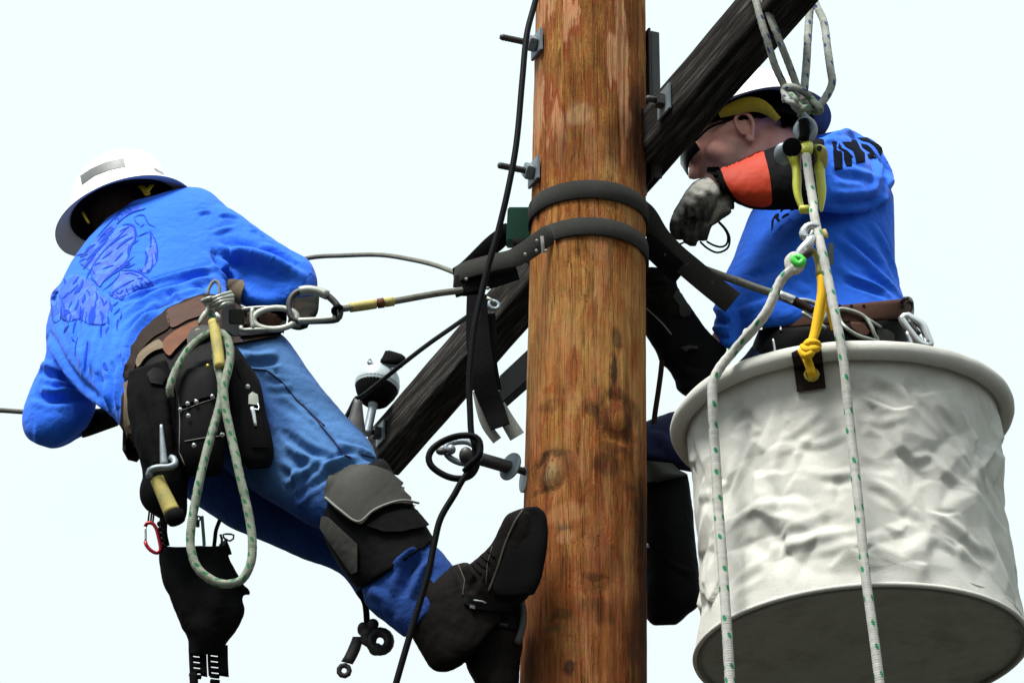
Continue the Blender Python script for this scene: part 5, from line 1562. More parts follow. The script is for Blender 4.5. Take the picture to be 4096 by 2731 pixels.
# ---- raised arm: arm guard with orange band, glove
def raised_arm():
    gd = [(ZG(1190, 455), ZG(1150, 890), .16, .078), (ZG(1080, 455), ZG(1060, 882), .15, .078), (ZG(960, 480), ZG(950, 880), .145, .074), (ZG(830, 528), ZG(830, 882), .14, .068), (ZG(700, 588), ZG(730, 870), .135, .06), (ZG(590, 632), ZG(640, 830), .13, .045), (ZG(545, 650), ZG(590, 790), .13, .036)]
    me = remesh('arm_guard', [loft_g(gd, 32)], .0045, 3)
    displace(me, [([ZG(940, 490), ZG(950, 560), ZG(930, 640)], .010, -.004), ([ZG(1000, 480), ZG(990, 560)], .008, .004)], .0016, 12, 3)
    o = part('arm_guard', me, M['rubber'], W2, 'black rubber arm guard with an orange cuff on the raised forearm')
    bv = bvh_o(o)
    patch('orange_cuff', [ZG(*p) for p in ((574, 642), (640, 608), (720, 570), (820, 526), (838, 570), (856, 640), (868, 705), (876, 790), (872, 845), (820, 862), (740, 850), (670, 815), (620, 750), (585, 680))], bv, M['orange'], o, .0008, .0022, 6, rnd=True)
    # glove
    palm = loft_g([(YC(800, 350), YC(1040, 600), .13, .034), (YC(640, 420), YC(1000, 720), .125, .04), (YC(520, 540), YC(960, 830), .12, .044), (YC(400, 720), YC(900, 920), .12, .044), (YC(320, 880), YC(860, 1010), .12, .042)], 26)
    fs = [palm]
    for L0, R0, L1, R1, L2, R2, y in (((320, 880), (480, 920), (268, 1060), (430, 1110), (300, 1240), (430, 1262), .105), ((430, 920), (600, 950), (420, 1110), (560, 1150), (470, 1300), (560, 1330), .10),
                                      ((560, 930), (730, 970), (540, 1150), (690, 1170), (540, 1345), (650, 1345), .10), ((700, 940), (870, 990), (670, 1120), (850, 1110), (670, 1270), (800, 1270), .105)):
        fs.append(loft_g([(YC(*L0), YC(*R0), y + .01, .016), (YC(*L1), YC(*R1), y, .017), (YC(*L2), YC(*R2), y + .012, .013)], 16))
    fs.append(loft_g([(YC(840, 620), YC(1030, 760), .12, .022), (YC(870, 780), YC(1140, 860), .11, .02), (YC(860, 920), YC(1010, 960), .105, .018), (YC(820, 1060), YC(900, 1040), .10, .013)], 16))
    fs.append(loft_g([(YC(1000, 560), YC(1180, 640), .13, .03), (YC(960, 760), YC(1170, 830), .13, .03)], 16))
    me = remesh('glove', fs, .0034, 4)
    displace(me, [([YC(460, 760), YC(480, 900), YC(470, 1080)], .006, -.008), ([YC(590, 800), YC(600, 950), YC(580, 1150)], .006, -.008), ([YC(720, 820), YC(720, 960), YC(700, 1120)], .006, -.008), ([YC(540, 560), YC(640, 640), YC(740, 640)], .008, .004), ([YC(800, 560), YC(830, 700), YC(840, 850)], .008, -.005)], .0015, 16, 8)
    tone_zone(me, [[YC(*p) for p in ((930, 480), (840, 430), (720, 450), (600, 540), (500, 660), (410, 790), (350, 900))], [YC(*p) for p in ((900, 520), (780, 500), (640, 600), (560, 680))]], .020)
    g = part('glove', me, M['glove2'], W2, 'work glove with pale leather back, fingers curled down')
    bvg = bvh_o(g)
    patch('wrist_strap', [YC(*p) for p in ((800, 240), (960, 235), (1010, 330), (1050, 480), (1060, 610), (1020, 600), (940, 460), (870, 350), (790, 310))], [bvg, bv], M['black_web'], g, .003, .004, 8, dflt=.11)
    # loop of tie wire in the fingers
    t = thing('tie_wire', 'thin black wire coiled in a loop from the raised glove', 'wire', P(YC(900, 1400), .12))
    tube('wire_loop', [P(YC(*p), .13) for p in ((960, 1000), (1060, 1110), (1110, 1230), (1080, 1370), (940, 1430), (800, 1370), (700, 1280))], .0026, M['cable'], t)
    tube('wire_loop', [P(YC(*p), .125) for p in ((960, 1010), (1040, 1100), (1085, 1200), (1070, 1310), (1000, 1352), (890, 1330), (790, 1275))], .0026, M['cable'], t)
    tube('wire_tail', [P(YC(*p), .12) for p in ((470, 1290), (410, 1315), (350, 1355), (300, 1400))], .0024, M['cable'], t)
raised_arm()

# ---- lowered arm reaching behind the pole
def lowered_arm():
    gd = [(XC(70, 330), XC(480, 250), .21, .05), (XC(110, 600), XC(560, 350), .215, .055), (XC(170, 760), XC(660, 490), .22, .06), (XC(268, 925), XC(770, 650), .23, .062), (XC(310, 1045), XC(900, 800), .24, .064), (XC(400, 1120), XC(1010, 890), .25, .064), (XC(460, 1230), XC(990, 1010), .25, .06), (XC(490, 1330), XC(900, 1200), .25, .055), (XC(560, 1385), XC(790, 1330), .25, .04), (XC(610, 1415), XC(690, 1400), .25, .02)]
    me = remesh('arm_guard', [loft_g(gd, 30)], .005, 4)
    displace(me, [([XC(530, 890), XC(620, 870), XC(720, 900)], .010, .006), ([XC(460, 1040), XC(560, 1130), XC(740, 1180)], .010, .006)], .002, 12, 13)
    o = part('arm_guard', me, M['rubber'], W2, 'black rubber arm guard on the lowered arm beside the pole')
    bv = bvh_o(o)
    tube('seam', [on(bv, XC(*p), .001, .16) for p in ((175, 480), (260, 560), (350, 650), (430, 750))], .0018, M['strap_grey'], o)
    patch('elbow_tab', [XC(*p) for p in ((530, 885), (620, 865), (700, 880), (705, 900), (620, 892), (580, 925))], bv, M['pad_grey'], o, .004, .002, 6)
    me = remesh('glove', [loft_g([(XC(60, 40), XC(470, 60), .18, .045), (XC(80, 180), XC(500, 240), .185, .05), (XC(150, 330), XC(540, 340), .19, .05), (XC(250, 480), XC(640, 470), .2, .05), (XC(400, 640), XC(650, 540), .21, .04)], 26)], .0045, 4)
    displace(me, [([XC(170, 290), XC(280, 285), XC(400, 275)], .006, .004), ([XC(170, 200), XC(280, 190), XC(380, 185)], .006, .003), ([XC(170, 245), XC(280, 238), XC(400, 230)], .006, -.004)], .002, 14, 3)
    g = part('glove', me, M['glove_dark'], W2, 'dark work glove low beside the pole')
    patch('glove_cuff', [XC(*p) for p in ((440, 360), (490, 270), (520, 300), (560, 390), (625, 470), (630, 550), (580, 590), (520, 540), (510, 450))], bvh_o(g), M['pad_grey'], g, .001, .003, 7)
lowered_arm()

# ---- trousers, belt and boots
def lower_body():
    hips = [(ZH(880, 480), ZH(1760, 400), .32, .15), (ZH(780, 620), ZH(1770, 560), .32, .155), (ZH(650, 780), ZH(1760, 760), .32, .16), (ZH(560, 1000), ZH(1700, 1050), .32, .15)]
    thigh = [(ZH(900, 800), ZH(1300, 1300), .31, .10), (ZH(620, 950), ZH(800, 1400), .28, .095), (ZH(330, 1010), ZH(420, 1390), .25, .09), (ZH(100, 1085), ZH(160, 1350), .23, .08), (ZH(-60, 1130), ZH(-30, 1330), .22, .07)]
    thigh2 = [(ZH(1300, 900), ZH(1700, 900), .36, .10), (ZH(1200, 1300), ZH(1560, 1350), .34, .09), (ZH(1000, 1800), ZH(1300, 1850), .30, .07)]
    me = remesh('trousers', [loft_g(hips, 34), loft_g(thigh, 28), loft_g(thigh2, 24)], .006, 6)
    displace(me, [([ZH(140, 1150), ZH(250, 1180), ZH(320, 1300)], .012, .006), ([ZH(140, 1250), ZH(240, 1230)], .012, -.006)], .003, 8, 5)
    t = part('trousers', me, M['dark_denim'], W2)
    # leg below the knee: padded climber and boot
    shin = [(ZN(60, 650), ZN(330, 640), .22, .06), (ZN(70, 760), ZN(345, 760), .22, .065), (ZN(85, 900), ZN(360, 900), .22, .065), (ZN(90, 1050), ZN(375, 1050), .22, .065), (ZN(95, 1200), ZN(390, 1200), .22, .065), (ZN(95, 1320), ZN(390, 1320), .22, .06), (ZN(110, 1400), ZN(320, 1385), .22, .05), (ZN(150, 1437), ZN(270, 1432), .22, .03)]
    me = remesh('boot', [loft_g(shin, 28)], .005, 5)
    displace(me, [([ZN(200, 1080), ZN(280, 1140), ZN(350, 1160)], .008, .003)], .003, 12, 5)
    b = part('boot', me, M['rubber'], W2, 'black boot and climber pad right of the pole')
    patch('buckle', [ZN(*p) for p in ((106, 1008), (130, 1012), (136, 1034), (112, 1032))], bvh_o(b), M['chrome'], b, .004, .003, 4)
    k = loft_g([(ZN(90, 575), ZN(250, 590), .20, .07), (ZN(95, 620), ZN(290, 630), .195, .075), (ZN(95, 660), ZN(330, 650), .195, .075), (ZN(95, 690), ZN(180, 690), .2, .06)], 24)
    part('knee_pad', mesh_from('knee_pad', *k), M['pad_grey'], W2)
    # belt
    bl = [(ZH(860, 395), ZH(1800, 300), .32, .162), (ZH(862, 420), ZH(1806, 330), .32, .164), (ZH(862, 480), ZH(1806, 395), .32, .164), (ZH(860, 505), ZH(1800, 425), .32, .162)]
    belt = part('body_belt', mesh_from('body_belt', *loft_g(bl, 60, .008, 2.3)), M['brown_leather'], W2)
    bvb = [bvh_o(belt), bvh_o(t)]
    for x, y in ((1420, 352), (1498, 352), (1345, 350)):
        h = hit(bvb, ZH(x, y))
        if not h: continue
        lathe('belt_hole', h[0] + h[1] * .0006, h[1], [(.0001, 0), (.0042, 0), (.0042, .0008), (.0001, .0008)], M['rubber'], belt, 12)
    pad = part('tool_belt_pad', mesh_from('tool_belt_pad', *loft_g([(ZH(840, 500), ZH(1780, 430), .31, .168), (ZH(800, 600), ZH(1775, 560), .31, .17), (ZH(780, 720), ZH(1770, 700), .31, .165)], 50)), M['black_leather'], W2)
    bvp = [bvh_o(pad), bvh_o(belt)]
    # D-ring plate
    ring = [on(bvp, ZM(*p), .008, .16) for p in ((930, 620), (1080, 640), (1200, 700), (1270, 800), (1300, 880), (1340, 950), (1240, 930), (1120, 890), (1000, 810), (940, 730))]
    tube('belt_ring', ring, .0048, M['alu'], pad, closed=True)
    tube('belt_ring_bar', [on(bvp, ZM(*p), .008, .16) for p in ((1200, 700), (1290, 760), (1370, 810))], .004, M['alu'], pad)
    patch('brown_patch', [ZM(*p) for p in ((1040, 730), (1100, 720), (1180, 760), (1250, 850), (1220, 890), (1150, 880), (1060, 810))], bvp, M['brown_leather'], pad, .001, .002, 5)
    patch('grey_pocket', [ZM(*p) for p in ((1310, 830), (1420, 830), (1500, 880), (1500, 960), (1360, 960))], bvp, M['pad_grey'], pad, .001, .004, 6)
    tube('belt_keeper', [on(bvp, ZM(*p), .006, .16) for p in ((1600, 600), (1590, 540), (1640, 505), (1690, 545), (1695, 640), (1680, 720))], .005, M['dark_steel'], belt)
    # snap hook hanging at the hip
    c = P(ZM(1720, 800), .16)
    sh = thing('snap_hook', 'shiny steel snap hook clipped to the right-hand worker\'s belt above the bucket rim', 'snap hook', c)
    tube('hook_body', [P(ZM(*p), .15) for p in ((1590, 720), (1640, 690), (1690, 720), (1800, 790), (1850, 900), (1880, 1000), (1790, 980), (1700, 880), (1640, 800))], .0105, M['chrome'], sh, closed=True)
    tube('gate', [P(ZM(*p), .145) for p in ((1660, 740), (1720, 820), (1770, 880))], .006, M['dark_steel'], sh)
    tube('swivel', [P(ZM(*p), .15) for p in ((1640, 860), (1680, 950), (1700, 1040))], .006, M['chrome'], sh)
    tube('green_lanyard', [P(ZM(*p), .15) for p in ((1930, 1055), (2000, 1090), (2080, 1130), (2180, 1190))], .0065, M['green_glow'], sh)
    tube('pen_clip', [on(bvp, ZM(*p), .006, .16) for p in ((330, 690), (325, 780), (322, 840))], .0032, M['chrome'], pad)
    tube('pen_clip', [P(ZM(*p), .12) for p in ((240, 930), (255, 1020), (262, 1110))], .0032, M['chrome'], pad)
    # strap between lowered hand and knee
    band('leg_strap', [P(XC(*p), .19) for p in ((335, 1020), (322, 1150), (295, 1350), (262, 1568), (235, 1800))], RGT, .0125, .003, M['dark_brown'], W2)
lower_body()
# ================================================================ the left worker's belt and what hangs on it
W1B = [BV_SHIRT1, BV_JEANS1]
Lp = lambda pts, bv, lift, Z, d=-.12: [on(bv, Z(*p), lift, d) for p in pts]

def tool_belt():
    global BELT1, BVB1
    b = thing_child('tool_belt', W1, P(ZB(700, 700), -.12))
    BELT1 = b
    pad = patch('belt_pad', [ZB(*p) for p in ((200, 1790), (205, 1560), (225, 1200), (245, 1040), (290, 880), (400, 735), (600, 548), (760, 470), (930, 415), (1150, 440), (1300, 520), (1640, 640), (1640, 720), (1600, 790), (1350, 830), (1190, 860), (1000, 790), (760, 860), (560, 960), (400, 1120), (350, 1350), (370, 1560), (420, 1790), (330, 1900), (250, 1880))], W1B, M['dark_brown'], b, .004, .007)
    bk = patch('pouch_backing', [ZB(*p) for p in ((300, 1250), (340, 1060), (430, 960), (580, 880), (760, 820), (980, 780), (1190, 840), (1230, 1000), (1300, 1300), (1300, 1560), (700, 1600), (330, 1600))], W1B, M['black_leather'], b, .009, .012)
    bv = [bvh_o(pad), bvh_o(bk)] + W1B
    patch('belt_leather', [ZB(*p) for p in ((600, 556), (760, 480), (925, 428), (960, 560), (780, 640), (640, 700))], bv, M['brown_leather'], b, .001, .004, rnd=True)
    patch('belt_edge', [ZB(*p) for p in ((232, 1150), (255, 1010), (300, 880), (390, 770), (590, 570), (625, 690), (470, 800), (360, 930), (310, 1080), (290, 1180))], bv, M['dark_brown'], b, .001, .004, rnd=True)
    patch('tan_backing', [ZB(*p) for p in ((330, 1020), (370, 930), (470, 850), (540, 822), (575, 890), (500, 918), (420, 975), (350, 1065))], bv, M['tan_leather'], b, .006, .004, rnd=True)
    patch('keeper_strap', [ZB(*p) for p in ((560, 862), (640, 770), (760, 700), (885, 655), (885, 730), (760, 830), (690, 900), (625, 965))], bv, M['rust_leather'], b, .006, .004, rnd=True)
    patch('edge_binding', [ZB(*p) for p in ((225, 1560), (232, 1200), (262, 1180), (300, 1130), (330, 1160), (290, 1290), (300, 1440), (330, 1560), (400, 1780), (340, 1800), (280, 1720))], bv, M['tan_leather'], b, .005, .003)
    patch('billet', [ZB(*p) for p in ((1180, 610), (1280, 600), (1340, 660), (1300, 690), (1170, 640))], bv, M['dark_brown'], b, .006, .004)
    patch('grey_tab', [XH(*p) for p in ((565, 320), (640, 300), (760, 330), (800, 400), (770, 480), (750, 640), (770, 720), (620, 700), (610, 560), (570, 440))], W1B, M['tan_leather'], b, .012, .006, rnd=True)
    patch('hip_band', [XH(*p) for p in ((560, 720), (760, 720), (900, 700), (1440, 690), (1440, 900), (1390, 1120), (1300, 1170), (900, 1200), (600, 1230), (420, 1100), (420, 800))], W1B, M['black_leather'], b, .010, .008)
    patch('brown_loop', [XH(*p) for p in ((960, 830), (1080, 790), (1200, 770), (1290, 830), (1380, 930), (1330, 980), (1180, 1000), (1000, 960))], bv, M['brown_leather'], b, .026, .004, rnd=True)
    patch('metal_plate', [ZB(*p) for p in ((840, 720), (960, 700), (1000, 760), (980, 800), (880, 840), (800, 880), (790, 800))], bv, M['pad_grey'], b, .008, .003, rnd=True)
    lathe('rivet', on(bv, ZB(878, 735), .014), -ray(ZB(878, 735)), [(.0001, 0), (.008, 0), (.009, .002), (.006, .004), (.0001, .0045)], M['alu'], b, 16)
    BVB1 = bv
    # D-ring plate at the right hip
    def ring_pts(cx, cy, rx, ry, tilt, lift, n=26, a0=0, a1=2 * math.pi):
        r_ = []
        for t in np.linspace(a0, a1, n, endpoint=False):
            x, y = rx * math.cos(t), ry * math.sin(t)
            r_.append((cx + x * math.cos(tilt) - y * math.sin(tilt), cy + x * math.sin(tilt) + y * math.cos(tilt)))
        return r_
    yd = -.165
    tube('d_ring', [P(XH(*p), yd) for p in ring_pts(1255, 878, 345, 165, -.06, 0)], .0075, M['alu'], b, closed=True, flat=.7)
    tube('d_ring_bar', [P(XH(*p), yd) for p in ((900, 720), (895, 880), (915, 1040))], .0058, M['alu'], b)
    tube('d_ring_bar', [P(XH(*p), yd) for p in ((740, 735), (900, 715), (1100, 705), (1260, 712))], .0045, M['alu'], b)
    tube('d_ring_bar', [P(XH(*p), yd) for p in ((720, 1000), (730, 1055), (900, 1055), (1150, 1045), (1300, 1035))], .0050, M['alu'], b)
    box('belt_slide', P(XH(655, 850), yd + .01), (RGT * .018, UPV * .017, FWD * .006), M['pad_grey'], b, .002)
    # pouches
    A = [(ZC(352, 120), ZC(545, 95), -.165, .03), (ZC(345, 200), ZC(556, 180), -.175, .04), (ZC(345, 330), ZC(566, 300), -.18, .045), (ZC(348, 480), ZC(572, 460), -.18, .045), (ZC(372, 580), ZC(560, 580), -.17, .04), (ZC(400, 630), ZC(540, 630), -.16, .03)]
    pa = part('pouch', mesh_from('pouch', *loft_g(A, 40, .010, 3.2)), M['black_leather'], b, 'riveted black leather pouch under the rope')
    bva = [bvh_o(pa)]
    patch('pouch_flap', [ZC(*p) for p in ((362, 150), (540, 130), (548, 255), (440, 285), (368, 318), (356, 240))], bva, M['black_leather'], pa, .001, .005)
    for x, y in ((365, 327), (398, 300), (437, 291), (510, 267), (401, 355), (427, 489), (555, 441), (490, 130)):
        lathe('rivet', on(bva, ZC(x, y), .007, -.22), -ray(ZC(x, y)), [(.0001, 0), (.0052, 0), (.0052, .0015), (.003, .0035), (.0001, .004)], M['brass'] if y == 130 else M['chrome'], pa, 12)
    for q in (((360, 140), (356, 240), (362, 380), (360, 520), (390, 590)), ((372, 330), (450, 300), (545, 268)), ((385, 470), (470, 455), (560, 445))):
        q = [(q[i][0] + (q[i+1][0] - q[i][0]) * k / 6, q[i][1] + (q[i+1][1] - q[i][1]) * k / 6) for i in range(len(q) - 1) for k in range(6)]
        tube('stitch_line', Lp(q, bva, .0012, ZC), .0011, M['strap_grey'], pa)
    B_ = [(ZC(545, 20), ZC(620, 40), -.13, .03), (ZC(560, 90), ZC(670, 110), -.145, .035), (ZC(570, 200), ZC(725, 200), -.155, .04), (ZC(585, 330), ZC(752, 330), -.16, .042), (ZC(600, 450), ZC(780, 450), -.16, .042), (ZC(625, 550), ZC(790, 540), -.155, .038), (ZC(670, 600), ZC(770, 590), -.15, .03)]
    pb = part('holster', mesh_from('holster', *loft_g(B_, 36, .010, 3.0)), M['black_leather'], b)
    bvb = [bvh_o(pb)]
    patch('seam_panel', [ZC(*p) for p in ((600, 110), (640, 100), (690, 170), (725, 260), (740, 420), (770, 500), (690, 500), (655, 300), (640, 190))], bvb, M['black_web'], pb, .001, .003)
    lathe('snap_button', on(bvb, ZC(670, 223), .006), -ray(ZC(670, 223)), [(.0001, 0), (.0058, 0), (.0058, .0015), (.003, .0035), (.0001, .004)], M['chrome'], pb, 12)
    patch('clip_plate', [ZC(*p) for p in ((675, 265), (690, 250), (712, 262), (718, 310), (674, 305))], bvb, M['alu'], pb, .004, .003, 5)
    tube('clip_tongue', Lp(((690, 315), (698, 350), (706, 400)), bvb, .006, ZC), lambda t: .0055 - .002 * t, M['chrome'], pb, flat=.5)
    tube('clip_loop', Lp(((715, 300), (722, 312), (718, 328), (700, 326)), bvb, .006, ZC), .0022, M['chrome'], pb)
    C_ = [(ZC(128, 150), ZC(300, 100), -.10, .05), (ZC(118, 240), ZC(340, 200), -.11, .06), (ZC(135, 380), ZC(360, 350), -.12, .07), (ZC(165, 520), ZC(380, 480), -.125, .07), (ZC(193, 620), ZC(405, 600), -.12, .065), (ZC(180, 690), ZC(400, 700), -.115, .06), (ZC(182, 742), ZC(395, 780), -.11, .05), (ZC(215, 790), ZC(385, 830), -.105, .04), (ZC(300, 840), ZC(360, 848), -.10, .02)]
    me = remesh('side_bag', [loft_g(C_, 32)], .005, 3)
    displace(me, [([ZC(180, 250), ZC(210, 400), ZC(250, 560)], .012, -.008), ([ZC(280, 220), ZC(300, 380), ZC(330, 520)], .012, .007)], .004, 10, 4)
    pc = part('side_bag', me, M['black_web'], b, 'black cloth bag at the left hip')
    bvc = [bvh_o(pc)]
    patch('bag_highlight_tab', [ZC(*p) for p in ((215, 170), (240, 140), (280, 150), (300, 180), (280, 220), (230, 210))], bvc, M['black_leather'], pc, .003, .004)
    return pa, pb, pc
tool_belt()

# ---- rope sling with yellow sleeve, hung from the belt
def rope_sling():
    yb = -.265
    t = thing('rope_sling', 'grey-green rope loop with a yellow sleeve hanging from the left worker\'s belt', 'rope', P(ZC(560, 1115), yb))
    r =   .0096
    path = [ZB(1000, 560), ZB(1030, 800), ZB(1060, 1050), ZC(548, 180), ZC(552, 260), ZC(538, 330), ZC(512, 420), ZC(478, 540), ZC(452, 650), ZC(430, 760), ZC(414, 860), ZC(412, 950), ZC(440, 1040), ZC(500, 1095), ZC(570, 1118), ZC(640, 1100), ZC(682, 1030), ZC(692, 940), ZC(682, 840), ZC(662, 740), ZC(638, 640), ZC(612, 520), ZC(590, 420), ZC(570, 320), ZC(562, 230), ZC(580, 150), ZC(592, 80), ZC(580, 10), ZC(552, -20), ZB(1060, 740), ZB(1000, 730)]
    ys = np.interp(range(len(path)), [0, 3, 5, 8, 14, 20, 24, 27, 30], [-.20, -.235, -.25, -.27, -.28, -.275, -.255, -.225, -.20])
    tube('rope', [P(p, y) for p, y in zip(path, ys)], r, M['rope_dirty'], t, n=18, step=.004, lumpy=.09)
    tube('rope_tail', [P(p, y) for p, y in zip((ZB(1000, 735), ZB(900, 790), ZB(800, 880), ZB(720, 1000), ZB(660, 1120), ZB(625, 1240), ZB(632, 1310)), (-.205, -.21, -.22, -.225, -.23, -.23, -.22))], .0085, M['rope_dirty'], t, n=18, step=.004, lumpy=.09)
    tube('yellow_sleeve', [P(ZB(*p), y) for p, y in (((1015, 640), -.215), ((1040, 780), -.225), ((1062, 920), -.232), ((1075, 1050), -.238))], .0122, M['grip'], t, n=16)
    tube('cord_loop', [P(XH(*p), -.20) for p in ((200, 520), (215, 420), (270, 320), (320, 285), (370, 330), (385, 420), (380, 520))], .0042, M['strap_grey'], t)
    # whipped wire around the rope head
    for i, (x0, y0, x1, y1) in enumerate(((150, 640, 560, 470), (180, 670, 590, 520), (230, 690, 590, 580), (330, 740, 570, 620), (120, 600, 330, 560))):
        tube('wire_turn', [P(XH(x0, y0), -.212), P(XH((x0 + x1) / 2, (y0 + y1) / 2 - 18), -.235), P(XH(x1, y1), -.205)], .0052, M['alu'], t)
    tube('thimble', [P(XH(*p), -.215) for p in ((230, 640), (190, 760), (160, 820), (110, 880), (70, 960), (100, 880), (170, 780))], .0055, M['alu'], t)
    tube('hook_tip', [P(XH(*p), -.23) for p in ((330, 800), (370, 850), (360, 900))], .0055, M['chrome'], t)
rope_sling()

# ---- hammer with a yellow handle in a ring
def hammer():
    y = -.235
    t = thing('hammer', 'hammer with a yellow handle hung upside down in a metal ring', 'hammer', P(ZC(345, 820), y))
    tube('handle', [P(ZC(258, 640), y), P(ZC(285, 700), y), P(ZC(312, 760), y), P(ZC(328, 795), y)], lambda s: .0150 + .004 * s, M['grip'], t, n=16)
    c = P(ZC(340, 812), y); a = (P(ZC(355, 850), y) - P(ZC(325, 780), y)).normalized()
    lathe('end_cap', c - a * .012, a, [(.0001, 0), (.019, 0), (.022, .004), (.0225, .018), (.019, .026), (.010, .028), (.009, .024), (.0001, .024)], M['rubber'], t, 24)
    tube('hanging_ring', [P(ZC(*p), y + dy) for p, dy in (((225, 635), -.01), ((225, 605), -.015), ((260, 590), -.02), ((310, 588), -.02), ((340, 575), -.015), ((335, 550), -.005), ((322, 545), .0))], .0075, M['galv'], t)
    tube('shank', [P(ZC(*p), y + .02) for p in ((278, 395), (284, 480), (292, 580))], lambda s: .0035 + .006 * s, M['galv'], t, flat=.6)
hammer()

# ---- carabiner, lanyard and the strap around the pole
def lanyard_left():
    y = -.165
    t = thing('carabiner', 'large worn steel carabiner joining the left worker\'s belt ring to his rope', 'carabiner', P(XH(1900, 930), y))
    tube('frame', [P(XH(*p), y) for p in ((1545, 900), (1490, 800), (1475, 690), (1500, 570), (1580, 480), (1700, 440), (1880, 452), (2040, 500), (2160, 590), (2240, 690), (2275, 800), (2230, 885), (2130, 905), (1950, 912), (1760, 918), (1640, 918))], .0078, M['dark_steel'], t, closed=True, n=14)
    tube('gate_sleeve', [P(XH(*p), y) for p in ((1640, 452), (1780, 432), (1950, 462), (2080, 515))], .0112, M['alu'], t)
    tube('spine', [P(XH(*p), y - .003) for p in ((1620, 915), (1850, 905), (2080, 888), (2200, 870))], .0072, M['alu'], t)
    lathe('hinge_pin', P(XH(2060, 490), y - .004), -FWD, [(.0001, 0), (.006, 0), (.006, .006), (.0001, .007)], M['chrome'], t, 12)
    ln = thing('positioning_lanyard', 'brown rope lanyard running from the carabiner to the strap on the pole', 'lanyard', P(ZE(400, 480), -.16))
    tube('eye', [P(XH(*p), yy) for p, yy in (((2190, 790), -.165), ((2180, 730), -.185), ((2230, 690), -.19), ((2290, 720), -.165), ((2270, 780), -.15))], .0065, M['rubber'], ln, closed=True)
    p0, p1 = P(XH(2240, 735), -.165), P(ZE(130, 522), -.165)
    tube('rope', [p0, p1, P(ZE(420, 480), -.15), P(ZE(700, 430), -.13), P(ZE(860, 410), -.11)], .0078, M['wire'], ln)
    tube('yellow_tape', [P(ZE(*p), -.16) for p in ((155, 518), (230, 508), (320, 494))], .0112, M['grip'], ln)
    tube('red_tape', [P(ZE(*p), -.157) for p in ((330, 493), (350, 490), (370, 487))], .0115, M['rust_leather'], ln)
    tube('splice', [P(ZE(*p), -.153) for p in ((375, 486), (405, 482), (432, 478))], .0108, M['grip'], ln)
lanyard_left()

def ring_pts(z_c, a0, a1, off, n=30, tilt=(0, 0)):
    """points round the pole; angle 270 deg faces the camera, 180 left, 0 right"""
    o = []
    for a in np.linspace(R(a0), R(a1), n):
        dx, dy = math.cos(a), math.sin(a)
        z = z_c + tilt[0] * dx + tilt[1] * dy
        c = pole_c(z); r = pole_r(z) + off
        o.append(Vector((c.x + dx * r, c.y + dy * r, z)))
    return o

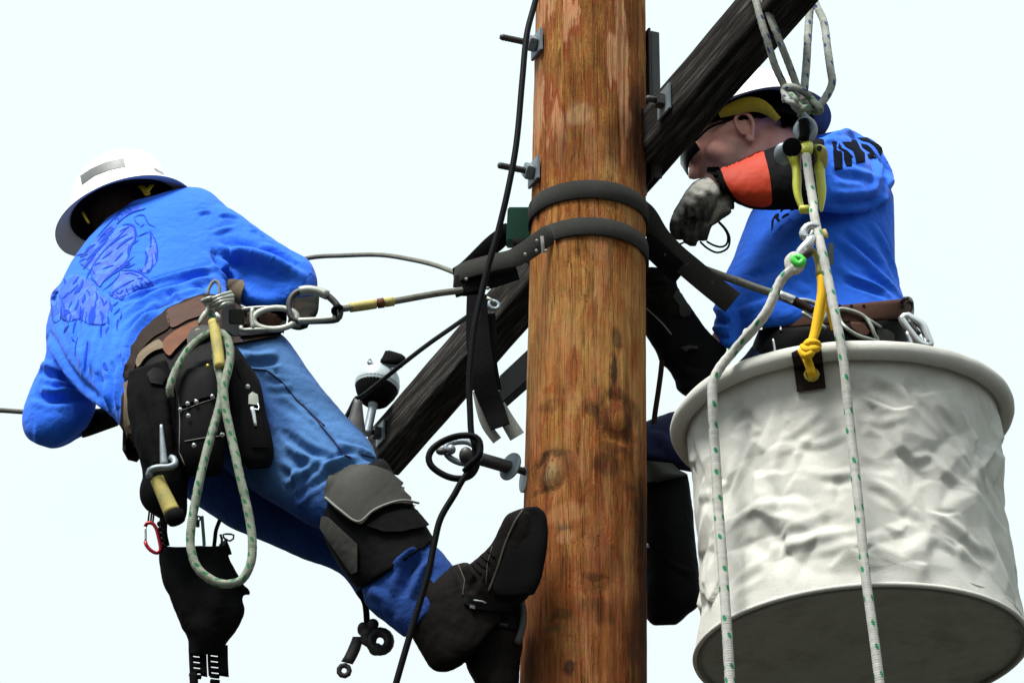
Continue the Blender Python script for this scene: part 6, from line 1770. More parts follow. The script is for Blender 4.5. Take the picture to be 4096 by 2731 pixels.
def strap_left():
    # the left worker's strap: round the pole and out to an apex at the left
    front = pole_front(DD(1360, 527))
    zc = front.z
    t = thing('pole_strap', 'lower dark webbing strap round the pole, pulled out to the left', 'strap', Vector((0, -.14, zc)), 'straps round the pole')
    r = ring_pts(zc, 372, 232, .004, 30, (.0, -.006))
    tip = [P(XA(1000, 770), -.155), P(XA(700, 850), -.15), P(XA(400, 930), -.13), P(XA(270, 985), -.10), P(XA(215, 1040), -.06)]
    band('strap', r + tip, Vector((0, .05, 1)), .046, .005, M['strap'], t)
    back = [P(XA(215, 1040), -.055), P(XA(330, 960), .0), P(XA(560, 740), .09), P(XA(760, 570), .14), P(XA(920, 470), .17)] + ring_pts(zc + .012, 130, 20, .004, 20)
    band('strap_back', back, Vector((.1, .1, 1)), .046, .005, M['black_web'], t)
    # keeper and stitching plate where the strap leaves the pole
    c = P(XA(1250, 610), -.155)
    for q in ((1245, 575), (1240, 700), (1100, 745), (1360, 700), (360, 1055)):
        p = P(XA(*q), -.162)
        lathe('rivet', p, -ray(XA(*q)), [(.0001, 0), (.004, 0), (.004, .002), (.002, .0035), (.0001, .004)], M['alu'], t, 10)
    band('keeper', [P(XA(1310, 520), -.158), P(XA(1318, 600), -.163), P(XA(1325, 720), -.158)], RGT, .008, .003, M['strap_grey'], t)
    # inner fold and tail hanging straight down
    band('fold', [P(XA(230, 1150), -.10), P(XA(450, 1090), -.12), P(XA(700, 1040), -.13), P(XA(1000, 950), -.14)], Vector((0, 0, 1)), lambda s: .055 - .01 * s, .006, M['black_web'], t)
    band('fold_end', [P(XA(240, 1180), -.09), P(XA(420, 1180), -.10), P(XA(560, 1170), -.11)], Vector((0, 0, 1)), .034, .006, M['black_web'], t)
    band('tail', [P(ZE(950, 440), -.125), P(ZE(955, 600), -.125), P(ZE(965, 760), -.13), P(ZE(985, 900), -.13), P(ZE(1010, 1030), -.12), P(ZE(1060, 1160), -.11), P(ZE(1100, 1265), -.11)], RGT + UPV * .15, lambda s: .044 + .012 * math.sin(s * 3.1), .006, M['black_web'], t)
    band('tail_lining', [P(ZE(955, 1040), -.10), P(ZE(985, 1180), -.095), P(ZE(1015, 1260), -.09), P(ZE(1080, 1350), -.085)], RGT + UPV * .55, .022, .004, M['strap_grey'], t)
    band('tail_lining', [P(ZE(1090, 1130), -.09), P(ZE(1140, 1220), -.085), P(ZE(1205, 1325), -.08)], RGT + UPV * .45, lambda s: .030 + .006 * s, .004, M['strap_grey'], t)
    band('tail_wide', [P(ZE(1000, 560), -.10), P(ZE(1010, 700), -.10), P(ZE(1010, 860), -.10), P(ZE(1040, 1040), -.095)], RGT, .050, .005, M['black_web'], t)
    # buckle hardware
    tube('buckle', [P(XA(*p), -.15) for p in ((650, 1350), (700, 1330), (770, 1370), (760, 1420), (700, 1430), (655, 1400))], .005, M['galv'], t, closed=True)
    tube('buckle_pin', [P(XA(*p), -.152) for p in ((620, 1290), (650, 1300), (700, 1350))], .004, M['alu'], t)
    lathe('rivet', P(XA(632, 1170), -.15), -ray(XA(632, 1170)), [(.0001, 0), (.004, 0), (.003, .003), (.0001, .0035)], M['alu'], t, 10)
    # green friction block behind
    gb = thing('green_block', 'small dark green steel block on the strap left of the pole', 'block', P(XA(1030, 520), .06))
    V, F = box_g(P(XA(1035, 410), .07), (RGT * .031, Vector((0, .02, 0)), UPV * .040 + RGT * .002), .003)
    me = mesh_from('block', V, F); shade_auto(me, 35); part('block', me, M['green_paint'], gb)
    part('foot', mesh_from('foot', *loft_g([(XA(920, 545), XA(1140, 540), .06, .02), (XA(950, 620), XA(1140, 620), .06, .02), (XA(975, 680), XA(1120, 670), .06, .015)], 18, ex=3)), M['rubber'], gb)
strap_left()

def strap_right():
    front = pole_front(DD(1350, 437))
    zc = front.z
    t = thing('pole_strap', 'upper dark webbing strap round the pole, leading right to the other worker', 'strap', Vector((0, -.14, zc)), 'straps round the pole')
    band('strap', ring_pts(zc, 60, -250, .004, 60), Vector((0, 0, 1)), .047, .005, M['strap'], t)
    p = [P(XB(60, 130), -.02), P(XB(200, 250), .02), P(XB(340, 490), .05), P(XB(520, 700), .07), P(XB(760, 910), .09), P(XB(1000, 1110), .10), P(XB(1240, 1300), .11)]
    band('strap_end', p, UPV * .75 + RGT * .65, lambda s: .048 + .008 * min(1, s * 1.6), .005, M['strap'], t)
    p2 = [P(XB(170, 560), .03), P(XB(330, 700), .06), P(XB(500, 860), .08), P(XB(620, 960), .10)]
    band('strap_under', p2, UPV * .7 + RGT * .7, .05, .005, M['black_web'], t)
    patch_pts = ((210, 280), (420, 720), (690, 840), (990, 1060))
    for q in patch_pts:
        lathe('rivet', P(XB(*q), .035 if q[0] < 300 else .06), -ray(XB(*q)), [(.0001, 0), (.0035, 0), (.003, .002), (.0001, .003)], M['dark_steel'], t, 10)
    ln = thing('positioning_lanyard', 'rope lanyard from the strap end to the right-hand worker\'s belt', 'lanyard', P(ZH(820, 230), .12))
    tube('rope', [P(XB(880, 890), .10), P(XB(1100, 970), .11), P(XB(1300, 1040), .12), P(ZH(680, 185), .12), P(ZH(860, 250), .125), P(ZH(1000, 290), .13)], .0092, M['wire'], ln)
    tube('steel_ferrule', [P(ZH(*p), .128) for p in ((965, 280), (1010, 297), (1060, 318))], .0125, M['chrome'], ln)
    tube('rope_end', [P(ZH(*p), .13) for p in ((1050, 315), (1120, 350), (1180, 390))], .011, M['dark_brown'], ln)
    tube('snap', [P(ZH(*p), .13) for p in ((1080, 320), (1150, 320), (1210, 345), (1260, 400), (1240, 440), (1150, 390))], .006, M['galv'], ln, closed=True)
    tube('snap_gate', [P(ZH(*p), .13) for p in ((1110, 390), (1160, 420), (1260, 490))], .0045, M['alu'], ln)
strap_right()

# ---- tool bag under the left worker
def tool_bag():
    y = -.02
    t = thing('tool_bag', 'black canvas tool bag dangling below the left worker, silhouetted on the sky', 'bag', P(SRC(830, 2620), y))
    S = [((640, 2186), (905, 2183), .045), ((637, 2240), (914, 2232), .06), ((648, 2300), (945, 2285), .065), ((656, 2338), (972, 2330), .065), ((682, 2400), (972, 2395), .065), ((703, 2455), (984, 2445), .06), ((722, 2505), (955, 2510), .055), ((752, 2560), (905, 2580), .04), ((754, 2620), (903, 2618), .025)]
    bump_ = loft_g([((930, 2335), (960, 2330), y, .02), ((965, 2362), (985, 2345), y, .018), ((998, 2385), (1003, 2364), y, .010)], 14)
    me = remesh('bag_body', [loft_g([(l, r, y, d) for l, r, d in S], 32), bump_], .0055, 2)
    displace(me, [([SRC(760, 2250), SRC(770, 2350), SRC(800, 2480)], .02, -.008), ([SRC(850, 2260), SRC(870, 2380), SRC(880, 2500)], .02, .008)], .004, 10, 6)
    b = part('bag_body', me, M['black_web'], t)
    # straps up to the belt
    for pts, w in ((((500, 520), (450, 700), (440, 900), (480, 1110)), .019), (((1330, 700), (1270, 860), (1255, 980), (1240, 1110)), .009)):
        band('bag_strap', [P(YE(*p), y) for p in pts], RGT, w, .003, M['black_web'], t)
    band('green_strap', [P(YE(*p), y) for p in ((1050, 640), (1062, 790), (1075, 950), (1085, 1100))], RGT, .0075, .003, M['green_paint'], t)
    tube('ring', [P(YE(*p), y) for p in ((985, 640), (1015, 650), (1022, 690), (1000, 715), (975, 700))], .0022, M['dark_steel'], t, closed=True)
    box('tab', P(YE(985, 760), y), (RGT * .004, UPV * .008, FWD * .003), M['dark_steel'], t, .001)
    tube('ring', [P(YE(*p), y) for p in ((1380, 930), (1540, 930), (1545, 990), (1480, 1030), (1420, 1010))], .0022, M['dark_steel'], t, closed=True)
    tube('clip', [P(YE(*p), y) for p in ((1440, 1000), (1400, 1060), (1380, 1130))], .004, M['dark_steel'], t)
    tube('clip', [P(YE(*p), y) for p in ((1340, 930), (1365, 1020), (1345, 1110))], .003, M['dark_steel'], t)
    band('corner_strap', [P(YE(*p), y) for p in ((1380, 1060), (1420, 1150), (1450, 1250))], RGT, .02, .004, M['black_web'], t)
    # two combs of loops at the foot of the bag
    for x0, x1, lx0, lx1, y0, n in ((500, 735, 560, 640, 1085, 6), (745, 1015, 790, 880, 1150, 6)):
        for a, b_ in ((x0, lx0), (lx1, x1)):
            o = loft_g([(YG(a, y0 - 80), YG(b_, y0 - 80), y, .008), (YG(a + 6, y0 + 150), YG(b_ + 4, y0 + 150), y, .008), (YG(a + 18, 1470), YG(b_ + 14, 1490), y, .006)], 10, ex=3)
            part('fringe_rail', mesh_from('fringe_rail', *o), M['black_web'], t)
        for k in range(n):
            yy = y0 + 20 + k * 74
            tube('fringe_loop', [P(YG(lx0 - 8 + k * 3, yy), y), P(YG((lx0 + lx1) / 2, yy + 6), y - .004), P(YG(lx1 + 8 + k * 3, yy + 12), y)], .0052, M['black_web'], t)
    tube('fringe_tail', [P(YG(*p), y) for p in ((560, 1440), (570, 1500), (575, 1640))], .0095, M['black_web'], t)
    # red carabiner
    cb = thing('carabiner', 'small red snap-link carabiner beside the tool bag', 'carabiner', P(YE(300, 1200), y - .02))
    tube('frame', [P(YE(*p), y - .02) for p in ((160, 800), (190, 750), (270, 750), (330, 830), (365, 950), (400, 1120), (395, 1180), (340, 1220), (240, 1170), (170, 1080), (160, 1040))], .0042, M['red_alu'], cb)
    tube('gate', [P(YE(*p), y - .02) for p in ((160, 800), (165, 920), (165, 1050))], .0028, M['chrome'], cb)
    for i in range(5):
        q = (375 + i * 12, 760 + i * 85)
        tube('chain_link', [P(YE(q[0] - 18, q[1]), y - .012), P(YE(q[0] + 10, q[1] - 30), y - .02), P(YE(q[0] + 45, q[1] + 10), y - .012), P(YE(q[0] + 20, q[1] + 45), y - .004)], .0026, M['dark_steel'], cb, closed=True)
    for x in (225, 265, 300):
        tube('cord', [P(YE(x, 560), y - .015), P(YE(x - 10, 650), y - .018), P(YE(x - 20, 750), y - .02)], .0022, M['black_web'], cb)
tool_bag()

# ---- heavy link hardware hanging below the leg
def hanging_link():
    y = .03
    t = thing('swivel_link', 'black steel swivel and link hanging on a cord below the left worker\'s shin', 'hook', P(YF(310, 1370), y))
    tube('cord', [P(YF(*p), y) for p in ((560, 60), (650, 220), (678, 380), (690, 560))], .0072, M['black_web'], t)
    part('knob', remesh('knob', [ellipsoid_g(P(YF(790, 600), y), (RGT * .0135, UPV * .0135, FWD * .011)), ellipsoid_g(P(YF(620, 680), y), (RGT * .0125, UPV * .0165, FWD * .010)), ellipsoid_g(P(YF(700, 770), y), (RGT * .016, UPV * .016, FWD * .012))], .0025, 2), M['dark_steel'], t)
    def ringo(cx, cy, r_o, r_i, name):
        rr = (r_o + r_i) / 2; w = (r_o - r_i) / 2
        tube(name, [P(YF(cx + rr * math.cos(a), cy + rr * math.sin(a)), y) for a in np.linspace(0, 6.283, 20, endpoint=False)], w * YF.s * mpp(P(YF(cx, cy), y)), M['dark_steel'], t, closed=True, n=14)
    ringo(905, 880, 240, 62, 'shackle')
    part('shackle_lug', mesh_from('shackle_lug', *ellipsoid_g(P(YF(840, 1010), y), (RGT * .0165, UPV * .0145, FWD * .011))), M['dark_steel'], t)
    part('shackle_neck', mesh_from('shackle_neck', *loft_g([(YF(640, 700), YF(560, 900), y, .011), (YF(760, 690), YF(700, 980), y, .011), (YF(900, 690), YF(800, 1050), y, .010)], 16)), M['dark_steel'], t)
    part('link', mesh_from('link', *loft_g([(YF(455, 800), YF(620, 800), y, .010), (YF(430, 870), YF(600, 960), y, .010), (YF(340, 1080), YF(520, 1150), y, .0095), (YF(262, 1210), YF(455, 1260), y, .009)], 18)), M['dark_steel'], t)
    ringo(315, 1360, 132, 42, 'link_eye')
hanging_link()

# ---- black cable hanging in front of the pole's left edge, tied in a loop
def cable():
    t = thing('hanging_cable', 'black cable hanging down past the pole\'s left edge, knotted in a loop below', 'cable', P(DD(905, 1568), -.34))
    r = 55 * YH.s * mpp(P(DD(1100, 900), -.33))
    y = -.33
    main = [P(p, yy) for p, yy in ((DD(1270, -140), -.24), (DD(1228, 10), -.26), (DD(1210, 80), -.28), (DD(1200, 180), -.30), (DD(1186, 330), -.32), (DD(1166, 440), y), (DD(1142, 540), y), (DD(1122, 610), y), (DD(1105, 680), y), (DD(1092, 740), y), (DD(1084, 800), y), (DD(1078, 880), y), (DD(1080, 950), y), (YH(1055, 370), y), (YH(1110, 560), y), (YH(1120, 760), y), (YH(1075, 920), y), (YH(985, 1080), y), (YH(880, 1230), y), (YH(760, 1450), y), (DD(1012, 1190), y), (DD(997, 1250), y), (DD(985, 1310), y), (DD(965, 1380), y), (DD(938, 1470), y), (DD(912, 1560), y), (DD(880, 1680), y))]
    tube('cable_run', main, r * 1.06, M['cable'], t, n=14)
    lp = [(930, 1060), (1040, 930), (1180, 800), (1215, 640), (1190, 500), (1080, 420), (900, 410), (700, 450), (500, 540), (350, 660), (290, 800), (330, 940), (480, 1070), (680, 1160), (880, 1180), (1040, 1120), (1130, 1000), (1170, 850)]
    dy = [.0, -.01, -.02, -.02, -.02, -.02, -.015, 0, .01, .01, .01, .01, .01, .01, .01, .015, .02, .02]
    tube('cable_loop', [P(YH(*p), y + d) for p, d in zip(lp, dy)], r * 1.1, M['cable'], t, n=14)
cable()

# ---- eye bolt on the pole's left side
def eye_bolt():
    c = pole_front(DD(1204, 1080)); y = -.03
    t = thing('eye_bolt', 'galvanised bolt with round washer and eye sticking out left of the pole', 'bolt', P(YH(1980, 1040), y))
    a, b_ = P(YH(2100, 1080), -.02), P(YH(1190, 820), -.06)
    d = (b_ - a).normalized()
    tube('shank', [a, a.lerp(b_, .35), a.lerp(b_, .7), b_], lambda s: .0085 + (.0065 if s > .3 else 0), M['dark_steel'], t, n=16)
    w = P(YH(1765, 970), -.04)
    disc = (RGT * -.62 + Vector((0, -1, 0)) * .55 + UPV * .10).normalized()
    lathe('round_washer', w, disc, [(.0001, 0), (.033, 0), (.0335, .002), (.033, .004), (.0001, .004)], M['galv'], t, 36)
    w2 = P(YH(2010, 1200), -.01)
    lathe('round_washer', w2, (RGT * -.95 + Vector((0, -1, 0)) * .3).normalized(), [(.0001, 0), (.030, 0), (.030, .004), (.0001, .004)], M['galv'], t, 30)
    tube('eye', [P(YH(*p), -.07) for p in ((1180, 860), (930, 910), (720, 840), (600, 720), (620, 580), (780, 525), (1000, 530), (1150, 640), (1210, 760))], .0072, M['galv'], t, closed=True)
    part('clevis', mesh_from('clevis', *ellipsoid_g(P(YH(690, 660), -.085), (RGT * .011, UPV * .0115, FWD * .012))), M['galv'], t)
    part('clevis', mesh_from('clevis', *ellipsoid_g(P(YH(520, 690), -.085), (RGT * .013, UPV * .009, FWD * .012))), M['dark_steel'], t)
    part('spool', mesh_from('spool', *ellipsoid_g(P(YH(960, 770), -.09), (RGT * .016, UPV * .020, FWD * .015))), M['dark_steel'], t)
eye_bolt()

# ---- insulator on the far end of the crossarm, with its clamp and conductor
def insulator():
    p, s = arm_at(XF(430, 560), -.02, ARM_H / 2)
    Y = p.y + .02
    c = P(XF(405, 600), Y)
    k = XF.s * mpp(c)
    up = (Vector((0, 0, 1)) + Vector((.16, .12, 0))).normalized()
    t = thing('insulator', 'pale grey porcelain insulator with a dark clamp on the far end of the crossarm', 'insulator', c)
    prof = [(.0001, -.07 * 1), (60 * k, -.07), (70 * k, -.03), (150 * k, -.012), (262 * k, -.016), (282 * k, -.008), (284 * k, .006), (262 * k, .028), (215 * k, .046), (160 * k, .054), (110 * k, .058), (100 * k, .070), (60 * k, .076), (.0001, .078)]
    lathe('porcelain_skirt', c, up, prof, M['porcelain'], t, 40, 60)
    lathe('underside_cap', c - up * .060, up, [(.0001, 0), (130 * k, .0), (190 * k, .010), (250 * k, .034), (276 * k, .050), (284 * k, .057), (280 * k, .060), (.0001, .0605)], M['rubber'], t, 36)
    tube('pin', [c - up * .04, c - up * .10, c - up * .16], .012, M['galv'], t)
    tube('tie_top', [P(XF(*q), Y - .04) for q in ((300, 300), (345, 345), (420, 350), (520, 335), (640, 350), (720, 345))], 32 * k, M['galv'], t)
    part('hook_end', mesh_from('hook_end', *ellipsoid_g(P(XF(312, 305), Y - .04), (RGT * 26 * k, UPV * 40 * k, FWD * 26 * k))), M['dark_steel'], t)
    part('clamp_cap', mesh_from('clamp_cap', *loft_g([(XF(505, 165), XF(560, 160), Y - .04, 60 * k), (XF(465, 250), XF(740, 220), Y - .04, 80 * k), (XF(430, 312), XF(762, 285), Y - .04, 80 * k), (XF(520, 335), XF(720, 330), Y - .04, 60 * k)], 20)), M['rubber'], t)
    w = thing('conductor', 'black insulated wire running along the crossarm to the far insulator', 'wire', P(XF(0, 1000), Y))
    far = Y - .10
    # from near the pole down along the arm
    pts = [(ZE(1010, 480), .45), (ZE(940, 540), .55), (ZE(800, 640), .75), (ZE(650, 745), .95), (ZE(500, 860), 1.15), (ZE(350, 980), min(1.3, far)), (ZE(220, 1080), far), (XF(140, 760), far), (XF(60, 910), far), (XF(-20, 1060), far)]
    tube('conductor_run', [P(*q) for q in pts], 28 * k, M['cable'], w)
    part('dead_end_clamp', mesh_from('dead_end_clamp', *loft_g([(XF(120, 760), XF(215, 800), far - .02, .012), (XF(60, 960), XF(235, 1000), far - .02, .016), (XF(30, 1080), XF(262, 1190), far - .02, .018), (XF(100, 1300), XF(290, 1230), far - .02, .014)], 16, ex=3)), M['dark_steel'], w)
insulator()

# ---- guy wire passing behind the left worker
def wires():
    t = thing('guy_wire', 'stranded steel wire arching from the left worker\'s arm to the strap on the pole', 'wire', P(ZE(350, 190), .05))
    tube('wire_run', [P(p, yy) for p, yy in ((DD(560, 640), .48), (DD(640, 612), .46), (DD(712, 592), .44), (ZE(100, 192), .38), (ZE(350, 188), .26), (ZE(560, 220), .14), (ZE(700, 255), .05), (ZE(830, 305), -.04))], .0058, M['wire'], t)
    u = thing('service_wire', 'short thin wire entering from the left edge of the picture', 'wire', P(DD(0, 942), .5))
    tube('wire_run', [P(p, .52) for p in (DD(-160, 934), DD(0, 942), DD(60, 946), DD(170, 954), DD(300, 965))], .0062, M['wire'], u)
wires()
# ================================================================ canvas bucket on its hand line
BY = -.25
def bucket():
    global BK
    tc_, bc_ = P(ZI(787, 508), BY), P(ZI(866, 1440), BY)
    ax = (bc_ - tc_).normalized()
    u = Vector((1, 0, 0)); u = (u - ax * u.dot(ax)).normalized()
    w = ax.cross(u)
    if w.y > 0: w = -w                                # w toward the camera
    s_t, s_b = ZI.s * mpp(tc_), ZI.s * mpp(bc_)
    Rr, Rt, Rb = 690 * s_t, 640 * s_t, 684 * s_b
    H = (bc_ - tc_).length
    t = thing('canvas_bucket', 'large white canvas lift bucket hanging in front of the right-hand worker', 'bucket', bc_)
    BK = dict(t=t, c=tc_, ax=ax, u=u, w=w, R=Rr, H=H)
    m, nd, lk, b = new_mat('white_canvas', .97, .06)
    v = objco(nd)
    n1 = tex_noise(nd, lk, v, 6, 6, .65); n2 = tex_noise(nd, lk, v, 600, 2, .7); n3 = tex_noise(nd, lk, v, 28, 5, .65)
    col = ramp(nd, lk, n1, [(.3, (.475, .475, .43)), (.7, (.565, .565, .52))])
    col = mixc(nd, lk, ramp(nd, lk, n3, [(.52, (0, 0, 0)), (.74, (.30,) * 3)]), col, (.30, .285, .24))
    col = mixc(nd, lk, .25, col, ramp(nd, lk, n2, [(.3, (.35, .35, .315)), (.7, (.64, .635, .59))]))
    lk.new(col, b.inputs['Base Color'])
    bump(nd, lk, b, mathn(nd, lk, 'ADD', mathn(nd, lk, 'MULTIPLY', n2, 1.6), n3), .6, .0025)
    M['canvas'] = m
    M['bucket_base'] = mottled('grey_green_base', (.40, .42, .36), .85, .15, 18, dirt=(.22, .23, .19), dirt_amt=.6)
    # ---- wall of crumpled cloth: flat facets between random ridge points, two sizes
    n, k = 340, 150
    rg = random.Random(11)
    def crumple(cnt, amp, kk):
        pts, hs = [], []
        for _ in range(cnt):
            x, y, h_ = rg.random() * 2 * math.pi, rg.random() * 1.1 - .05, rg.gauss(0, amp)
            for dx in (-2 * math.pi, 0, 2 * math.pi):
                if -1 < x + dx < 2 * math.pi + 1:
                    pts.append(Vector((x + dx, y * kk))); hs.append(h_)
        vo, eo, fo_, ov, *_ = delaunay_2d_cdt(pts, [], [], 0, 1e-5)
        H_ = [hs[o[0]] if o else 0 for o in ov]
        return BVHTree.FromPolygons([(p.x, p.y, h_) for p, h_ in zip(vo, H_)], [tuple(q) for q in fo_]), kk
    L1, L2 = crumple(170, .0080, 1.25), crumple(800, .0040, 1.25)
    def height(a, f):
        h_ = 0
        a += .10 * noise.noise(Vector((math.cos(a) * 2, math.sin(a) * 2, f * 3)))
        for (bt, kk) in (L1, L2):
            p, *_ = bt.ray_cast(Vector((a % (2 * math.pi), f * kk, 1)), Vector((0, 0, -1)))
            if p: h_ += p.z
        return h_
    Hm = np.array([[height(2 * math.pi * j / n, i / k) for j in range(n)] for i in range(k + 1)])
    for _ in range(0):
        Hm = .5 * Hm + .125 * (np.roll(Hm, 1, 1) + np.roll(Hm, -1, 1) + np.vstack([Hm[:1], Hm[:-1]]) + np.vstack([Hm[1:], Hm[-1:]]))
    def wall(off):
        V = []
        for i in range(k + 1):
            f = i / k
            env = min(1, f * 5) * min(1, (1 - f) * 7)
            for j in range(n):
                a = 2 * math.pi * j / n
                ca, sa = math.cos(a), math.sin(a)
                r = Rt + (Rb - Rt) * f - .020 * math.sin(math.pi * f) + Hm[i, j] * env + .006 * env * noise.noise(Vector((ca * 1.9, sa * 1.9, f * 2.3)))
                V.append(tc_ + ax * (H * f) + (u * ca + w * sa) * (r - off))
        return V
    crease = []
    Vo = wall(0)
    # explicit creases: pixel lines turned into surface lines
    F = [(i*n + j, i*n + (j+1) % n, (i+1)*n + (j+1) % n, (i+1)*n + j) for i in range(k) for j in range(n)]
    me = bpy.data.meshes.new('wall')
    me.from_pydata([tuple(p) for p in Vo], [], F)
    me.update()
    bm = bmesh.new(); bm.from_mesh(me); bmesh.ops.recalc_face_normals(bm, faces=bm.faces); bm.to_mesh(me); bm.free()
    fl = []
    A = lambda w_, a, *pts: fl.append(([ZI(*p) for p in pts], w_, a))
    A(.016, -.015, (900, 350), (980, 380), (1060, 440)); A(.018, -.016, (1090, 380), (1150, 450), (1240, 540)); A(.014, .014, (1060, 360), (1180, 480), (1290, 600)); A(.016, -.014, (1240, 640), (1310, 740), (1370, 810)); A(.016, .014, (1290, 480), (1330, 650), (1400, 800), (1430, 860))
    A(.014, .013, (860, 730), (960, 770), (1040, 850), (1120, 900)); A(.016, -.017, (900, 770), (990, 820), (1070, 890), (1110, 910)); A(.018, -.018, (520, 985), (620, 950), (720, 915), (800, 905)); A(.016, .014, (500, 1010), (640, 985), (760, 960), (880, 940)); A(.014, .012, (600, 1030), (760, 1010), (1000, 960))
    A(.018, -.016, (1200, 950), (1300, 1020), (1420, 1080)); A(.016, .014, (1150, 960), (1250, 1010), (1330, 1040)); A(.020, .013, (1040, 1070), (1090, 1010), (1160, 960)); A(.015, -.012, (700, 740), (780, 745), (840, 740)); A(.014, .011, (640, 700), (760, 720), (850, 700)); A(.013, .012, (600, 570), (700, 590), (820, 540)); A(.013, -.010, (500, 600), (600, 570), (700, 490), (740, 440))
    A(.014, .012, (430, 480), (400, 640), (340, 800), (310, 920)); A(.012, -.010, (430, 460), (370, 490), (340, 520)); A(.014, .011, (300, 930), (420, 860), (560, 830), (690, 860)); A(.014, -.010, (380, 1000), (440, 1010), (500, 1060)); A(.012, .010, (480, 960), (500, 1010), (520, 1070)); A(.014, .010, (160, 850), (200, 800), (260, 800)); A(.012, .010, (860, 480), (960, 500), (1060, 470)); A(.016, -.012, (860, 660), (930, 690), (1010, 690)); A(.012, .010, (1000, 640), (1040, 700), (1060, 760)); A(.012, .010, (1060, 660), (1150, 640), (1210, 700), (1300, 770)); A(.012, -.010, (1090, 680), (1160, 660)); A(.012, .010, (1130, 860), (1220, 900), (1300, 960)); A(.014, -.010, (340, 1180), (420, 1130), (480, 1100)); A(.016, -.014, (1385, 500), (1400, 580), (1380, 700))
    displace(me, [(p_, w_ * .8, a_ * .26) for p_, w_, a_ in fl], .0, 8, 0, None, 0)
    me.polygons.foreach_set('use_smooth', [True] * len(me.polygons))
    sol = [v.co.copy() for v in me.vertices]
    # give the cloth thickness
    nrm = [v.normal.copy() for v in me.vertices]
    V2 = sol + [p - nn * .004 for p, nn in zip(sol, nrm)]
    N0 = len(sol)
    F2 = [tuple(p.vertices) for p in me.polygons]
    F2 = F2 + [tuple(i + N0 for i in reversed(f)) for f in F2]
    bpy.data.meshes.remove(me)
    wl_ = part('canvas_wall', mesh_from('canvas_wall', V2, F2), M['canvas'], t)
    BK['bv'] = bvh_o(wl_)
    # ---- rolled rim
    circ = [tc_ - ax * .004 + (u * math.cos(a) + w * math.sin(a)) * (Rr - .012) + ax * (.006 * noise.noise(Vector((math.cos(a) * 1.5, math.sin(a) * 1.5, 0))) + .002 * noise.noise(Vector((math.cos(a) * 7, math.sin(a) * 7, 3)))) for a in np.linspace(0, 2 * math.pi, 90, endpoint=False)]
    rim_r = .0205
    rim = part('rolled_rim', tube_me('rolled_rim', circ, rim_r, n=18, step=.015, closed=True), M['canvas'], t)
    BK['rim'] = bvh_o(rim)
    skirt = []
    prof = [(Rr - .012, .0), (Rr - .004, .016), (Rr - .010, .034), (Rt + .004, .056), (Rt - .006, .062)]
    # ---- base: seam ring and dark underside, slightly dished
    lathe('base_disc', bc_, ax, [(.0001, -.012), (Rb * .5, -.010), (Rb - .02, -.006), (Rb - .006, -.004), (Rb - .006, -.03), (.0001, -.03)], M['bucket_base'], t, 96)
    for rr, h_, nm in ((Rb - .001, -.002, 'base_seam'), (Rb - .010, .002, 'base_welt')):
        tube(nm, [bc_ + ax * h_ + (u * math.cos(a) + w * math.sin(a)) * rr for a in np.linspace(0, 2 * math.pi, 90, endpoint=False)], .0055 if nm == 'base_seam' else .0035, M['canvas'] if nm == 'base_seam' else M['strap_grey'], t, closed=True, step=.02)
    # ---- leather tab and grommet
    bvr = [BK['rim'], BK['bv']]
    tab = patch('leather_tab', [ZM(*p) for p in ((440, 1085), (480, 1060), (730, 1012), (745, 1020), (770, 1230), (797, 1445), (500, 1487), (470, 1280))], bvr, M['dark_brown'], t, .003, .005, 9)
    bvt = [bvh_o(tab)]
    tube('grommet', [on(bvt, ZM(645 + 70 * math.cos(a), 1300 + 62 * math.sin(a)), .003, -.62) for a in np.linspace(0, 6.283, 18, endpoint=False)], .0038, M['brass'], t, closed=True)
    BK['tab'] = bvt
    lathe('grommet_hole', on(bvt, ZM(645, 1300), .0012, -.62), -ray(ZM(645, 1300)), [(.0001, 0), (.0125, 0), (.0125, .0008), (.0001, .001)], M['rubber'], t, 20)
    # bail: two webbing handles meeting at the hook
    apex = P(YD(1000, 700), -.42)
    for a in (.35, math.pi - .35, math.pi + .5, -.5):
        q = tc_ + (u * math.cos(a) + w * math.sin(a)) * (Rr - .03)
        if w.dot(q - tc_) > .15: continue
    return t
bucket()

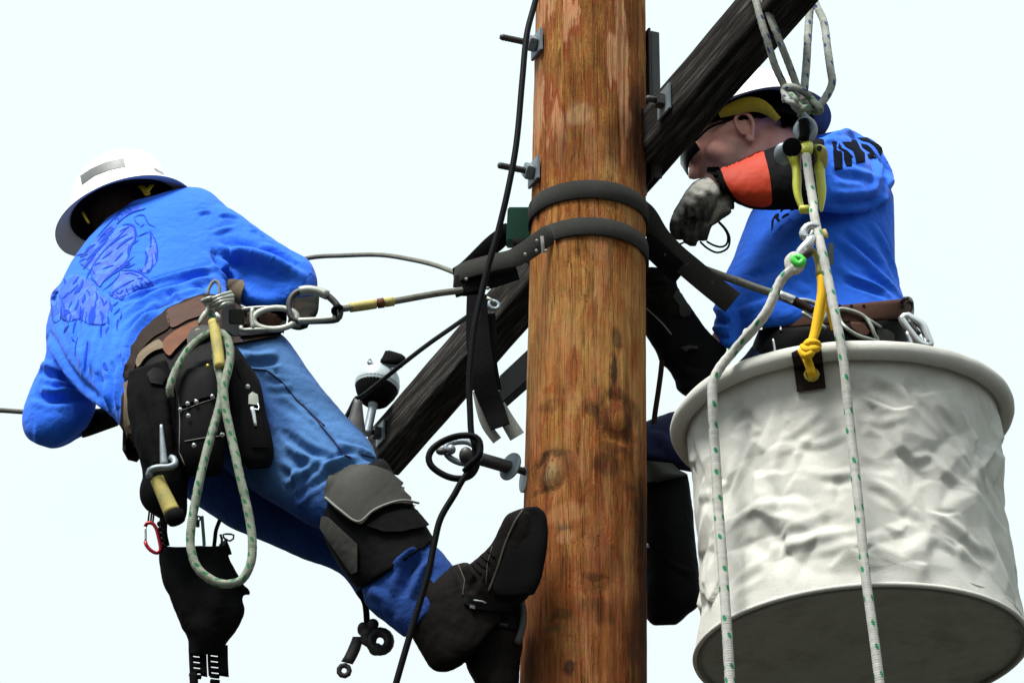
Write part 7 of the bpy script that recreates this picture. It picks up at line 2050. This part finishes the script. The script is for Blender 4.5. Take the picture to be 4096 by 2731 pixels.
def yellow_rope():
    t = thing('yellow_rope', 'yellow rope knotted through the brass grommet on the bucket rim', 'rope', P(ZM(640, 1300), -.63))
    yt = BK['c'].y - BK['R'] - .03
    ys = lambda n, a, b_: list(np.linspace(a, b_, n))
    f = [P(ZM(*p), y) for p, y in zip(((650, 1310), (625, 1220), (590, 1110), (600, 1030), (650, 950), (680, 840), (715, 640), (745, 470), (748, 330), (742, 290)), ys(10, yt + .01, yt + .05))]
    tube('strand', f, .0098, M['yellow_rope'], t)
    b_ = [P(ZM(*p), y) for p, y in zip(((640, 1310), (600, 1200), (560, 1090), (620, 1000), (680, 930), (770, 620), (785, 480), (775, 360), (735, 300)), ys(9, yt + .012, yt + .06))]
    tube('strand', b_, .0055, M['yellow_rope'], t)
    tube('knot', [P(ZM(*p), yt + d) for p, d in (((560, 1050), 0), ((600, 980), -.015), ((680, 970), -.015), ((710, 1010), 0), ((660, 1040), -.02), ((590, 1050), -.018), ((560, 1010), -.004))], .0088, M['yellow_rope'], t, closed=True)
    tube('knot', [P(ZM(*p), yt + d) for p, d in (((540, 1050), -.005), ((580, 1110), -.018), ((640, 1080), -.02), ((640, 1000), -.012), ((600, 960), -.005))], .0085, M['yellow_rope'], t)
    tube('pale_strand', [P(ZM(*p), y) for p, y in zip(((640, 0), (690, 60), (715, 150), (720, 260)), ys(4, yt + .06, yt + .05))], .0075, M['grip'], t)
    tube('thin_strand', [P(ZM(*p), yt + .07) for p in ((790, 540), (815, 640), (840, 740), (860, 830))], .0035, M['yellow_rope'], t)
yellow_rope()

def hand_lines():
    yf = BK['c'].y - BK['R']
    y2 = yf - .035
    t = thing('hand_line', 'white rope with green flecks running straight down from the yellow block', 'rope', P(ZI(940, 1568), y2), 'ropes of the hand line')
    p = [(YA(640, 560), -.50), (YA(690, 700), -.52), (YA(715, 900), -.53), (YA(760, 1200), -.55), (YA(800, 1450), -.57), (YD(1180, 340), -.59), (YD(1250, 700), -.61), (YD(1340, 1080), -.63), (YD(1420, 1450), y2 + .02), (ZM(845, 440), y2 + .01), (ZM(910, 780), y2), (ZI(790, 230), y2), (ZI(820, 520), y2 + .01), (ZI(853, 820), y2 + .01), (ZI(885, 1140), y2 + .01), (ZI(920, 1400), y2 + .01), (ZI(945, 1600), y2 + .01), (ZI(970, 1800), y2 + .01)]
    k = mpp(P(ZI(800, 500), y2)) * .9765
    tube('rope', [P(*q) for q in p], 19.5 * k, M['rope'], t, n=18, step=.004, lumpy=.09)
    t2 = thing('hand_line', 'white rope with green flecks slanting from the green thimble over the bucket rim', 'rope', P(ZI(330, 1568), -.5), 'ropes of the hand line')
    ye = -.62
    yb = BK['c'].y - .66 * BK['R'] - .05
    p = [(YD(800, 1330), ye), (YD(700, 1440), ye), (YD(560, 1600), ye + .005), (ZI(470, 60), ye + .015), (ZI(350, 200), yb - .01), (ZI(285, 280), yb - .005), (ZI(258, 340), yb - .004), (ZI(257, 430), yb), (ZI(266, 620), yb + .02), (ZI(280, 850), yb + .02), (ZI(297, 1080), yb + .01), (ZI(312, 1300), yb), (ZI(328, 1568), yb), (ZI(340, 1800), yb)]
    tube('rope', [P(*q) for q in p], 21 * k, M['rope'], t2, n=18, step=.004, lumpy=.09)
    # spliced eye round a green thimble
    tube('spliced_eye', [P(YD(*q), ye + d) for q, d in (((760, 1390), 0), ((715, 1230), 0), ((800, 1130), 0), ((930, 1160), 0), ((965, 1260), 0), ((900, 1350), 0), ((820, 1400), 0))], 19 * k, M['rope'], t2, closed=True, n=18, step=.004, lumpy=.09)
    tube('green_thimble', [P(YD(*q), ye - .008) for q in ((800, 1150), (820, 1230), (880, 1285), (950, 1255), (975, 1190), (900, 1160))], .0085, M['green_glow'], t2, closed=True, n=12)
    h = thing('snap_hook', 'polished steel snap hook between green thimble and straight white rope', 'snap hook', P(YD(1000, 950), ye))
    tube('hook_bow', [P(YD(*q), ye + .01) for q in ((1060, 800), (990, 760), (985, 680), (1050, 600), (1150, 560), (1230, 600))], .0095, M['chrome'], h, n=14)
    tube('hook_body', [P(YD(*q), ye + .0) for q in ((880, 1180), (930, 1060), (1030, 950), (1110, 860), (1170, 770))], lambda s: .0085 + .0035 * math.sin(3.1 * s), M['chrome'], h, n=14)
    tube('swivel', [P(YD(*q), ye - .002) for q in ((860, 1230), (940, 1150), (1040, 1080), (1070, 1030))], lambda s: .007 + .006 * s, M['dark_steel'], h, n=14)
    tube('gate', [P(YD(*q), ye + .008) for q in ((1080, 830), (1130, 740), (1160, 660))], .0048, M['alu'], h)
    tube('small_tag', [P(YD(*q), -.60) for q in ((1350, 640), (1390, 720), (1400, 790))], .006, M['grip'], h, flat=.4)
    box('side_plate', P(YD(1490, 1090), -.585), (RGT * .0065, UPV * .024, FWD * .003), M['galv'], h, .002)
hand_lines()

def rope_block():
    """yellow-green block: yoke, two long cheeks, a sheave between them, cross bar at the foot"""
    y = -.50
    t = thing('rope_block', 'yellow-green fibreglass rope block hanging above the bucket', 'pulley', P(YA(740, 1520), y))
    def cheek(poly, yy, name, th):
        g = patch_g([YA(*p) for p in poly], [], 0, 0, 14, dflt=yy)
        V, F = g
        n0 = len(V) // 2
        Vn = []
        for i, v in enumerate(V):
            q = Vector(v)
            Vn.append(q + FWD * (th if i >= n0 else 0))
        me = mesh_from(name, Vn, F); 
        bm = bmesh.new(); bm.from_mesh(me)
        es = [e for e in bm.edges if len(e.link_faces) == 2 and e.calc_face_angle(0) > .9]
        bmesh.ops.bevel(bm, geom=es, offset=.003, segments=2, affect='EDGES')
        bm.to_mesh(me); bm.free(); shade_auto(me, 50)
        return part(name, me, M['lime'], t)
    # cheeks as full-bodied lofts
    def body(name, secs): return part(name, remesh(name, [loft_g(secs, 22, .006)], .002, 1), M['lime'], t)
    body('cheek', [(YA(450, 425), YA(570, 420), y, .008), (YA(370, 490), YA(585, 490), y - .005, .012), (YA(365, 600), YA(580, 600), y - .006, .015), (YA(400, 740), YA(575, 720), y - .005, .014), (YA(450, 840), YA(590, 820), y, .014), (YA(470, 980), YA(600, 900), y, .015), (YA(468, 1150), YA(612, 1050), y, .015), (YA(500, 1330), YA(610, 1250), y, .014), (YA(560, 1480), YA(650, 1450), y, .012), (YA(590, 1560), YA(700, 1550), y, .010)])
    body('cheek', [(YA(820, 500), YA(900, 500), y + .01, .008), (YA(800, 560), YA(990, 540), y + .01, .014), (YA(825, 660), YA(1012, 650), y + .01, .015), (YA(830, 770), YA(1025, 770), y + .01, .016), (YA(810, 870), YA(985, 860), y + .01, .015), (YA(830, 1000), YA(985, 1010), y + .01, .015), (YA(850, 1200), YA(1002, 1200), y + .01, .015), (YA(880, 1400), YA(985, 1380), y + .01, .013), (YA(900, 1560), YA(945, 1555), y + .01, .008)])
    body('yoke', [(YA(580, 490), YA(790, 480), y - .012, .012), (YA(575, 560), YA(800, 550), y - .016, .015), (YA(590, 640), YA(785, 640), y - .014, .014), (YA(610, 675), YA(765, 670), y - .012, .010)])
    body('yoke_ear', [(YA(640, 450), YA(760, 450), y - .004, .010), (YA(600, 500), YA(800, 495), y - .006, .012)])
    tube('cross_bar', [P(YA(*p), y - .004) for p in ((585, 1520), (660, 1520), (745, 1520))], .0095, M['lime'], t)
    lathe('axle_bolt', P(YA(460, 548), y - .018), -FWD, [(.0001, 0), (.0205, 0), (.0215, .004), (.0205, .010), (.012, .012), (.0001, .0125)], M['rubber'], t, 24)
    lathe('axle_hole', P(YA(893, 568), y - .0065), -FWD, [(.0001, 0), (.0068, 0), (.0068, .002), (.0001, .0022)], M['dark_steel'], t, 16)
    lathe('sheave', P(YA(700, 720), y + .012), RGT, [(.0001, -.014), (.026, -.014), (.020, -.006), (.020, .006), (.026, .014), (.0001, .014)], M['dark_steel'], t, 28)
    part('cheek_boss', mesh_from('cheek_boss', *ellipsoid_g(P(YA(965, 720), y - .004), (RGT * .009, UPV * .024, FWD * .006))), M['grip'], t)
    tube('becket', [P(YA(*p), y - .004) for p in ((270, 580), (330, 560), (380, 580))], .005, M['lime'], t)
    part('snap_body', remesh('snap_body', [ellipsoid_g(P(YA(330, 650), y + .0), (RGT * .022, UPV * .026, FWD * .012))], .003, 1), M['galv'], t)
    # steel shackle joining block and sling
    s = thing('shackle', 'dark steel shackle between the rope sling and the yellow-green block', 'shackle', P(YA(640, 350), y))
    tube('bow', [P(YA(*p), y) for p in ((650, 470), (570, 380), (545, 270), (600, 170), (690, 120), (760, 170), (800, 270), (760, 370), (690, 450))], .010, M['galv'], s, closed=True, n=14)
    tube('pin', [P(YA(*p), y - .006) for p in ((640, 130), (660, 250), (655, 380), (640, 450))], .0125, M['rubber'], s)
    tube('link', [P(ZJ(*p), y) for p in ((430, 660), (470, 700), (500, 730), (520, 790), (540, 830))], .008, M['galv'], s)
    tube('link', [P(ZJ(*p), y + .005) for p in ((520, 690), (500, 750), (470, 800), (480, 850))], .007, M['dark_steel'], s)
rope_block()

def rope_sling_arm():
    """several turns of rope over the crossarm, gathered in a knot"""
    p0, s0 = arm_at(DD(1800, 60), 0, 0)
    t = thing('arm_sling', 'loops of white rope thrown over the crossarm and knotted above the yellow-green block', 'rope', P(ZJ(470, 620), -.47))
    k = mpp(P(ZJ(450, 500), -.47)) * ZJ.s
    r = 23 * k
    ya = p0.y
    # strands on the left face, then over the top and down behind
    left1 = [P(ZJ(120, -160), ya - .06), P(ZJ(185, -20), ya - .075), P(ZJ(230, 140), ya - .08), P(ZJ(275, 290), ya - .07), P(ZJ(320, 430), ya - .05), P(ZJ(370, 540), ya - .03), P(ZJ(380, 640), ya - .02)]
    left2 = [P(ZJ(170, -180), ya - .06), P(ZJ(235, -20), ya - .08), P(ZJ(295, 140), ya - .085), P(ZJ(355, 290), ya - .075), P(ZJ(410, 430), ya - .05), P(ZJ(455, 560), ya - .03), P(ZJ(470, 640), ya - .02)]
    tube('strand', left1, r, M['rope_blue'], t, n=18, step=.004, lumpy=.09)
    tube('strand', left2, r, M['rope_blue'], t, n=18, step=.004, lumpy=.09)
    tube('strand', [P(ZJ(560, -120), ya + .09), P(ZJ(535, 40), ya + .08), P(ZJ(522, 200), ya + .06), P(ZJ(512, 380), ya + .02), P(ZJ(500, 530), ya - .02), P(ZJ(490, 640), ya - .03)], r * 1.08, M['rope_blue'], t, n=18, step=.004, lumpy=.09)
    tube('strand', [P(ZJ(530, -60), ya + .10), P(ZJ(580, 50), ya + .08), P(ZJ(620, 140), ya + .06), P(ZJ(640, 280), ya + .03), P(ZJ(662, 440), ya), P(ZJ(672, 520), ya - .01), P(ZJ(640, 600), ya - .02), P(ZJ(590, 660), ya - .03), P(ZJ(545, 680), ya - .035), P(ZJ(500, 640), ya - .04)], r * 1.05, M['rope_blue'], t, n=18, step=.004, lumpy=.09)
    # knot
    K = lambda *q: [P(ZJ(x, y_), ya + d) for x, y_, d in q]
    tube('knot', K((370, 560, -.03), (420, 545, -.06), (480, 570, -.06), (530, 610, -.04), (540, 660, -.03), (490, 680, -.05), (430, 650, -.07), (390, 620, -.05)), r * .95, M['rope_blue'], t, closed=True, n=18, step=.004, lumpy=.09)
    tube('knot', K((520, 600, -.02), (560, 640, -.05), (600, 690, -.05), (560, 700, -.03), (510, 680, -.05), (470, 690, -.06), (470, 640, -.04)), r * .95, M['rope_dirty'], t, n=18, step=.004, lumpy=.09)
    tube('knot', K((400, 580, -.04), (440, 620, -.075), (460, 680, -.06), (470, 730, -.03)), r * .7, M['rope_dirty'], t, n=18, step=.004, lumpy=.09)
rope_sling_arm()
